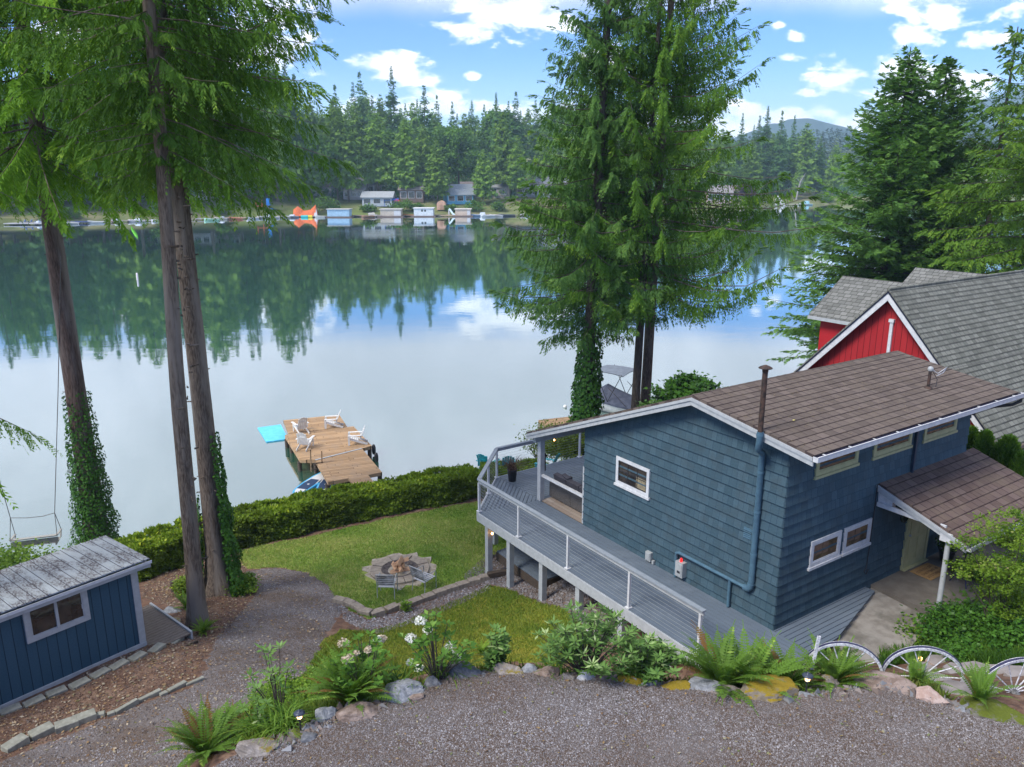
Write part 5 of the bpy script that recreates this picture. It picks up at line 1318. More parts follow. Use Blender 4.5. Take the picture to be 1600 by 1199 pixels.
# ------------------------------------------------------------------ far shore
def shoreY(x):
    return float(np.interp(x, [-400, -160, -75, -30, 40, 90, 130, 160, 230, 400], [215, 235, 285, 292, 300, 325, 395, 405, 380, 300]))
fx = np.concatenate([np.arange(-420, 460, 8.0)]); rows = [0, .5, 1.5, 4, 10, 20, 35, 55, 80, 120, 180, 260, 380, 520, 700]
def hill_z(x, d):
    h = np.interp(d, [-1, 0, 1.5, 12, 35, 90, 180, 350, 700], [-1.5, -.2, .9, 3.4, 7.5, 13, 18.5, 25, 34])
    h = h * (1 - .45 * np.clip((x - 70) / 80, 0, 1))
    return h + (d > 8) * .8 * np.sin(x * .05) + (d > 60) * 2 * np.sin(x * .021 + 1)
Vh = []; 
for d in rows:
    for x in fx:
        Vh.append((x, shoreY(x) + d, float(hill_z(x, d)) - (1.4 if d == 0 else 0)))
nx2 = len(fx)
Fh = [(j * nx2 + i, j * nx2 + i + 1, (j + 1) * nx2 + i + 1, (j + 1) * nx2 + i) for j in range(len(rows) - 1) for i in range(nx2 - 1)]
tag(np_mesh('far_shore_hill', np.array(Vh), np.array(Fh), groundmat('far_shore_ground', [(.15, .19, .055), (.22, .20, .11), (.11, .13, .045)], [.05, .12], bs=1.5, bump=.2), smooth=True), kind='structure')
def fpos(px, d, z=None):
    """far shore place at pixel column px, d metres behind the waterline"""
    x = 0.0
    for _ in range(8):
        Y = shoreY(x) + d; zz = float(hill_z(x, d)) if z is None else z
        x = (px - 800) / FPX * (Y * cos(PITCH) + (CAMZ - zz) * sin(PITCH))
    return (x, Y, zz)
# a handful of grown trees, then copies
def far_master(seed, H, R0, clear, m, shape, dens, leafl, leafw, tw, e0, droop):
    V, tint, (n, curve, Lb, hz_) = conifer(seed, H, 0, clear, shape, dens=dens, e0=e0, sag=.1, up=.1, twig=tw, tsp=.38, droop=droop, nleaf=13, leafl=leafl, leafw=leafw, tipf=.1, fine=3.2)
    r = np.random.RandomState(seed)
    me = np_mesh('crown', V, np.arange(len(V)).reshape(-1, 4), m, None, tint)
    tv, tf = trunk_mesh(H, H * .011, n=7, seg=8, seed=seed)
    tr = np_mesh('trunk', tv, tf, M['bark'], None, smooth=True)
    d = (me.data, tr.data)
    for o in (me, tr): bpy.data.objects.remove(o)
    return d
FM = []
for i, (H, R0) in enumerate([(38, 5.2), (44, 5.0), (34, 4.2), (41, 4.6)]):
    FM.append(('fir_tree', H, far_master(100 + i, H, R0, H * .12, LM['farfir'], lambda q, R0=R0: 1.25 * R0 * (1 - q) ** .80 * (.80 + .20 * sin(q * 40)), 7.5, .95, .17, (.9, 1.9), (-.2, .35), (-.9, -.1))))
CM = []
for i, (H, R0) in enumerate([(26, 6.0), (30, 6.2), (23, 5.2), (28, 5.4)]):
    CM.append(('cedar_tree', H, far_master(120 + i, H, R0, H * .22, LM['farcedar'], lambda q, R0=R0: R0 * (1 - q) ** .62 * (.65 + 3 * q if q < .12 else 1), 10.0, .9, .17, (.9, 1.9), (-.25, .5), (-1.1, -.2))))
def blob_tree(seed, H, R, m, nclump=70, nleaf=70, leaf=.55, trunk=True):
    r = np.random.RandomState(seed)
    u = norm(r.randn(nclump, 3)); rad = .55 + .45 * r.rand(nclump) ** .5
    C_ = u * rad[:, None] * np.array([R, R, H * .38]); C_[:, 2] = C_[:, 2] + H * .60
    k = np.repeat(np.arange(nclump), nleaf); off = r.randn(len(k), 3) * R * .15; off[:, 2] *= .7
    P_ = C_[k] + off; D = norm(r.randn(len(k), 3) + np.array([0, 0, -.3])); N = norm(off + r.randn(len(k), 3) * R * .12 + np.array([0, 0, R * .1]))
    V = leaf_quads(P_, D, leaf * (.6 + .8 * r.rand(len(k))), leaf * .42 * (.6 + .8 * r.rand(len(k))), N)
    tint = np.clip(.1 + .55 * r.rand(nclump)[k] + .25 * r.rand(len(k)), 0, 1)
    a = np_mesh('crown', V, np.arange(len(V)).reshape(-1, 4), m, None, tint)
    tv, tf = trunk_mesh(H * .7, H * .018, n=8, seg=6, seed=seed)
    b_ = np_mesh('trunk', tv, tf, M['bark'], None, smooth=True)
    d = (a.data, b_.data)
    for o in (a, b_): bpy.data.objects.remove(o)
    return d
DM = [('deciduous_tree', 20, blob_tree(140, 20, 6.0, LM['fardec'], 80, 80, .8)), ('deciduous_tree', 14, blob_tree(141, 14, 5.5, LM['fardec'], 70, 70, .7))]
def put(master, loc, H, rz, label, group, wide=1.0, parts=True, cat='tree'):
    nm, H0, (cm_, tm) = master; s_ = H / H0
    t_ = thing(nm, label, cat, loc, rz, group); t_.scale = (s_ * wide, s_ * wide, s_)
    c_ = bpy.data.objects.new('crown', cm_); COL.objects.link(c_); c_.parent = t_
    if parts:
        b_ = bpy.data.objects.new('trunk', tm); COL.objects.link(b_); b_.parent = t_
    return t_
rt = random.Random(77)
# front row cedars that can be told apart, px, height m, kind, distance behind the waterline
FRONT = [(15, 36, 'c1', 22, 'tall green cedar behind the far left docks'), (75, 40, 'c0', 30, 'pale green cedar above the far left docks'), (118, 24, 'd0', 26, 'leafy bright tree seen between the leftmost trunks'),
         (165, 24, 'd1', 24, 'broad leafy tree behind the long dark-blue dock'), (215, 38, 'c1', 36, 'light green cedar behind the lime kayak'), (300, 36, 'c2', 30, 'pale cedar just right of the thick ivied trunk'),
         (338, 34, 'c3', 28, 'light olive cedar left of the playground'), (372, 35, 'c1', 30, 'pale cedar over the orange playground'), (405, 27, 'c0', 26, 'olive cedar above the pontoon boat'),
         (440, 20, 'd1', 20, 'low dark leafy tree behind the orange tent'), (462, 33, 'f0', 30, 'dark spreading fir behind the orange tent'), (487, 24, 'd1', 16, 'rounded shrubby tree right of the orange tent'),
         (528, 36, 'c1', 22, 'tall pale cedar over the light blue boathouse, trunks bare at the foot'), (545, 31, 'c2', 20, 'second pale cedar over the light blue boathouse, slightly shorter'),
         (591, 33, 'c3', 26, 'pale cedar behind the tan boathouse'), (636, 30, 'c0', 24, 'broad pale cedar behind the white boathouse'), (664, 27, 'c2', 34, 'narrow cedar between the white boathouse and the small shed'),
         (684, 23.5, 'c0', 16, 'pointed cedar over the small tan shed on the shore'), (717, 26, 'd0', 48, 'vivid green round maple behind the blue lake house'),
         (755, 20, 'c2', 15, 'small pointed bright cedar right of the blue lake house'), (786, 32, 'c1', 26, 'tall pale cedar at the right of the lake houses'), (808, 24, 'c3', 20, 'pale cedar partly behind the near conifer tips'),
         (560, 34, 'c3', 40, 'pale cedar standing back between the two boathouses'), (850, 26, 'c0', 30, 'cedar behind the needles of the near left conifer'), (900, 28, 'c2', 26, 'cedar behind the ivy tree crown'),
         (965, 27, 'c1', 24, 'cedar showing through between the two near conifers'), (1090, 25, 'c3', 24, 'cedar behind the upswept branches of the near right conifer'),
         (1170, 26, 'c0', 22, 'pale cedar beside the purple-leaved tree'), (1190, 44, 'f1', 30, 'tall blue-green fir left of the bay, highest there'), (1212, 42, 'f0', 26, 'full dark fir over the white dock slide'),
         (1232, 40, 'f3', 34, 'dark fir tight against the full fir over the dock slide'), (1252, 36, 'c1', 24, 'broad blue-green cedar over the right-hand far dock'), (1275, 30, 'f2', 28, 'shorter fir at the right end of the far dock'),
         (1300, 27, 'c3', 20, 'pale blue-green cedar just left of the near fir'), (1245, 16, 'c2', 12, 'low feathery conifer behind the far right dock')]
for px, H, k, d, lb in FRONT:
    ms = {'c': CM, 'f': FM, 'd': DM}[k[0]][int(k[1])]
    put(ms, fpos(px, d), H, rt.uniform(0, 6.28), lb + ' across the lake', 'shoreline trees across the lake', rt.uniform(.9, 1.1))
for i in range(26):
    px = -50 + i * 21 + rt.uniform(-8, 8); tall = float(np.interp(px, [-60, 100, 250, 380, 450, 490, 520], [44, 44, 46, 49, 51, 45, 40]))
    ms = (FM + CM[:1])[(i * 3) % 5]
    put(ms, fpos(px, 12 + 26 * ((i * .618) % 1)), tall * rt.uniform(.9, 1.03), rt.uniform(0, 6.28), 'lofty conifer on the left far shore, %s from the left' % (ORD[i] if i < 18 else ['nineteenth', 'twentieth', 'twenty-first', 'twenty-second', 'twenty-third', 'twenty-fourth', 'twenty-fifth', 'twenty-sixth'][i - 18]),
        'lofty conifers on the left far shore', rt.uniform(.9, 1.15))
# the wood behind them
k = 0
for i in range(170):
    px = -60 + 1420 * ((i * 0.6180339) % 1.0); d = 42 + 150 * ((i * 0.7548776) % 1.0)
    if 1120 < px: d = d * .55 + 10
    if 1240 < px < 1400 and rt.random() < .75: continue
    if i % 9 == 4:
        put(DM[0], fpos(px, d), rt.uniform(24, 32), rt.uniform(0, 6.28), 'round-crowned broadleaf tree mixed into the wood across the lake', 'broadleaf trees in the far wood', 1.0, parts=(d < 70)); continue
    env = np.interp(px, [0, 300, 520, 600, 640, 700, 760, 800, 900, 1100, 1180, 1230, 1300, 1400], [1.16, 1.12, 1.02, 1.20, 1.10, .93, .88, .86, .95, .90, .92, .85, .6, .5])
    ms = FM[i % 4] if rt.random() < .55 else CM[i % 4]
    H = (rt.uniform(31, 43) if ms in FM else rt.uniform(28, 35)) * env
    put(ms, fpos(px, d), H, rt.uniform(0, 6.28), 'tall dark conifer in the unbroken wood behind the houses across the lake' if ms in FM else 'paler rounder conifer in the unbroken wood behind the houses across the lake',
        'wood behind the far shore' if ms in FM else 'paler conifers in the far wood', rt.uniform(.85, 1.15), parts=(d < 70))
# hazy wooded hills and the blue mountain
def hill(name, pts_, Y0, Y1, m, seed, amp):
    xs = np.linspace(pts_[0][0], pts_[-1][0], 160); tops = np.interp(xs, [p[0] for p in pts_], [p[1] for p in pts_])
    tops = tops + amp * smooth_noise(xs, xs * 0, .02, seed) + amp * .4 * smooth_noise(xs, xs * 0 + 9, .07, seed + 1)
    V = []
    for v in np.linspace(0, 1, 14):
        for x, tp in zip(xs, tops):
            zz = tp * sin(v * pi / 2) ** 1.2
            V.append((x, Y0 + (Y1 - Y0) * v + amp * 3 * sin(x * .01 + v * 9), zz + (amp * .5 * sin(x * .03 + v * 14)) * sin(v * pi) - (2 if v == 0 else 0)))
    for x, tp in zip(xs, tops): V.append((x, Y1 + (Y1 - Y0) * .8, -5))
    n = len(xs); F = [(j * n + i, j * n + i + 1, (j + 1) * n + i + 1, (j + 1) * n + i) for j in range(14) for i in range(n - 1)]
    o = np_mesh(name, np.array(V), np.array(F), m, smooth=True); tag(o, kind='structure')
    return xs, tops
fg = groundmat('forest_floor', [(.03, .055, .022), (.045, .075, .03), (.022, .042, .02)], [.01, .03], bs=.2, bump=.3, dist=1)
hx, ht = hill('hills', [(-700, 26), (-200, 30), (150, 30), (260, 32), (330, 38), (420, 44), (560, 46), (800, 60), (1100, 80)], 520, 980, fg, 5, 2.5)
mm_ = groundmat('mountain_forest', [(.022, .045, .035), (.03, .06, .045), (.018, .04, .032)], [.004, .012], bs=.06, bump=.4, dist=4)
def atb(px, py, Y):
    p = atY(px, py, Y); return (p[0], p[2])
Ym = 2150
hill('mountain', [atb(1080, 235, Ym), atb(1150, 215, Ym), atb(1185, 202, Ym), atb(1200, 194, Ym), atb(1214, 194, Ym), atb(1232, 186, Ym), atb(1255, 185, Ym), atb(1275, 191, Ym), atb(1300, 198, Ym), atb(1330, 208, Ym), atb(1380, 215, Ym), atb(1440, 190, Ym), atb(1520, 160, Ym), atb(1580, 144, Ym), atb(1700, 120, Ym), atb(1900, 150, Ym)], 1700, 2150, mm_, 8, 1.6)
# far-off woods on the hills: one mass
r = np.random.RandomState(5); n = 2600
X_f = r.uniform(-150, 820, n); v_ = r.rand(n) ** .8; Y_f = 540 + 440 * v_
Zt = np.interp(X_f, hx, ht) * np.sin(v_ * pi / 2) ** 1.2
Vs = []; Ts = []
for i in range(n):
    H = r.uniform(13, 25); R_ = H * .17; kk = 26; rnd = r.rand() < .2
    q = r.rand(kk); a = r.rand(kk) * 6.28
    rad = R_ * ((1 - q) if not rnd else np.sqrt(np.clip(1 - (2 * q - 1) ** 2, 0, 1)) * 1.5)
    hh = H * (.12 + .88 * q) * (1 if not rnd else .7)
    P_ = np.stack([X_f[i] + rad * np.cos(a) * .6, Y_f[i] + rad * np.sin(a) * .6, Zt[i] + hh], -1)
    D = norm(np.stack([np.cos(a), np.sin(a), np.full(kk, -.5)], -1)); N = norm(np.stack([np.cos(a), np.sin(a), np.full(kk, .9)], -1) + r.randn(kk, 3) * .3)
    Vs.append(leaf_quads(P_ + np.array([0, 0, H * .05]), D, np.full(kk, H * .14) * (.6 + .8 * r.rand(kk)), np.full(kk, H * .055), N)); Ts.append(np.clip((.8 if rnd else .1) + .3 * r.rand() + .2 * r.rand(kk), 0, 1))
V = np.concatenate(Vs)
tag(np_mesh('forest', V, np.arange(len(V)).reshape(-1, 4), leafmat('hill_wood_leaf', (.022, .05, .026), (.05, .09, .035), (.10, .13, .05), .2), None, np.concatenate(Ts)), 'hazy mixed wood covering the low hills beyond the bay', 'forest', kind='stuff')
# ------------------------------------------------------------------ garden edging blocks
def ed(px, py, drop=.3):
    """a place on the crest of the bank, at the height of the driveway edge there"""
    z = float(np.interp(px, [e_[0] for e_ in EDGE_PX], [e_[2] for e_ in EDGE_PX])); p = at(px, py, z); g_ = gz1(p[0], p[1])
    return (p[0], p[1], min(max(g_, z - drop), z + .1))
def inb(px, py): return px > 385 and py > 1035
def edging(pts_px, dims, m, labels, group, name='edging_block', lift=.03, turn=0.0):
    q = [on(*p) for p in pts_px]
    for i, p in enumerate(q):
        a = q[max(i - 1, 0)]; b_ = q[min(i + 1, len(q) - 1)]
        rz = atan2(b_[1] - a[1], b_[0] - a[0]) + turn
        d = dims[i] if isinstance(dims, list) else dims
        mb = MB(); r_ = random.Random(i * 7 + len(q))
        x, y, z = d[0] / 2, d[1] / 2, d[2]
        c = .012
        bt_ = [(-x, -y, -.12), (x, -y, -.12), (x, y, -.12), (-x, y, -.12)]
        md = [(-x, -y, z - c), (x, -y, z - c), (x, y, z - c), (-x, y, z - c)]
        tp = [(-x + c, -y + c, z), (x - c, -y + c, z), (x - c, y - c, z), (-x + c, y - c, z)]
        vs = [(vx + r_.uniform(-.006, .006), vy + r_.uniform(-.006, .006), vz) for vx, vy, vz in bt_ + md + tp]
        mb.add(vs, [(3, 2, 1, 0), (8, 9, 10, 11)] + [(k, (k + 1) % 4, 4 + (k + 1) % 4, 4 + k) for k in range(4)] + [(4 + k, 4 + (k + 1) % 4, 8 + (k + 1) % 4, 8 + k) for k in range(4)])
        o = mb.build(name, m, None, (p[0], p[1], p[2] + lift), rz + r_.uniform(-.06, .06))
        o.rotation_euler = (r_.uniform(-.04, .04), r_.uniform(-.04, .04), rz + r_.uniform(-.05, .05))
        tag(o, labels(i, len(q)), 'paver block', group)
rowA = [(17, 1112), (54, 1099), (89, 1084), (125, 1071), (157, 1055), (186, 1042), (215, 1029), (245, 1016), (274, 1003)]
edging(rowA, (.40, .24, .05), M['paver'], lambda i, n: 'grey paver along the blue shed wall, %s from the left' % ORD[i], 'pavers along the shed', turn=.12)
rowB = [(25, 1168), (66, 1149), (105, 1138), (133, 1127), (158, 1120), (174, 1118), (198, 1108), (233, 1092), (256, 1087), (277, 1077), (305, 1068)]
edging(rowB, [(.42, .26, .12)] * 4 + [(.16, .13, .06), (.14, .1, .05), (.50, .10, .07), (.52, .10, .07), (.15, .1, .05), (.42, .11, .07), (.40, .08, .05)], M['paver'],
       lambda i, n: 'block of the low step row between bark and gravel, %s from the left' % ORD[i], 'step row blocks', turn=.08)
curve_px = [(531, 943), (545, 947), (559, 954), (571, 961), (590, 962), (612, 955), (631, 951), (650, 944), (669, 937), (687, 930), (705, 924), (723, 918), (741, 912), (758, 907), (775, 901)]
edging(curve_px, (.40, .25, .11), M['paver_brown'], lambda i, n: 'brown-grey block edging the lawn corner, %s from the left' % ORD[i], 'lawn edging blocks', lift=.06)
tag(MB().box((0, 0, 0), (2.3, .17, .16)).build('timber', M['darkwood'], None, (*on(815, 893)[:2], on(815, 893)[2] + .05), radians(18)), 'dark timber edging running from the deck posts under the landing', 'timber')
stp = [(1440, 1047), (1468, 1036), (1463, 1066), (1497, 1050), (1494, 1080), (1528, 1048), (1530, 1078), (1562, 1052), (1592, 1056)]
for i, (px, py) in enumerate(stp):
    p = on(px, py); a_ = i * .9; mb = MB(); r_ = random.Random(i)
    mb.prism([(.30 * (1 + .12 * r_.uniform(-1, 1)) * cos(a_ + k * pi / 3), .25 * (1 + .15 * r_.uniform(-1, 1)) * sin(a_ + k * pi / 3)) for k in range(6)], -.1, .05)
    o = mb.build('stepping_stone', mat('flagstone', (.26, .235, .225), (.20, .18, .17), .9, 6, bump=.4) if i == 0 else bpy.data.materials['flagstone'], None, p)
    tag(o, 'irregular grey flagstone behind the wheels, %s of the stepping stones from the left' % ORD[i], 'stepping stone', 'stepping stones')

# ------------------------------------------------------------------ rocks
def rockmat(name, a, b_, moss=None, amt=.5):
    m = bpy.data.materials.new(name); m.use_nodes = True
    t = NT(m.node_tree); bs = t.n['Principled BSDF']; tc = t.node('ShaderNodeTexCoord').outputs['Object']
    c = t.mix(t.ramp(t.noise(tc, 5, 6, .7, .4), .4, .62), a, b_)
    c = t.mix(.5, c, t.mix(t.noise(tc, 40, 3, .7), (.2, .2, .2), (.8, .8, .8)), 'OVERLAY')
    if moss:
        g = t.node('ShaderNodeNewGeometry'); nz_ = t.node('ShaderNodeSeparateXYZ', ins={0: g.outputs['Normal']}).outputs[2]
        f = t.ramp(t.math('ADD', t.math('MULTIPLY', nz_, .5), t.noise(tc, 4.5, 5, .7)), 1.08 - amt * .5, 1.22 - amt * .5)
        c = t.mix(f, c, t.mix(t.noise(tc, 30, 3, .6), tuple(x * .55 for x in moss), moss))
    t.l.new(c, bs.inputs['Base Color']); bs.inputs['Roughness'].default_value = .92; bs.inputs['Specular IOR Level'].default_value = .2
    bn = t.node('ShaderNodeBump', ins={'Strength': .7, 'Distance': .02, 'Height': t.noise(tc, 22, 6, .7)}); t.l.new(bn.outputs[0], bs.inputs['Normal'])
    return m
RM = {'grey': rockmat('grey_rock', (.18, .19, .20), (.30, .31, .33)), 'dark': rockmat('dark_rock', (.10, .105, .115), (.18, .185, .20)), 'brown': rockmat('brown_rock', (.17, .125, .10), (.28, .22, .19)),
      'moss': rockmat('moss_spotted_rock', (.19, .165, .145), (.30, .27, .25), (.26, .20, .03), .25), 'yellow': rockmat('yellow_mossy_rock', (.18, .15, .11), (.24, .2, .15), (.30, .215, .022), .62),
      'pale': rockmat('pale_rock', (.34, .35, .38), (.48, .49, .52)), 'pink': rockmat('pinkish_rock', (.33, .23, .19), (.42, .33, .29)), 'green': rockmat('green_mossy_rock', (.14, .13, .11), (.2, .18, .15), (.13, .16, .02), .55)}
import bmesh
def rock(label, px, py, w, h, kind, seed, group='rocks along the driveway edge', dp=.75, name='rock', rz=None):
    """w: width in photo pixels"""
    p = ed(px, py) if inb(px, py) else on(px, py); D = sqrt(p[0] ** 2 + p[1] ** 2 + (CAMZ - p[2]) ** 2); W_ = w * .88 / FPX * D; h = h * .85
    bm = bmesh.new(); bmesh.ops.create_icosphere(bm, subdivisions=4, radius=1)
    V = np.array([v.co for v in bm.verts]); F = np.array([[v.index for v in f.verts] for f in bm.faces]); bm.free()
    r = np.random.RandomState(seed); n = norm(r.randn(22, 3)); d = .55 + .35 * r.rand(22)
    dt = V @ n.T; k = np.where(dt > .05, d / np.maximum(dt, .05), 9).min(1); V = V * np.minimum(k, 1.0)[:, None]
    V = V * (1 + .05 * smooth_noise(V[:, 0] * 3, V[:, 1] * 3 + V[:, 2] * 4, 2, seed)[:, None] + .014 * r.randn(len(V), 1))
    V = V / np.abs(V).max(0) * np.array([W_ / 2, W_ / 2 * dp, h])
    o = np_mesh(name, V, F, RM[kind], None, smooth=False)
    o.location = (p[0], p[1], p[2] - h * .05); o.rotation_euler = (0, 0, r.uniform(-.4, .4) if rz is None else rz)
    tag(o, label, 'rock', group)
for i, a in enumerate([
    ('pale lichened rock at the lower left corner of the driveway beside the big fern', 408, 1172, 74, .20, 'moss'), ('cracked greenish rock behind the lit lamp at the lower left', 462, 1150, 34, .14, 'green'), ('small dark split rock at the foot of the left lamp', 482, 1158, 30, .11, 'dark'),
    ('upright grey rock just right of the left lamp', 508, 1122, 38, .26, 'grey'), ('broad rounded brown boulder below the large central fern', 562, 1118, 82, .24, 'brown'), ('angular grey boulder right of the brown one', 626, 1090, 78, .26, 'grey'),
    ('small brown stone touching the angular grey boulder', 652, 1098, 26, .09, 'brown'), ('small dark rock under the hydrangea', 676, 1072, 34, .15, 'dark'), ('large pointed dark grey rock below the white flowers', 724, 1056, 66, .27, 'dark'),
    ('moss-topped tan rock near the middle of the row', 792, 1052, 58, .17, 'moss'), ('low grey rock right of the moss-topped tan one', 824, 1050, 36, .15, 'grey'), ('reddish brown flat rock under the rhododendron', 856, 1056, 52, .17, 'brown'),
    ('small tan stone left of the pale grey rock', 886, 1063, 30, .11, 'moss'), ('pale bluish grey rock below the rhododendron', 914, 1064, 34, .19, 'pale'), ('rusty brown rock right of the pale grey one', 946, 1064, 40, .16, 'brown'),
    ('yellow-mossed low rock left of the ferns', 982, 1069, 54, .12, 'yellow'), ('flat grey stone below the left end of the fern row', 1012, 1074, 40, .14, 'grey'), ('mossy brown mound under the first roadside fern', 1052, 1080, 62, .12, 'yellow'),
    ('long flat grey rock under the roadside ferns', 1094, 1076, 70, .15, 'grey'), ('brown moss-flecked rock left of the big yellow one', 1140, 1078, 46, .13, 'moss'), ('big rock covered in bright yellow moss left of the lamp', 1206, 1086, 104, .34, 'yellow'),
    ('brown rock peeping out behind the big yellow-mossed one', 1176, 1062, 60, .25, 'brown'), ('broad grey-brown rock right behind the right lamp', 1294, 1060, 76, .22, 'moss'), ('small grey-green stone at the foot of the right lamp', 1259, 1088, 26, .06, 'grey'),
    ('long flat dark slab of rock in front of the middle wheel', 1382, 1068, 98, .15, 'brown'), ('pinkish pitted rock at the foot of the middle wheel', 1452, 1092, 48, .17, 'pink'), ('small pale stone below the right-hand wheels', 1500, 1112, 18, .06, 'grey'),
    ('low mossy rock in front of the rightmost wheel', 1548, 1112, 84, .12, 'green'), ('moss cushion at the right edge of the gravel', 1594, 1128, 40, .09, 'green')]):
    rock(*a, seed=200 + i)
r = np.random.RandomState(9); X_ = []; Y_ = []
for (x0, y0, z0), (x1, y1, z1) in zip(edge[1:-1], edge[2:]):
    for _ in range(75): u_ = r.rand(); X_.append(x0 + (x1 - x0) * u_ + r.randn() * .10); Y_.append(y0 + (y1 - y0) * u_ + r.randn() * .12 - .08)
tag(chips('rubble', np.array(X_), np.array(Y_), .052, tintmat('small_stones', [(.12, .09, .075), (.22, .18, .16), (.16, .165, .17), (.33, .33, .35)]), 41, .015), 'small loose stones between the rocks of the driveway edge', 'rubble', kind='stuff')
for i, (px, py, w, h, k_, lb) in enumerate([(760, 880, 0, 0, 0, 0)][:0]): pass
for i, a in enumerate([('flat pale rock slab beside the boardwalk and the slim trunk', 262, 972, 44, .10, 'moss'), ('rounded grey rock under the big trunks left of the boardwalk corner', 268, 957, 34, .16, 'grey'), ('pale garden stone behind the shed corner', 232, 958, 34, .10, 'pale'),
                       ('brown stone tucked against the roots of the slim trunk', 283, 985, 24, .10, 'brown')]):
    rock(*a, seed=300 + i, group='stones by the trunks')
stump = MB(); stump.tube([(0, 0, -.1), (0, 0, .35)], [.10, .09], 10); tag(stump.build('post_stub', M['darkwood'], None, on(272, 925)), 'short dark wooden post stub left of the ivied trunk', 'post')

# ------------------------------------------------------------------ ferns and shrubs
def fern(label, px, py, R, seed, nf=26, m=None, group='sword ferns', dry=.12, el=(.75, 1.45), up=0.0, flat=1.0):
    p = ed(px, py, .5) if inb(px, py) else on(px, py, up)
    r = np.random.RandomState(seed); Vs = []; Ts = []
    R = R * (1.62 if 1000 < px < 1350 else 1.2); nf = int(nf * 1.35)
    for f in range(nf):
        a = r.rand() * 6.283; e = r.uniform(*el); L_ = R * r.uniform(.7, 1.1); isdry = r.rand() < dry
        n = 26; u = np.linspace(0, 1, n); dh = np.array([cos(a), sin(a), 0]); sd = np.array([-sin(a), cos(a), 0])
        hor = L_ * (u * cos(e) + .30 * u * u); ver = L_ * (u * sin(e) - (.22 + .28 * (1.4 - e)) * u ** 2.4) * flat
        bend = r.randn() * .1 * L_ * u * u
        C_ = dh * hor[:, None] + np.array([0, 0, 1.0]) * ver[:, None] + sd * bend[:, None]
        T = norm(np.gradient(C_, axis=0)); s_, u_ = frames(T)
        wl = R * .125 * np.sin(np.clip(u * 1.02 + .10, 0, 1) * pi) ** .6 * (1 - .25 * u)
        for sg in (-1, 1):
            D = norm(s_ * sg * .92 + T * .40 - np.array([0, 0, .12]))
            V = leaf_quads(C_, D, wl * (.9 + .2 * r.rand(n)), np.full(n, L_ / n * .50), u_ + .15 * r.randn(n, 3))
            Vs.append(V); b_ = (0.0 if isdry else .30 + .45 * r.rand()); Ts.append(np.clip(b_ + .2 * u + .08 * r.randn(n), 0 if isdry else .22, .2 if isdry else 1))
        # rachis
        V = np.stack([C_[:-1] - s_[:-1] * .006, C_[:-1] + s_[:-1] * .006, C_[1:] + s_[1:] * .005, C_[1:] - s_[1:] * .005], 1).reshape(-1, 3); Vs.append(V); Ts.append(np.full(n - 1, .1 if isdry else .55))
    V = np.concatenate(Vs)
    o = np_mesh('fern', V, np.arange(len(V)).reshape(-1, 4), m or LM['fern'], None, np.concatenate(Ts))
    o.location = p; tag(o, label, 'fern', group)
def fernmat():
    m = leafmat('fern_leaf', (0.17, 0.09, 0.03), (0.095, 0.18, 0.025), (.24, .34, .06), .25, .5)
    n = [x for x in m.node_tree.nodes if x.type == 'MAP_RANGE']
    n[0].inputs[1].default_value = .12; n[0].inputs[2].default_value = .32
    return m
LM['fern'] = fernmat()
LM['rhodo'] = leafmat('rhododendron_leaf', (0.045, 0.11, 0.022), (0.14, 0.25, 0.06), (.36, .46, .20), .15, .35)
LM['light'] = leafmat('light_shrub_leaf', (0.05, 0.12, 0.012), (0.16, 0.27, 0.03), (.30, .40, .06), .35, .5)
LM['hedge'] = leafmat('laurel_hedge_leaf', (0.060, 0.075, 0.018), (0.18, 0.27, 0.025), (.42, .48, .045), .28, .4)
LM['hydr'] = leafmat('hydrangea_leaf', (0.035, 0.10, 0.015), (0.095, 0.20, 0.03), (.18, .30, .06), .25, .5)
LM['maple'] = leafmat('maple_leaf', (0.07, 0.15, 0.015), (0.17, 0.27, 0.03), (.38, .36, .14), .4, .55)
LM['grassy'] = leafmat('strap_leaf', (0.05, 0.12, 0.015), (0.13, 0.23, 0.03), (.22, .32, .05), .3, .45)
fern('big dark sword fern in the middle of the bank, below the fading hydrangeas', 548, 1092, .86, 1, 70, dry=.10)
fern('sword fern in the bottom left corner beside the gravel', 322, 1182, .85, 2, 34, dry=.10)
fern('small fern tuft behind the corner fern, higher up the bank', 362, 1140, .50, 12, 26, dry=.05)
fern('large roadside fern with some brown fronds, leftmost of the row', 1128, 1058, .74, 3, 40, dry=.12)
fern('dense upright roadside fern second from the left', 1172, 1054, .74, 4, 38, dry=.06, el=(.7, 1.4))
fern('compact bright roadside fern between the big fern and the white stake', 1228, 1050, .68, 5, 40, dry=.04, el=(.8, 1.45))
fern('wide low roadside fern right of the white stake', 1302, 1046, .62, 6, 40, dry=.04, el=(.85, 1.45))
fern('narrow arching fern between the two right-hand wheels', 1530, 1096, .66, 7, 18, dry=.08, el=(.9, 1.45))
fern('thin fern with drooping fronds behind the middle wheel', 1432, 1052, .55, 8, 14, dry=.1)
fern('blue-green fern on the bank beside the porch post', 1505, 965, .80, 9, 26, dry=.0)
fern('fern on the bank above the ivy by the right edge', 1578, 960, .95, 10, 30, dry=.03)
fern('fern with a pale arching frond low on the right bank', 1545, 985, .70, 11, 24, dry=.05)
fern('fern leaning over the ivy mound just behind the middle wheel', 1478, 1012, .62, 16, 22, dry=0.)
fern('pair-fronded fern under the maple stems on the right bank', 1560, 930, .7, 17, 24, dry=0.02, m=LM['light'])
fern('fern above the flagstones near the right edge', 1588, 1000, .6, 18, 24, dry=0.1)
fern('fern growing at the foot of the slim trunk', 318, 990, .42, 13, 26, dry=.0, m=LM['light'])
fern('fern spreading between the boardwalk and the slim trunk', 292, 952, .55, 14, 22, dry=.0)
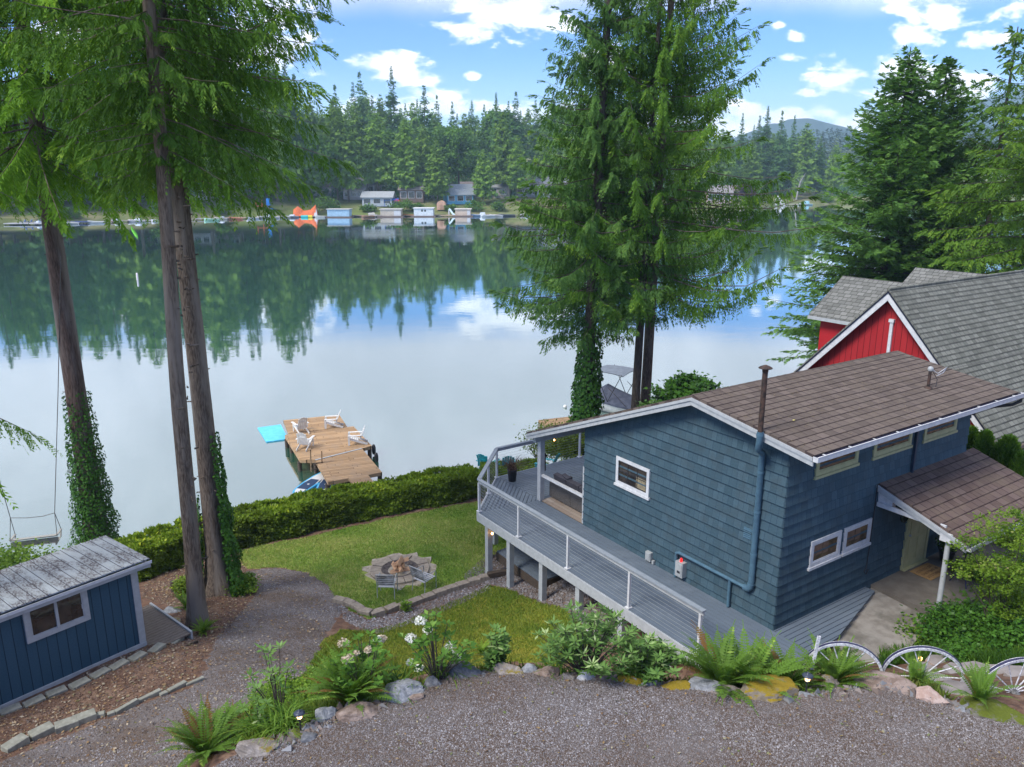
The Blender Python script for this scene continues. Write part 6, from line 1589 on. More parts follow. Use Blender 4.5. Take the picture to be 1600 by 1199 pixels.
fern('small young fern beside the laurel sapling', 752, 1022, .45, 15, 12, dry=0, m=LM['light'])

def shrub(name, label, px, py, H, R, m, seed, nst=14, leafl=.11, leafw=.02, per=9, tiers=3, cat='shrub', group=None, up=0., base=.2, loc=None, drop=.25, stemm=None, n_tip=1, leany=0):
    """stems that end in whorls of leaves"""
    p = loc or (ed(px, py, .7) if inb(px, py) else on(px, py, up)); r = np.random.RandomState(seed)
    t_ = thing(name, label, cat, p, 0, group); Vs = []; Ts = []; st = MB()
    for i in range(nst):
        a = r.rand() * 6.283; rr_ = R * sqrt(r.rand()); h = H * (1 - .45 * (rr_ / R) ** 2) * r.uniform(.55, 1.05)
        tip = np.array([rr_ * cos(a), rr_ * sin(a), h]); st.tube([(0.05 * cos(a), 0.05 * sin(a), 0), tuple(tip * np.array([.5, .5, .55])), tuple(tip)], [.014, .010, .005], 4, cap=False)
        for k in range(tiers):
            f = 1 - k * .16; c0 = tip * f + np.array([0, 0, 0]) + (r.randn(3) * .05 * (k > 0))
            sc = 1 - .0 * k; bt_ = r.rand()
            aa = r.rand() * 6.28 + np.arange(per) * 2.399; el = r.uniform(-.15, .75, per)
            D = norm(np.stack([np.cos(aa) * np.cos(el), np.sin(aa) * np.cos(el), np.sin(el)], -1)); N = norm(np.stack([-np.cos(aa) * np.sin(el), -np.sin(aa) * np.sin(el), np.cos(el)], -1) + r.randn(per, 3) * .25)
            V = leaf_quads(np.tile(c0, (per, 1)) + D * .01, D, leafl * (.7 + .5 * r.rand(per)) * sc, np.full(per, leafw) * (.8 + .4 * r.rand(per)), N)
            Vs.append(V); Ts.append(np.clip(.25 + .4 * bt_ + .35 * (k == 0) * r.rand() + .12 * r.randn(per), 0, 1))
    V = np.concatenate(Vs)
    np_mesh('foliage', V, np.arange(len(V)).reshape(-1, 4), m, t_, np.concatenate(Ts))
    st.build('stem', stemm or M['barkdark'], t_)
    return t_
def airy(name, label, loc, H, R, m, seed, nclump=60, nleaf=60, leaf=.06, zc=.62, cat='shrub', group=None, stems=5, flatz=.4, sq=.5, dens=.17):
    """stems carrying loose clumps of small leaves"""
    r = np.random.RandomState(seed); t_ = thing(name, label, cat, loc, 0, group)
    u = norm(r.randn(nclump, 3)); rad = r.rand(nclump) ** .4
    C_ = u * rad[:, None] * np.array([R, R, H * flatz]); C_[:, 2] += H * zc
    st = MB()
    for i in range(0, nclump, max(1, nclump // (stems * 5))):
        c = C_[i]; st.tube([(c[0] * .06, c[1] * .06, 0), (c[0] * .35, c[1] * .35, c[2] * .55), tuple(c)], [.02, .012, .004], 4, cap=False)
    st.build('stem', M['barkdark'], t_)
    k = np.repeat(np.arange(nclump), nleaf); off = r.randn(len(k), 3) * R * dens; off[:, 2] *= sq
    D = norm(r.randn(len(k), 3) * np.array([1, 1, .5]) + np.array([0, 0, -.25])); N = norm(r.randn(len(k), 3) * .5 + np.array([0, 0, 1.0]))
    V = leaf_quads(C_[k] + off, D, leaf * (.6 + .8 * r.rand(len(k))), leaf * .40 * (.6 + .8 * r.rand(len(k))), N)
    np_mesh('foliage', V, np.arange(len(V)).reshape(-1, 4), m, t_, np.clip(.15 + .55 * r.rand(nclump)[k] + .3 * r.rand(len(k)), 0, 1))
    return t_
shrub('rhododendron', 'wide pale-leaved rhododendron on the bank in front of the deck', 915, 1050, 1.25, .88, LM['rhodo'], 21, 60, .14, .021, 9, 3)
shrub('rhododendron', 'smaller rhododendron right of the wide one, against the deck end', 1010, 1052, .85, .55, LM['rhodo'], 22, 44, .14, .025, 9, 4)
shrub('rhododendron', 'tall sparse rhododendron sapling standing over the gravel path', 436, 1098, 1.65, .42, LM['rhodo'], 23, 13, .15, .024, 8, 1)
shrub('rhododendron', 'low rhododendron shoots at the lower left of the tall sapling', 402, 1118, .75, .32, LM['rhodo'], 26, 7, .14, .024, 8, 1)
shrub('laurel_sapling', 'upright glossy laurel sapling alone between lawn and rocks', 775, 1040, .85, .17, LM['rhodo'], 24, 14, .15, .034, 6, 6, drop=.1)
shrub('laurel_sapling', 'tiny laurel shoot growing through the lawn edging blocks', 635, 957, .38, .10, LM['light'], 25, 5, .12, .03, 6, 4)
def hydrangea(label, px, py, H, R, seed, heads, hm):
    t_ = shrub('hydrangea', label, px, py, H, R, LM['hydr'], seed, 24, .12, .034, 6, 2, group='hydrangeas'); p = t_.location; r = np.random.RandomState(seed)
    for (hx_, hy_, s_) in heads:
        q = Vector(atY(hx_, hy_, p.y + r.uniform(-.25, .25))) - p; n = 130
        d = norm(r.randn(n, 3)); d[:, 2] = np.abs(d[:, 2]) * 1.1 - .25; d = norm(d); P_ = d * s_ * np.array([1, 1, .75]) * (1 + .06 * r.randn(n, 1)) + np.array(q)
        D = norm(r.randn(n, 3)); V = leaf_quads(P_, D, np.full(n, .035), np.full(n, .018), d + .3 * r.randn(n, 3))
        np_mesh('flower_head', V, np.arange(len(V)).reshape(-1, 4), hm, t_, r.rand(n))
WH = leafmat('white_petal', (.66, .66, .60), (.80, .80, .78), None, .2); PK = leafmat('fading_petal', (.52, .42, .32), (.66, .56, .44), None, .2)
hydrangea('hydrangea with bright white flower heads above the dark pointed rock', 682, 1058, 1.25, .60, 31, [(657, 972, .085), (668, 986, .07), (642, 998, .08), (704, 1011, .075), (716, 1024, .085), (642, 1036, .06), (655, 1045, .06), (590, 1000, .05)], WH)
hydrangea('hydrangea with fading cream flower heads behind the big fern', 572, 1078, 1.2, .5, 32, [(537, 1006, .08), (597, 999, .06), (543, 1031, .08), (575, 1016, .05), (556, 1022, .04)], PK)
def straps(name, label, px, py, H, n, seed, R=.35, cat='plant', group='strap-leaved tufts', loc=None, m=None, w=.012):
    p = loc or (ed(px, py, .5) if inb(px, py) else on(px, py)); r = np.random.RandomState(seed); Vs = []; Ts = []
    for i in range(n):
        a = r.rand() * 6.28; L_ = H * r.uniform(.6, 1.15); e = r.uniform(.7, 1.5); k = 7; u = np.linspace(0, 1, k)
        dh = np.array([cos(a), sin(a), 0]); s_ = np.array([-sin(a), cos(a), 0]); b0 = np.array([r.randn() * R * .3, r.randn() * R * .3, 0])
        C_ = b0 + dh * (L_ * (u * cos(e) + .35 * u * u))[:, None] + np.array([0, 0, 1.]) * (L_ * (u * sin(e) - .45 * u ** 2.4))[:, None]
        ww = (w * (1 - u ** 2 * .95))[:, None]
        Vs.append(np.stack([(C_ - s_ * ww)[:-1], (C_ + s_ * ww)[:-1], (C_ + s_ * ww)[1:], (C_ - s_ * ww)[1:]], 1).reshape(-1, 3)); Ts.append(np.full(k - 1, r.rand()))
    V = np.concatenate(Vs); o = np_mesh(name, V, np.arange(len(V)).reshape(-1, 4), m or LM['grassy'], None, np.concatenate(Ts)); o.location = p
    return tag(o, label, cat, group)
straps('daylily', 'strap-leaved green tuft directly behind the lit left lamp', 448, 1128, .62, 150, 41)
straps('daylily', 'strap-leaved green tuft between the left lamp tuft and the corner fern', 405, 1130, .6, 130, 42)
straps('daylily', 'grassy tuft between the white hydrangea and the dark pointed rock', 700, 1050, .75, 90, 43)
straps('daylily', 'grassy bright shoots at the right foot of the wide rhododendron', 985, 1058, .5, 70, 44)
straps('daylily', 'grassy tuft under the left side of the wide rhododendron', 868, 1046, .45, 60, 45)
straps('daylily', 'long arching blades between the big fern and the white hydrangea', 622, 1075, .7, 70, 46)
airy('laburnum_shrub', 'airy yellow-green low growth behind the left lamp tufts', on(455, 1098), .55, .65, LM['light'], 51, 60, 50, .06, .4)
airy('groundcover_shrub', 'low light green growth under the tall rhododendron sapling', on(425, 1112), .4, .55, LM['light'], 52, 50, 50, .05, .4)
airy('maple_shrub', 'feathery Japanese maple with cream-tipped leaves over the porch roof edge', (*at(1560, 985, 4.5)[:2], on(1560, 985)[2]), 3.4, 1.2, LM['maple'], 53, 130, 75, .062, .66, flatz=.36, sq=.30, dens=.095)
airy('laurel_shrub', 'rounded glossy green shrub at the foot of the bare trunks behind the roof ridge', (*place(1068, 640, 33.5)[:2], 1.6), 4.6, 1.55, LM['ivy'], 54, 150, 130, .17, .66, flatz=.34, dens=.13)
airy('laurel_shrub', 'sparser shrub left of the glossy rounded one, beside the bare trunks', (*place(1022, 640, 33)[:2], 1.6), 3.6, .9, LM['rhodo'], 55, 70, 60, .17, .66, flatz=.36)
airy('ivy_mound', 'broad mound of ivy and salal filling the right bank below the ferns', on(1535, 1005), .55, 1.2, LM['ivy'], 56, 190, 60, .09, .35, flatz=.5)
airy('ivy_mound', 'bright green leafy growth between porch post and middle wheel', on(1462, 1005), .45, .8, LM['light'], 57, 80, 60, .07, .4)
airy('leafy_shrub', 'dense dark green growth under the maple on the right bank', on(1592, 1012), .7, .8, LM['ivy'], 58, 70, 50, .09, .45)
airy('leafy_shrub', 'light green fern-like shrub between porch post and maple', on(1525, 925), 1.0, .6, LM['light'], 59, 80, 70, .07, .5)
airy('leafy_shrub', 'golden green shrub at the foot of the thick ivied trunk', on(376, 925), .55, .50, LM['light'], 60, 50, 60, .07, .45)
airy('leafy_shrub', 'low shrub left of the thick ivied trunk, by the post stub', on(300, 925), .65, .5, LM['hedge'], 61, 50, 60, .08, .45)
airy('leafy_shrub', 'green bush behind the shed roof at the left edge', (-17.0, 23.8, gz1(-17.0, 23.8)), 1.3, 1.7, LM['light'], 62, 110, 90, .10, .45)
airy('leafy_shrub', 'dense green bush under the bench swing', (-15.2, 24.4, gz1(-15.2, 24.4)), 1.0, 1.0, LM['light'], 63, 90, 90, .10, .45)
airy('leafy_shrub', 'yellowish shrub on the stone bulkhead beyond the deck rail', at(880, 706, 1.6), 1.6, 1.8, LM['hedge'], 64, 110, 70, .10, .4)
shrub('leafy_shrub', 'bare twiggy shrub beyond the deck rail by the stone bulkhead', 0, 0, 1.6, .8, LM['rhodo'], 65, 22, .08, .02, 3, 2, loc=at(838, 716, 1.4))
# arborvitae row between the houses
def arbor(label, px, topy, t_, H, R, seed):
    p = atY(px, topy, hw(t_, 0)[1] + 2)
    for _ in range(1): pass
    # find the point on the line t = t_ seen at this pixel
    u = (px - 800) / FPX; v = (600 - topy) / FPX; ry = cos(PITCH) + v * sin(PITCH); rzz = -sin(PITCH) + v * cos(PITCH)
    k = ((HO[0] + t_ * Rv[0]) * Rv[0] + (HO[1] + t_ * Rv[1]) * Rv[1]) / (u * Rv[0] + ry * Rv[1])
    top = (u * k, ry * k, CAMZ + rzz * k); g0 = gz1(top[0], top[1]); H = max(top[2] - g0, 1.2)
    th_ = thing('arborvitae', label, 'shrub', (top[0], top[1], g0), 0, 'arborvitae between the houses'); r = np.random.RandomState(seed)
    n = 7000; q = r.rand(n) ** .8; a = r.rand(n) * 6.283; rad = R * np.sqrt(np.clip(1 - q, 0, 1)) * (.35 + .65 * r.rand(n) ** .4) * (1 + .12 * np.sin(a * 5 + q * 9))
    P_ = np.stack([rad * np.cos(a), rad * np.sin(a), q * H], -1); D = norm(np.stack([np.cos(a) * .6, np.sin(a) * .6, np.full(n, 1.0)], -1) + r.randn(n, 3) * .25)
    N = norm(np.stack([np.cos(a), np.sin(a), np.zeros(n)], -1) + r.randn(n, 3) * .6)
    V = leaf_quads(P_, D, .15 * (.6 + .7 * r.rand(n)), .028 * (.6 + .8 * r.rand(n)), N)
    np_mesh('foliage', V, np.arange(len(V)).reshape(-1, 4), LM['bright'], th_, np.clip(.1 + .8 * r.rand(n), 0, 1)); MB().tube([(0, 0, -.1), (0, 0, H * .6)], [.05, .02], 6).build('trunk', M['barkdark'], th_)
arbor('small rounded arborvitae with a rusty patch, leftmost beside the red wall', 1519, 672, 10.6, 0, .55, 71)
arbor('pointed arborvitae in front of the white rake board of the red house', 1541, 678, 10.3, 0, .60, 72)
arbor('fuller arborvitae right of the white rake board', 1578, 686, 10.3, 0, .85, 73)
arbor('arborvitae cut by the right edge above the porch roof', 1602, 712, 9.9, 0, .75, 74)

# hedge along the shore
hb = [on(*p)[:2] for p in [(222, 908), (262, 893), (300, 880), (340, 868), (385, 856), (480, 834), (600, 806), (690, 790), (752, 778)]]
hb = [(-13.0, 23.0)] + hb + [(0.3, 31.0), (1.8, 31.9)]
hedge = thing('hedge', 'long clipped laurel hedge between the lawn and the lake', 'hedge', (hb[0][0], hb[0][1], 0))
r = np.random.RandomState(81); seg = [(Vector(a), Vector(b_)) for a, b_ in zip(hb[:-1], hb[1:])]; Ls = np.array([(b_ - a).length for a, b_ in seg]); cum = np.r_[0, np.cumsum(Ls)]
n = 90000; s_ = r.rand(n) * cum[-1]; k = np.clip(np.searchsorted(cum, s_) - 1, 0, len(seg) - 1); f = (s_ - cum[k]) / Ls[k]
A = np.array([tuple(a) for a, b_ in seg]); B_ = np.array([tuple(b_) for a, b_ in seg]); D2 = (B_ - A) / Ls[:, None]; N2 = np.stack([-D2[:, 1], D2[:, 0]], -1)
c = A[k] + (B_ - A)[k] * f[:, None]
face = r.choice(4, n, p=[.42, .38, .10, .10])       # top, lawn side, lake side, body
wob = .10 * smooth_noise(s_, s_ * 0, 2.2, 7) + .05 * smooth_noise(s_, s_ * 0, 7.0, 8)
Wd_ = 1.35; Hh = 1.02 + .12 * smooth_noise(s_, s_ * 0 + 3, 1.1, 9) + wob * .8
across = np.where(face == 0, r.rand(n) * Wd_, np.where(face == 1, .0 + .12 * r.rand(n), np.where(face == 2, Wd_ - .12 * r.rand(n), r.rand(n) * Wd_)))
hgt = np.where(face == 0, Hh - .10 * r.rand(n) ** 2, r.rand(n) ** .85 * Hh)
lump = .17 * smooth_noise(s_ * 1, across * 2 + hgt * 2, 3.6, 10) + .10 * smooth_noise(s_, across * 3 + hgt * 3, 11, 12)
across = across + np.where(face == 1, lump - .12 * (1 - hgt), np.where(face == 2, -lump, 0)) + np.where(face == 0, 0, 0) ; hgt = hgt + np.where(face == 0, lump * 1.0 - .25 * np.clip(np.abs(across / Wd_ - .5) * 2 - .7, 0, 1), 0)
xy = c + N2[k] * (across + .05)[:, None]; zg = gz(c[:, 0] + N2[k][:, 0] * .1, c[:, 1] + N2[k][:, 1] * .1)
P_ = np.stack([xy[:, 0] - hb[0][0], xy[:, 1] - hb[0][1], zg + hgt], -1)
out_ = np.stack([N2[k][:, 0] * (across / Wd_ - .5) * 2, N2[k][:, 1] * (across / Wd_ - .5) * 2, np.where(face == 0, 1.2, .4)], -1)
D = norm(r.randn(n, 3) * .8 + out_ * .5); N = norm(out_ + r.randn(n, 3) * .55)
V = leaf_quads(P_, D, .125 * (.6 + .8 * r.rand(n)), .036 * (.7 + .8 * r.rand(n)), N)
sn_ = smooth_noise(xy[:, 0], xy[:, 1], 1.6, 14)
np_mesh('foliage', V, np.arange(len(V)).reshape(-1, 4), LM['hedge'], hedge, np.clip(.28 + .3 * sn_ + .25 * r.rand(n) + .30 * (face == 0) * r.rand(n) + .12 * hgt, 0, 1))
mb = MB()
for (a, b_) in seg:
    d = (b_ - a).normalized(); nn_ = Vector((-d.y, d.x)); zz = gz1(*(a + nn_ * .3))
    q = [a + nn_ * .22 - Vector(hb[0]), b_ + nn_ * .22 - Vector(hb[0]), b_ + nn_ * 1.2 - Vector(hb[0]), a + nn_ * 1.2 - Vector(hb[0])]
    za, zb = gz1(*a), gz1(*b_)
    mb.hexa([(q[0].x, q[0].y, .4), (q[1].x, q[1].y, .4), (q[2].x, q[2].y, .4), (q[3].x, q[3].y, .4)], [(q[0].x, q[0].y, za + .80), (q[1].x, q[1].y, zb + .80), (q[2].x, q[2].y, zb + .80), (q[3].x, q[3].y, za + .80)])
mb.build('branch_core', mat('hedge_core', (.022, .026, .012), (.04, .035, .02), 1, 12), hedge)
# moss and low green on the bank below the rocks
bank = [(e_[0], e_[1] + .15) for e_ in edge[2:-1]][::-1]; bank = bank + [(e_[0], e_[1] + 1.9) for e_ in edge[2:-1]]
tag(blades('undergrowth', bank, 26000, .13, leafmat('bank_growth', (.05, .09, .015), (.12, .17, .03), (.22, .22, .06), .25), 91, .02), 'low weedy green growth on the bank below the rocks', 'undergrowth', kind='stuff')
fl_ = gpoly([(395, 1165), (470, 1125), (520, 1100), (600, 1075), (640, 1055), (600, 1030), (520, 1060), (470, 1070), (430, 1090), (380, 1120), (355, 1160)])
tag(blades('undergrowth', fl_, 24000, .12, leafmat('bank_growth_left', (.06, .11, .012), (.16, .22, .03), (.26, .30, .06), .3), 92, .018), 'bright weedy growth on the left end of the bank', 'undergrowth', kind='stuff')

rp_ = gpoly([(1370, 1005), (1450, 985), (1600, 985), (1600, 1046), (1540, 1038), (1470, 1030), (1420, 1036), (1380, 1045)])
tag(blades('undergrowth', rp_, 16000, .16, leafmat('bank_growth_right', (.035, .09, .012), (.10, .20, .025), (.20, .30, .05), .3), 93, .03), 'leafy low growth between the flagstones and the ivy on the right', 'undergrowth', kind='stuff')
airy('ivy_mound', 'low ivy patch spilling over the flagstones between the two right-hand wheels', on(1515, 1030), .3, .5, LM['ivy'], 66, 50, 50, .07, .35, flatz=.5)
airy('fern_shrub', 'feathery green clump just left of the ivy mound, beside the concrete walkway', on(1420, 1010), .4, .42, LM['light'], 67, 36, 50, .06, .4)
# ------------------------------------------------------------------ wagon wheels, lamps, stake, pots
M['wheelw'] = mat('chalky_white_paint_on_iron', (.66, .66, .68), (.38, .37, .39), .7, 26, lo=.42, hi=.6)
def wheel(label, hx_, hy_, Y, R, rz, tilt, ns=14):
    p = atY(hx_, hy_, Y); t_ = thing('wagon_wheel', label, 'wheel', p, rz, 'wagon wheels', rx=tilt)
    mb = MB(); n = 48
    for r0, r1, w_, m_ in ((R - .045, R, .034, 0), (R, R + .005, .022, 1)):
        vs = []
        for k in range(n):
            a = 2 * pi * k / n
            for rr_, y in ((r0, -w_), (r1, -w_), (r1, w_), (r0, w_)): vs.append((rr_ * cos(a), y, rr_ * sin(a)))
        fs = [(k * 4 + j, k * 4 + (j + 1) % 4, ((k + 1) % n) * 4 + (j + 1) % 4, ((k + 1) % n) * 4 + j) for k in range(n) for j in range(4)]
        mb.add(vs, [f[::-1] for f in fs], m_)
    mb.build('rim', [M['wheelw'], mat('blue_black_iron', (.02, .022, .06), rough=.5)], t_)
    for k in range(ns):
        a = 2 * pi * (k + .3) / ns; MB().tube([(.05 * cos(a), 0, .05 * sin(a)), (.32 * R * cos(a), 0, .32 * R * sin(a)), ((R - .04) * cos(a), 0, (R - .04) * sin(a))], [.013, .012, .009], 6).build('spoke', M['wheelw'], t_)
    mb = MB(); mb.tube([(0, -.12, 0), (0, -.09, 0), (0, .09, 0), (0, .12, 0)], [.045, .07, .07, .045], 14); mb.tube([(0, -.16, 0), (0, -.12, 0)], .028, 12); mb.build('hub', mat('dark_hub', (.05, .05, .05), (.16, .16, .16), .6, 20), t_)
wheel('wagon wheel mostly hidden by the ferns, leftmost of three', 1316, 1052, 11.75, .64, radians(-14), radians(8))
wheel('wagon wheel standing behind the flat dark rock, middle of three', 1441, 1058, 11.65, .64, radians(-14), radians(10))
wheel('wagon wheel cut by the right picture edge, rightmost of three', 1583, 1082, 11.45, .69, radians(4), radians(6))
def lamp(label, px, py):
    p = ed(px, py); t_ = thing('path_lamp', label, 'lamp', p, 0, 'lit path lamps')
    MB().tube([(0, 0, -.05), (0, 0, .24)], .012, 8).build('stake', M['blackm'], t_)
    MB().lathe([(0, .24), (.04, .24), (.045, .26), (.03, .265)], (0, 0, 0), 12).build('base_ring', M['blackm'], t_)
    MB().lathe([(.034, .262), (.042, .30), (.042, .33), (.036, .345)], (0, 0, 0), 12).build('glass_shade', mat('warm_lamp_glass', (.8, .6, .35), rough=.3, emit=(1, .62, .26), es=2.2), t_)
    mb = MB(); [mb.tube([(.044 * cos(a), .044 * sin(a), .262), (.044 * cos(a), .044 * sin(a), .345)], .004, 4) for a in (0, 1.57, 3.14, 4.71)]; mb.build('cage', M['blackm'], t_)
    MB().lathe([(.085, .345), (.088, .352), (.05, .375), (.02, .385), (.018, .405), (0, .41)], (0, 0, 0), 16).build('cap', mat('lamp_cap', (.035, .045, .07), rough=.4), t_)
lamp('lit black path lamp between the rocks at the lower left', 470, 1146); lamp('lit black path lamp right of the yellow-mossed rock', 1259, 1086); 
p = on(1436, 1040); t_ = thing('path_lamp', 'small lit lamp glowing behind the spokes of the middle wheel', 'lamp', p, 0, 'lit path lamps'); MB().tube([(0, 0, 0), (0, 0, .12)], .012, 6).build('stake', M['blackm'], t_); MB().lathe([(.02, .12), (.04, .14), (.04, .19), (.02, .21), (0, .22)], (0, 0, 0), 12).build('glass_shade', M['bulb'], t_)
st_ = MB(); st_.box((0, 0, .42), (.05, .03, .90), ry=.10); tag(st_.build('stake', M['wheelw'], None, ed(1270, 1046, .25)), 'chalky white wooden stake among the roadside ferns', 'stake')
pot = thing('potted_grass', 'dark pot with purple fountain grass on the deck corner', 'plant', (*hw(.18, 11.35)[:2], ZD))
MB().lathe([(.0, 0), (.13, 0), (.17, .40), (.185, .41), (.185, .44), (.155, .44), (.15, .38), (0, .38)], (0, 0, 0), 16).build('pot', M['blackm'], pot)
o = straps('grass_blades', None, 0, 0, .85, 220, 95, .2, None, None, loc=(0, 0, .38), m=leafmat('purple_grass', (.06, .03, .028), (.15, .085, .07), (.30, .20, .16), .2), w=.006); o.parent = pot
pot2 = thing('potted_flowers', 'dark pot of leafy purple-flowered plant right of the front door', 'plant', (*hw(6.95, -.42)[:2], 4.086))
MB().lathe([(.0, 0), (.16, 0), (.22, .32), (.24, .34), (.2, .34), (0, .30)], (0, 0, 0), 16).build('pot', M['blackm'], pot2)
r = np.random.RandomState(4); n = 900; d = norm(r.randn(n, 3)); P_ = d * r.rand(n, 1) ** .4 * np.array([.34, .34, .28]) + np.array([0, 0, .56]); V = leaf_quads(P_, norm(r.randn(n, 3)), np.full(n, .07), np.full(n, .02), d)
np_mesh('foliage', V, np.arange(len(V)).reshape(-1, 4), LM['ivy'], pot2, r.rand(n))
V = leaf_quads(P_[:40] * 1.05, norm(r.randn(40, 3)), np.full(40, .06), np.full(40, .03), d[:40]); np_mesh('blossoms', V, np.arange(160).reshape(-1, 4), leafmat('purple_petal', (.22, .12, .2), (.45, .35, .42)), pot2, r.rand(40))
tr = thing('tripod_stand', 'dark blue folding tripod stand on the walkway by the maple', 'tripod', (*at(1500, 925, 3.85)[:2], 3.95))
for a in (0.4, 2.5, 4.6): MB().tube([(0, 0, .75), (.34 * cos(a), .34 * sin(a), 0)], .018, 6).build('leg', mat('navy_tube', (.02, .02, .07), rough=.4) if a < 1 else bpy.data.materials['navy_tube'], tr)
MB().tube([(0, 0, .55), (0, 0, 1.0)], .016, 6).build('post', M['blackm'], tr)
lf = MB(); lf.add([(0, 0, .0), (.06, .03, .015), (.12, 0, .0), (.06, -.035, .01)], [(0, 1, 2, 3)])
tag(lf.build('fallen_leaf', mat('yellow_leaf', (.55, .48, .16), rough=.8), None, (*hw(.62, .45)[:2], roof_z(.45) + .03), .8), 'single pale yellow leaf lying on the brown roof near the flue', 'leaf')
hl = MB(); hl.tube([(0, 0, 0), (0, 0, .55)], .05, 8); hl.lathe([(.05, .5), (.11, .52), (.03, .62), (0, .64)], (0, 0, 0), 12)
tag(hl.build('hanging_lantern', M['blackm'], None, (*hw(.25, 9.55)[:2], 5.05)), 'slim black lantern hanging right of the porch corner post', 'lantern')

# litter under the conifers
r = np.random.RandomState(61); n = 2600; X_ = r.uniform(-.4, 9.0, n); S_ = r.uniform(-.85, 2.55, n); cl = smooth_noise(X_, S_, 2.0, 71) + .5 * smooth_noise(X_, S_, 6, 72) > .05; X_, S_ = X_[cl], S_[cl]; n = len(X_)
a = r.rand(n) * 6.28; l_ = .03 + .05 * r.rand(n); z_ = 8.87 + (S_ + .9) * (9.37 - 8.87) / 3.5 + .018
B = np.stack([X_, S_, z_], -1); d = np.stack([np.cos(a), np.sin(a), a * 0], -1) * l_[:, None]; w_ = np.stack([-np.sin(a), np.cos(a), a * 0], -1) * .006
V = np.stack([B - w_, B + w_, B + d], 1).reshape(-1, 3)
o = np_mesh('needle_litter', V, np.arange(3 * n).reshape(-1, 3), tintmat('needle_litter', [(.10, .06, .035), (.26, .19, .10), (.16, .15, .07)]), None, r.rand(n)); o.location = (HO[0], HO[1], 0); o.rotation_euler = (0, 0, HA)
tag(o, 'fallen conifer needles and twigs scattered on the brown roof', 'litter', kind='stuff')
def leaflitter(name, label, X, Y, n_, seed, size, cols):
    r = np.random.RandomState(seed); k = len(X); Z = gzn(X, Y) + .022; a = r.rand(k) * 6.28
    D = norm(np.stack([np.cos(a), np.sin(a), .2 * r.randn(k)], -1)); N = norm(r.randn(k, 3) * .3 + np.array([0, 0, 1.0])); V = leaf_quads(np.stack([X, Y, Z], -1), D, size * (.5 + r.rand(k)), size * .3 * (.5 + r.rand(k)), N)
    tag(np_mesh(name, V, np.arange(len(V)).reshape(-1, 4), tintmat(name + '_colour', cols), None, r.rand(k)), label, 'litter', kind='stuff')
X_, Y_ = scatter_pts(RG['driveway'], 2600, 62); k = Y_ > 8.5
leaflitter('leaf_litter', 'small dead leaves and twigs lying on the driveway gravel', X_[k], Y_[k], 0, 63, .05, [(.13, .075, .04), (.25, .17, .08), (.10, .13, .04), (.30, .26, .18)])
X_, Y_ = scatter_pts(RG['gravel_path'] , 900, 64); X2, Y2 = scatter_pts(dirt, 1800, 65)
leaflitter('leaf_litter', 'dead leaves and twigs on the lower path and bark', np.r_[X_, X2], np.r_[Y_, Y2], 0, 66, .07, [(.14, .08, .04), (.27, .18, .09), (.34, .29, .22), (.11, .10, .04)])
# ------------------------------------------------------------------ life along the far shore
def cm(name, c): return bpy.data.materials.get(name) or mat(name, c, tuple(x * .85 for x in c), .7, 1.5)
def far(px, d=0, z=None): return fpos(px, d, z)
def boathouse(label, px, w, h, col, roofcol, dp=5, d=-3, door=None, rz=0.0, wins=0, zb=.35):
    p = far(px, d, 0); t_ = thing('boathouse', label, 'boathouse', p, rz, 'boathouses on the far shore')
    MB().bb(-w / 2, w / 2, -dp / 2, dp / 2, zb, h).build('wall', cm('bh_' + '%02d%02d' % (int(col[0] * 99), int(col[2] * 99)), col), t_)
    MB().bb(-w / 2 - .3, w / 2 + .3, -dp / 2 - .35, dp / 2 + .3, h, h + .22).build('roof', cm('bhr_' + '%02d%02d' % (int(roofcol[0] * 99), int(roofcol[2] * 99)), roofcol), t_)
    MB().bb(-w / 2 - .9, w / 2 + .9, -dp / 2 - .9, dp / 2 + .5, -.4, zb - .02).build('float', cm('float_wood', (.16, .12, .10)), t_)
    if door: MB().bb(door[0], door[1], -dp / 2 - .04, -dp / 2 - .005, zb + .1, h * .85).build('door', M['white'], t_)
    for k in range(wins): MB().bb(-w * .12 + k * w * .16, -w * .12 + k * w * .16 + w * .1, -dp / 2 - .04, -dp / 2 - .005, h * .62, h * .85).build('window', M['glass'], t_)
boathouse('light blue floating boathouse under the tallest pale cedar', 531, 7.6, 2.7, (.34, .52, .66), (.50, .50, .48))
boathouse('tan floating boathouse with a white door, second from the left', 612, 7.2, 2.6, (.50, .44, .36), (.55, .53, .50), door=(1.2, 3.6))
boathouse('white floating boathouse with two small windows', 663, 6.8, 2.9, (.62, .68, .70), (.72, .72, .72), wins=2)
boathouse('low tan boathouse below the blue lake house', 724, 5.4, 2.5, (.55, .44, .34), (.62, .58, .52), door=(1.5, 2.6))
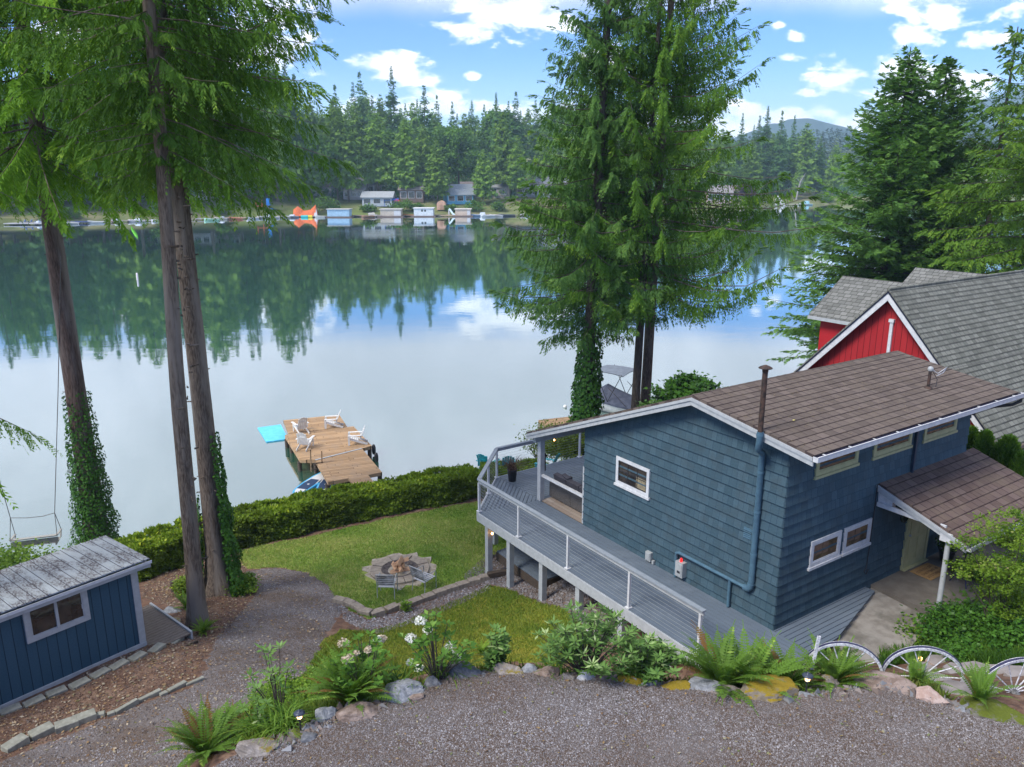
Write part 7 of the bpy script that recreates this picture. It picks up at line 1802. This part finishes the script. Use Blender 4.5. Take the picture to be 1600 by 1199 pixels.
def lakehouse(label, px, d, w, dp, h, ridge, col, roofcol, rz=0.0, wins=3, side=0, group='houses on the far shore', dormers=0):
    p = far(px, d); t_ = thing('lake_house', label, 'house', (p[0], p[1], p[2] - .6), rz, group); h += .6; ridge += .6
    prf = [(-dp / 2, 0), (dp / 2, 0), (dp / 2, h), (0, ridge - .1), (-dp / 2, h)]
    vs = [(-w / 2, *q) for q in prf] + [(w / 2, *q) for q in prf]; MB().add(vs, [(4, 3, 2, 1, 0), (5, 6, 7, 8, 9)] + [(i, (i + 1) % 5, 5 + (i + 1) % 5, 5 + i) for i in range(5)]).build('wall', cm('lh_%02d%02d' % (int(col[0] * 99), int(col[2] * 99)), col), t_)
    e = .6; mb = MB(); sl_ = (ridge - h) / (dp / 2)
    for sg in (-1, 1): mb.hexa([(-w / 2 - e, sg * 0, ridge), (w / 2 + e, 0, ridge), (w / 2 + e, sg * (dp / 2 + e), h - e * sl_), (-w / 2 - e, sg * (dp / 2 + e), h - e * sl_)], [(-w / 2 - e, 0, ridge + .2), (w / 2 + e, 0, ridge + .2), (w / 2 + e, sg * (dp / 2 + e), h + .2 - e * sl_), (-w / 2 - e, sg * (dp / 2 + e), h + .2 - e * sl_)])
    rf_ = mb.build('roof', cm('lhr_%02d%02d' % (int(roofcol[0] * 99), int(roofcol[2] * 99)), roofcol), t_)
    for k in range(wins):
        x = -w / 2 + w * (k + .5) / wins; MB().bb(x - w * .11, x + w * .11, -dp / 2 - .05, -dp / 2 - .01, h * .35, h * .8).build('window', M['glass'], t_)
        MB().bb(x - w * .13, x + w * .13, -dp / 2 - .035, -dp / 2 - .005, h * .31, h * .84).build('window_frame', M['white'], t_)
    for k in range(dormers):
        x = -w * .1 + k * w * .3; MB().hexa([(x - .7, -dp * .32, h + .5), (x + .7, -dp * .32, h + .5), (x + .7, -dp * .05, h + .5), (x - .7, -dp * .05, h + .5)], [(x - .7, -dp * .32, h + 1.6), (x + .7, -dp * .32, h + 1.6), (x + .7, -dp * .05, h + 1.6), (x - .7, -dp * .05, h + 1.6)]).build('dormer', M['white'], rf_)
    return t_
lakehouse('blue gabled lake house with grey roof and two white dormers', 716, 20, 10, 9, 3.2, 6.6, (.10, .34, .52), (.24, .27, .29), rz=.25, dormers=2)
lakehouse('pale grey lake house with a blue awning', 592, 16, 11, 8, 2.8, 4.6, (.45, .50, .54), (.36, .38, .38))
lakehouse('brown two-storey cabin half hidden behind the white boathouse trees', 645, 24, 9, 8, 4.2, 6.5, (.20, .14, .11), (.26, .22, .2))
lakehouse('white cottage behind the trunks of the tallest pale cedar', 556, 26, 8, 8, 3.4, 5.5, (.42, .38, .35), (.30, .28, .27))
lakehouse('grey lake house behind the near left conifer tips', 862, 26, 12, 9, 4.0, 7, (.22, .24, .25), (.20, .21, .22))
lakehouse('small house among the trees at the far left shore', 88, 34, 10, 8, 3.6, 6, (.42, .34, .28), (.16, .15, .15))
lakehouse('pinkish house behind the drooping tips left of the far bay', 1120, 18, 10, 8, 4, 6.4, (.52, .38, .34), (.24, .22, .21))
lakehouse('plain pale cabin just right of the big trunks across the lake', 310, 26, 9, 8, 3.2, 5.4, (.46, .44, .40), (.25, .24, .23))
p = far(612, 13); aw = MB(); aw.hexa([(-2.6, -2, 2.3), (2.6, -2, 2.3), (2.6, 2, 2.9), (-2.6, 2, 2.9)], [(-2.6, -2, 2.4), (2.6, -2, 2.4), (2.6, 2, 3.0), (-2.6, 2, 3.0)]); [aw.bb(x - .06, x + .06, -1.9, -1.8, 0, 2.35) for x in (-2.4, 2.4)]
tag(aw.build('awning', cm('awning_blue', (.03, .16, .52)), None, (p[0], p[1], p[2])), 'deep blue patio awning in front of the pale grey lake house', 'awning')
p = far(620, 12); um = thing('parasol', 'small red parasol right of the blue awning', 'parasol', p); MB().lathe([(1.5, 2.3), (.8, 2.7), (0, 3.0)], (0, 0, 0), 10).build('canopy', cm('parasol_red', (.62, .03, .05)), um); MB().tube([(0, 0, 0), (0, 0, 2.9)], .05, 6).build('pole', M['white'], um)
p = far(690, 6); sh = thing('boat_shed', 'tiny round-topped tan shed on the shore left of the blue lake house', 'shed', p)
mb = MB(); pf_ = [(-1.6, 0), (1.6, 0), (1.6, 2.2), (1.1, 2.9), (0, 3.3), (-1.1, 2.9), (-1.6, 2.2)]; vs = [(x, -1.8, z) for x, z in pf_] + [(x, 1.8, z) for x, z in pf_]; n = 7
mb.add(vs, [tuple(range(n)), tuple(range(n, 2 * n))[::-1]] + [(i, n + i, n + (i + 1) % n, (i + 1) % n) for i in range(n)]); mb.build('wall', cm('tan_shed', (.62, .38, .26)), sh); MB().bb(-.5, .5, -1.86, -1.81, 0, 1.9).build('door', cm('tan_shed_door', (.45, .27, .18)), sh)
def pier(label, px, w, dp=4, d=-2, z=.5, col=(.26, .21, .18), rz=0, piles=True):
    t_ = thing('pier', label, 'pier', far(px, d, 0), rz, 'piers on the far shore')
    MB().bb(-w / 2, w / 2, -dp / 2, dp / 2, z - .22, z).build('platform', cm('pier_%02d' % int(col[0] * 99), col), t_)
    for x in np.arange(-w / 2 + .4, w / 2, max(w / 5, 2)): MB().tube([(x, -dp / 2 + .3, -1), (x, -dp / 2 + .3, z - .23)], .13, 6).build('pile', M['darkwood'], t_)
for a in [('long low grey pier at the far left, with blue lounge chairs', 45, 12, 5, -3, .55, (.40, .40, .41)), ('dark blue-edged pier behind the leftmost trunk', 118, 9, 3, -2, .6, (.05, .08, .22)), ('grey pier with a moored white boat right of the leftmost trunk', 142, 8, 3, -3.5, .5, (.38, .39, .42)),
          ('small dock under the lime kayak between the trunks', 214, 5, 4, -2, .5, (.35, .30, .27)), ('tan pier left of the playground', 378, 11, 3, -2, .5, (.42, .30, .22)), ('brown pier running right from the light blue boathouse', 562, 5, 3, -1, .5, (.26, .20, .17)),
          ('pier with a white pole beside the tan boathouse', 637, 7, 3, -1, .5, (.30, .18, .12)), ('grey pier carrying the water slide', 702, 6, 4, -3, .45, (.42, .38, .34)), ('brown pier at the right of the lake houses', 765, 9, 3, -1.5, .5, (.24, .19, .16)),
          ('long white-fronted pier of the right far bay', 1232, 17, 3, -2, .6, (.48, .42, .38)), ('low pier under the purple tree', 1150, 9, 3, -2, .5, (.34, .31, .30)), ('pier behind the near conifer needles', 860, 9, 3, -2, .5, (.28, .24, .21))]: pier(*a)
def smallboat(label, px, L_, col, d=-5, rz=pi / 2, cab=None, cabcol=(.6, .65, .7), group='boats across the lake', name='boat'):
    t_ = thing(name, label, 'boat', far(px, d, 0), rz, group); mb = MB(); st = []
    for y, w_, z1 in [(-.5, .16, .55), (0, .19, .6), (.3, .15, .7), (.5, .01, .85)]: st += [(-w_ * L_, y * L_, z1), (0, y * L_, -.15), (w_ * L_, y * L_, z1)]
    mb.add(st, [(i * 3 + j, i * 3 + j + 1, i * 3 + j + 4, i * 3 + j + 3) for i in range(3) for j in range(2)] + [(i * 3, i * 3 + 3, i * 3 + 5, i * 3 + 2) for i in range(3)] + [(2, 1, 0)]); mb.build('hull', cm('boat_%02d%02d' % (int(col[0] * 99), int(col[2] * 99)), col), t_)
    if cab: MB().hexa([(-.13 * L_, -.25 * L_, .6), (.13 * L_, -.25 * L_, .6), (.12 * L_, .12 * L_, .6), (-.12 * L_, .12 * L_, .6)], [(-.11 * L_, -.22 * L_, cab), (.11 * L_, -.22 * L_, cab), (.09 * L_, .04 * L_, cab), (-.09 * L_, .04 * L_, cab)]).build('cabin', cm('cab_%02d' % int(cabcol[0] * 99), cabcol), t_)
smallboat('white pontoon boat moored under the orange playground', 419, 7.5, (.62, .64, .66), cab=1.6); smallboat('little pale boat between pontoon boat and orange tent', 442, 5, (.6, .58, .56)); smallboat('white boat beside the far left piers', 150, 5, (.66, .68, .70), d=-6)
smallboat('white speedboat below the lime kayak', 214, 5.5, (.64, .62, .66), cab=1.2); smallboat('white boat right of the tan boathouse with its cover on', 752, 6, (.58, .60, .63), cab=1.4); smallboat('small white dinghy at the right of the boathouses', 762, 5, (.55, .58, .60), d=-9)
smallboat('pale blue cabin boat at the right end of the far pier', 1258, 7, (.5, .72, .78), d=-3, cab=2.0, cabcol=(.30, .55, .62)); smallboat('dark open boat at the right end of the lake houses', 792, 6, (.10, .12, .16), d=-4)
smallboat('mint green rowing boat floating off the tan pier', 331, 5, (.35, .62, .48), d=-10)
smallboat('brown canoe on the piles beside the tan boathouse', 640, 4.5, (.48, .22, .06), d=1, name='canoe')
ky = thing('kayak', 'lime green kayak standing upright between the trunks across the lake', 'kayak', far(207, 4), .3); MB().tube([(-.8, 0, 0.2), (-.3, 0, 1.6), (.5, 0, 3.2), (.8, 0, 4.2)], [.1, .5, .5, .1], 8).build('hull', cm('lime', (.22, .75, .03)), ky)
tn = thing('beach_tent', 'orange peaked beach tent on the shore with coloured floats in front', 'tent', far(478, .5, .3), .1)
mb = MB(); W2 = [(-4.2, 2.2), (-2.6, 3.4), (-.5, 1.8), (1.8, 2.2), (3.6, 3.9), (4.2, 1.0)]
vs = [(x, -1.5, 0) for x, z in W2] + [(x, 0, z) for x, z in W2] + [(x, 2.5, 0) for x, z in W2]; mb.add(vs, [(i, i + 1, i + 7, i + 6) for i in range(5)] + [(6 + i, 7 + i, 13 + i, 12 + i) for i in range(5)]); mb.build('canopy', cm('tent_orange', (.72, .16, .05)), tn)
MB().add([(2.9, -1.6, 0), (4.3, -1.6, 0), (3.6, -.2, 3.0)], [(0, 1, 2)]).build('entrance', M['white'], tn)
for px, c, lb in ((476, (.05, .5, .5), 'teal inflatable float left of the yellow one below the tent'), (483, (.75, .6, .05), 'yellow inflatable float below the orange tent')):
    tag(MB().tube([(-1.2, 0, .3), (1.2, 0, .3)], .5, 10).build('inflatable', cm('infl_%02d' % int(c[0] * 99), c), None, far(px, -4, 0)), lb, 'float', 'floats below the tent')
pg = thing('playground', 'orange and blue climbing frame with slide on the far shore', 'playground', far(412, 7))
mb = MB(); [mb.bb(x - .12, x + .12, -.12, .12, 0, 3.6) for x in (-2.5, -.4, 1.6)]; mb.bb(-2.6, 1.7, -.2, .2, 1.4, 1.7); mb.build('frame', cm('pg_orange', (.60, .15, .05)), pg)
mb = MB(); mb.hexa([(1.4, -.4, 1.4), (4.0, -.4, 0), (4.0, .4, 0), (1.4, .4, 1.4)], [(1.4, -.4, 1.7), (4.0, -.4, .3), (4.0, .4, .3), (1.4, .4, 1.7)]); mb.bb(1.3, 2.3, -.6, .6, 1.8, 4.2); mb.build('slide', cm('pg_blue', (.03, .22, .62)), pg)
for px, lb, d in ((703, 'pale blue curved water slide on the pier below the blue lake house', -3), (1215, 'white inflatable water slide at the left end of the far right pier', -3)):
    ws = thing('water_slide', lb, 'slide', far(px, d, .45), .2, 'water slides'); s2 = 1.0 if px < 1000 else 1.9
    MB().tube([(1.6 * s2, -1.5, .0), (.9 * s2, -1, .5), (.2 * s2, 0, 1.7 * s2), (-.2 * s2, .3, 2.1 * s2)], .35 * s2, 8).build('chute', cm('slide_%d' % (px > 1000), (.55, .72, .80) if px < 1000 else (.7, .7, .72)), ws); MB().bb(-.5 * s2, -.1, .1, .7, 0, 2 * s2).build('ladder', M['white'], ws)
for i, px in enumerate((36, 46, 58)): tag(MB().box((0, 0, .25), (1.6, .7, .12)).box((.7, 0, .6), (.12, .7, .7), ry=.4).build('lounge_chair', cm('lounge_blue', (.18, .24, .42)), None, far(px, -2.5, .56)), 'blue-grey lounge chair on the long grey pier, %s from the left' % ORD[i], 'lounge chair', 'lounge chairs on the far left pier')
for i, px in enumerate((738, 752)): pass
for i, (px, s3) in enumerate([(70, 1.5), (110, 1.2), (255, 1.6), (345, 1.2), (505, 1.9), (520, 1.0), (575, 1.0), (628, 1.5), (650, 1.1), (706, .9), (742, 1.4), (780, 1.2), (1180, 1.4), (1290, 1.6)]):
    V_ = airy('shore_bush', 'green bush at the waterline across the lake, %s counted from the left' % ORD[i], far(px, 4), 3.2 * s3, 2.6 * s3, LM['fardec'], 400 + i, 26, 26, .7, .45, group='bushes on the far shore', stems=1, dens=.2)
airy('plum_tree', 'round purple-leaved tree on the shore of the right far bay', far(1164, 8), 8.5, 3.6, leafmat('purple_leaf', (.05, .02, .045), (.13, .055, .10), None, .2), 431, 60, 50, .7, .6, cat='tree', stems=2, dens=.18)
more_h = [(238, 30, (.30, .27, .24)), (282, 34, (.22, .24, .26)), (352, 30, (.36, .33, .28)), (395, 34, (.26, .20, .16)), (508, 30, (.34, .36, .36)), (575, 34, (.30, .25, .22)), (675, 32, (.42, .40, .36)), (742, 30, (.25, .27, .29)), (782, 28, (.34, .30, .26)), (822, 28, (.28, .27, .27)), (1140, 26, (.36, .34, .31))]
for i, (px, d, c_) in enumerate(more_h): lakehouse('modest cabin tucked among the shore trees across the lake, %s from the left' % ORD[i], px, d, 8 + (i * 5) % 4, 7, 2.8 + (i % 3) * .5, 5 + (i % 3) * .5, c_, ((.20, .20, .21), (.16, .13, .12), (.24, .25, .25))[i % 3], rz=((i * 7) % 5 - 2) * .12, wins=2 + i % 2, group='cabins among the far trees')
for i, px in enumerate((65, 98, 170, 192, 238, 268, 296, 318, 350, 448, 498, 588, 690, 745, 812, 835)):
    pier('small plank pier at the waterline across the lake, %s from the left' % ORD[i], px, 3.5 + (i * 3) % 4, 2.4, -2 - (i % 3), .45 + .1 * (i % 2), ((.32, .28, .24), (.40, .39, .37), (.22, .17, .14))[i % 3])
for i, (px, c_) in enumerate([(60, (.5, .52, .55)), (85, (.2, .25, .35)), (108, (.6, .6, .6)), (182, (.45, .47, .5)), (250, (.62, .62, .62)), (288, (.25, .3, .4)), (345, (.6, .58, .55)), (368, (.5, .2, .12)), (395, (.58, .6, .62)), (455, (.3, .33, .38)), (500, (.6, .6, .58)), (575, (.35, .2, .12)), (597, (.6, .62, .64)), (745, (.2, .3, .45)), (775, (.6, .6, .6)), (820, (.5, .52, .55)), (845, (.6, .58, .56))]):
    smallboat('small moored boat by the piers across the lake, %s from the left' % ORD[i], px, 3.6 + (i * 7 % 5) * .5, c_, d=-4 - (i % 3) * 1.5, rz=pi / 2 + ((i * 5) % 7 - 3) * .15, cab=(1.1 if i % 3 == 0 else None), group='small boats along the far piers')
sg_ = thing('dead_tree', 'bare grey dead tree leaning over the right far bay', 'tree', far(1244, 9))
mb = MB(); r_ = random.Random(3); mb.tube([(0, 0, 0), (.6, 0, 5), (1.4, 0, 9), (3.6, 0, 13)], [.45, .35, .25, .08], 6)
for k in range(12): z_ = r_.uniform(3, 11); mb.tube([(z_ * .15, 0, z_), (z_ * .15 + r_.uniform(-2.2, 2.8), r_.uniform(-1, 1), z_ + r_.uniform(.5, 3))], [.12, .03], 4)
mb.build('trunk', cm('dead_wood', (.36, .34, .33)), sg_)
st2 = MB(); st2.hexa([(-1.2, -3, -.3), (1.2, -3, -.3), (-1.8, 9, 1.8), (-4.2, 9, 1.8)], [(-1.2, -3, .45), (1.2, -3, .45), (-1.8, 9, 2.6), (-4.2, 9, 2.6)]); tag(st2.build('path', cm('pale_path', (.5, .48, .44)), None, far(583, 3, .4)), kind='structure')
# brushy undergrowth that darkens the foot of the wood: one mass nobody could count
r = np.random.RandomState(55); n = 52000; X_ = r.uniform(-330, 260, n); d_ = 24 + 110 * r.rand(n) ** 1.5; Y_ = np.interp(X_, [-400, -160, -75, -30, 40, 90, 130, 160, 230, 400], [215, 235, 285, 292, 300, 325, 395, 405, 380, 300]) + d_
clr = smooth_noise(X_, Y_, .05, 31) > (.25 - .02 * d_); X_, Y_, d_ = X_[clr], Y_[clr], d_[clr]; n = len(X_)
h_ = r.rand(n) * 2.6; P_ = np.stack([X_, Y_, hill_z(X_, d_) + h_], -1); V = leaf_quads(P_, norm(r.randn(n, 3)), 1.0 + r.rand(n), .35 + .3 * r.rand(n), norm(r.randn(n, 3) + np.array([0, -.4, 1.0])))
tag(np_mesh('undergrowth', V, np.arange(len(V)).reshape(-1, 4), LM['farfir'], None, np.clip(.2 + .5 * r.rand(n) + .3 * smooth_noise(X_, Y_, .1, 8), 0, 1)), 'dark brush under the wood on the far shore', 'undergrowth', kind='stuff')

# ------------------------------------------------------------------ air
hzm = bpy.data.materials.new('thin_haze'); hzm.use_nodes = True
t = NT(hzm.node_tree); t.n.clear(); vo = t.node('ShaderNodeVolumePrincipled'); vo.inputs['Color'].default_value = (.55, .80, 1.0, 1); vo.inputs['Density'].default_value = 0.00030
vo.inputs['Anisotropy'].default_value = 0.1
oo = t.node('ShaderNodeOutputMaterial'); t.l.new(vo.outputs[0], oo.inputs['Volume'])
tag(MB().bb(-1500, 2800, -80, 3200, -7, 245).build('haze', hzm), 'thin bluish summer haze over the lake and hills', 'haze', kind='stuff')
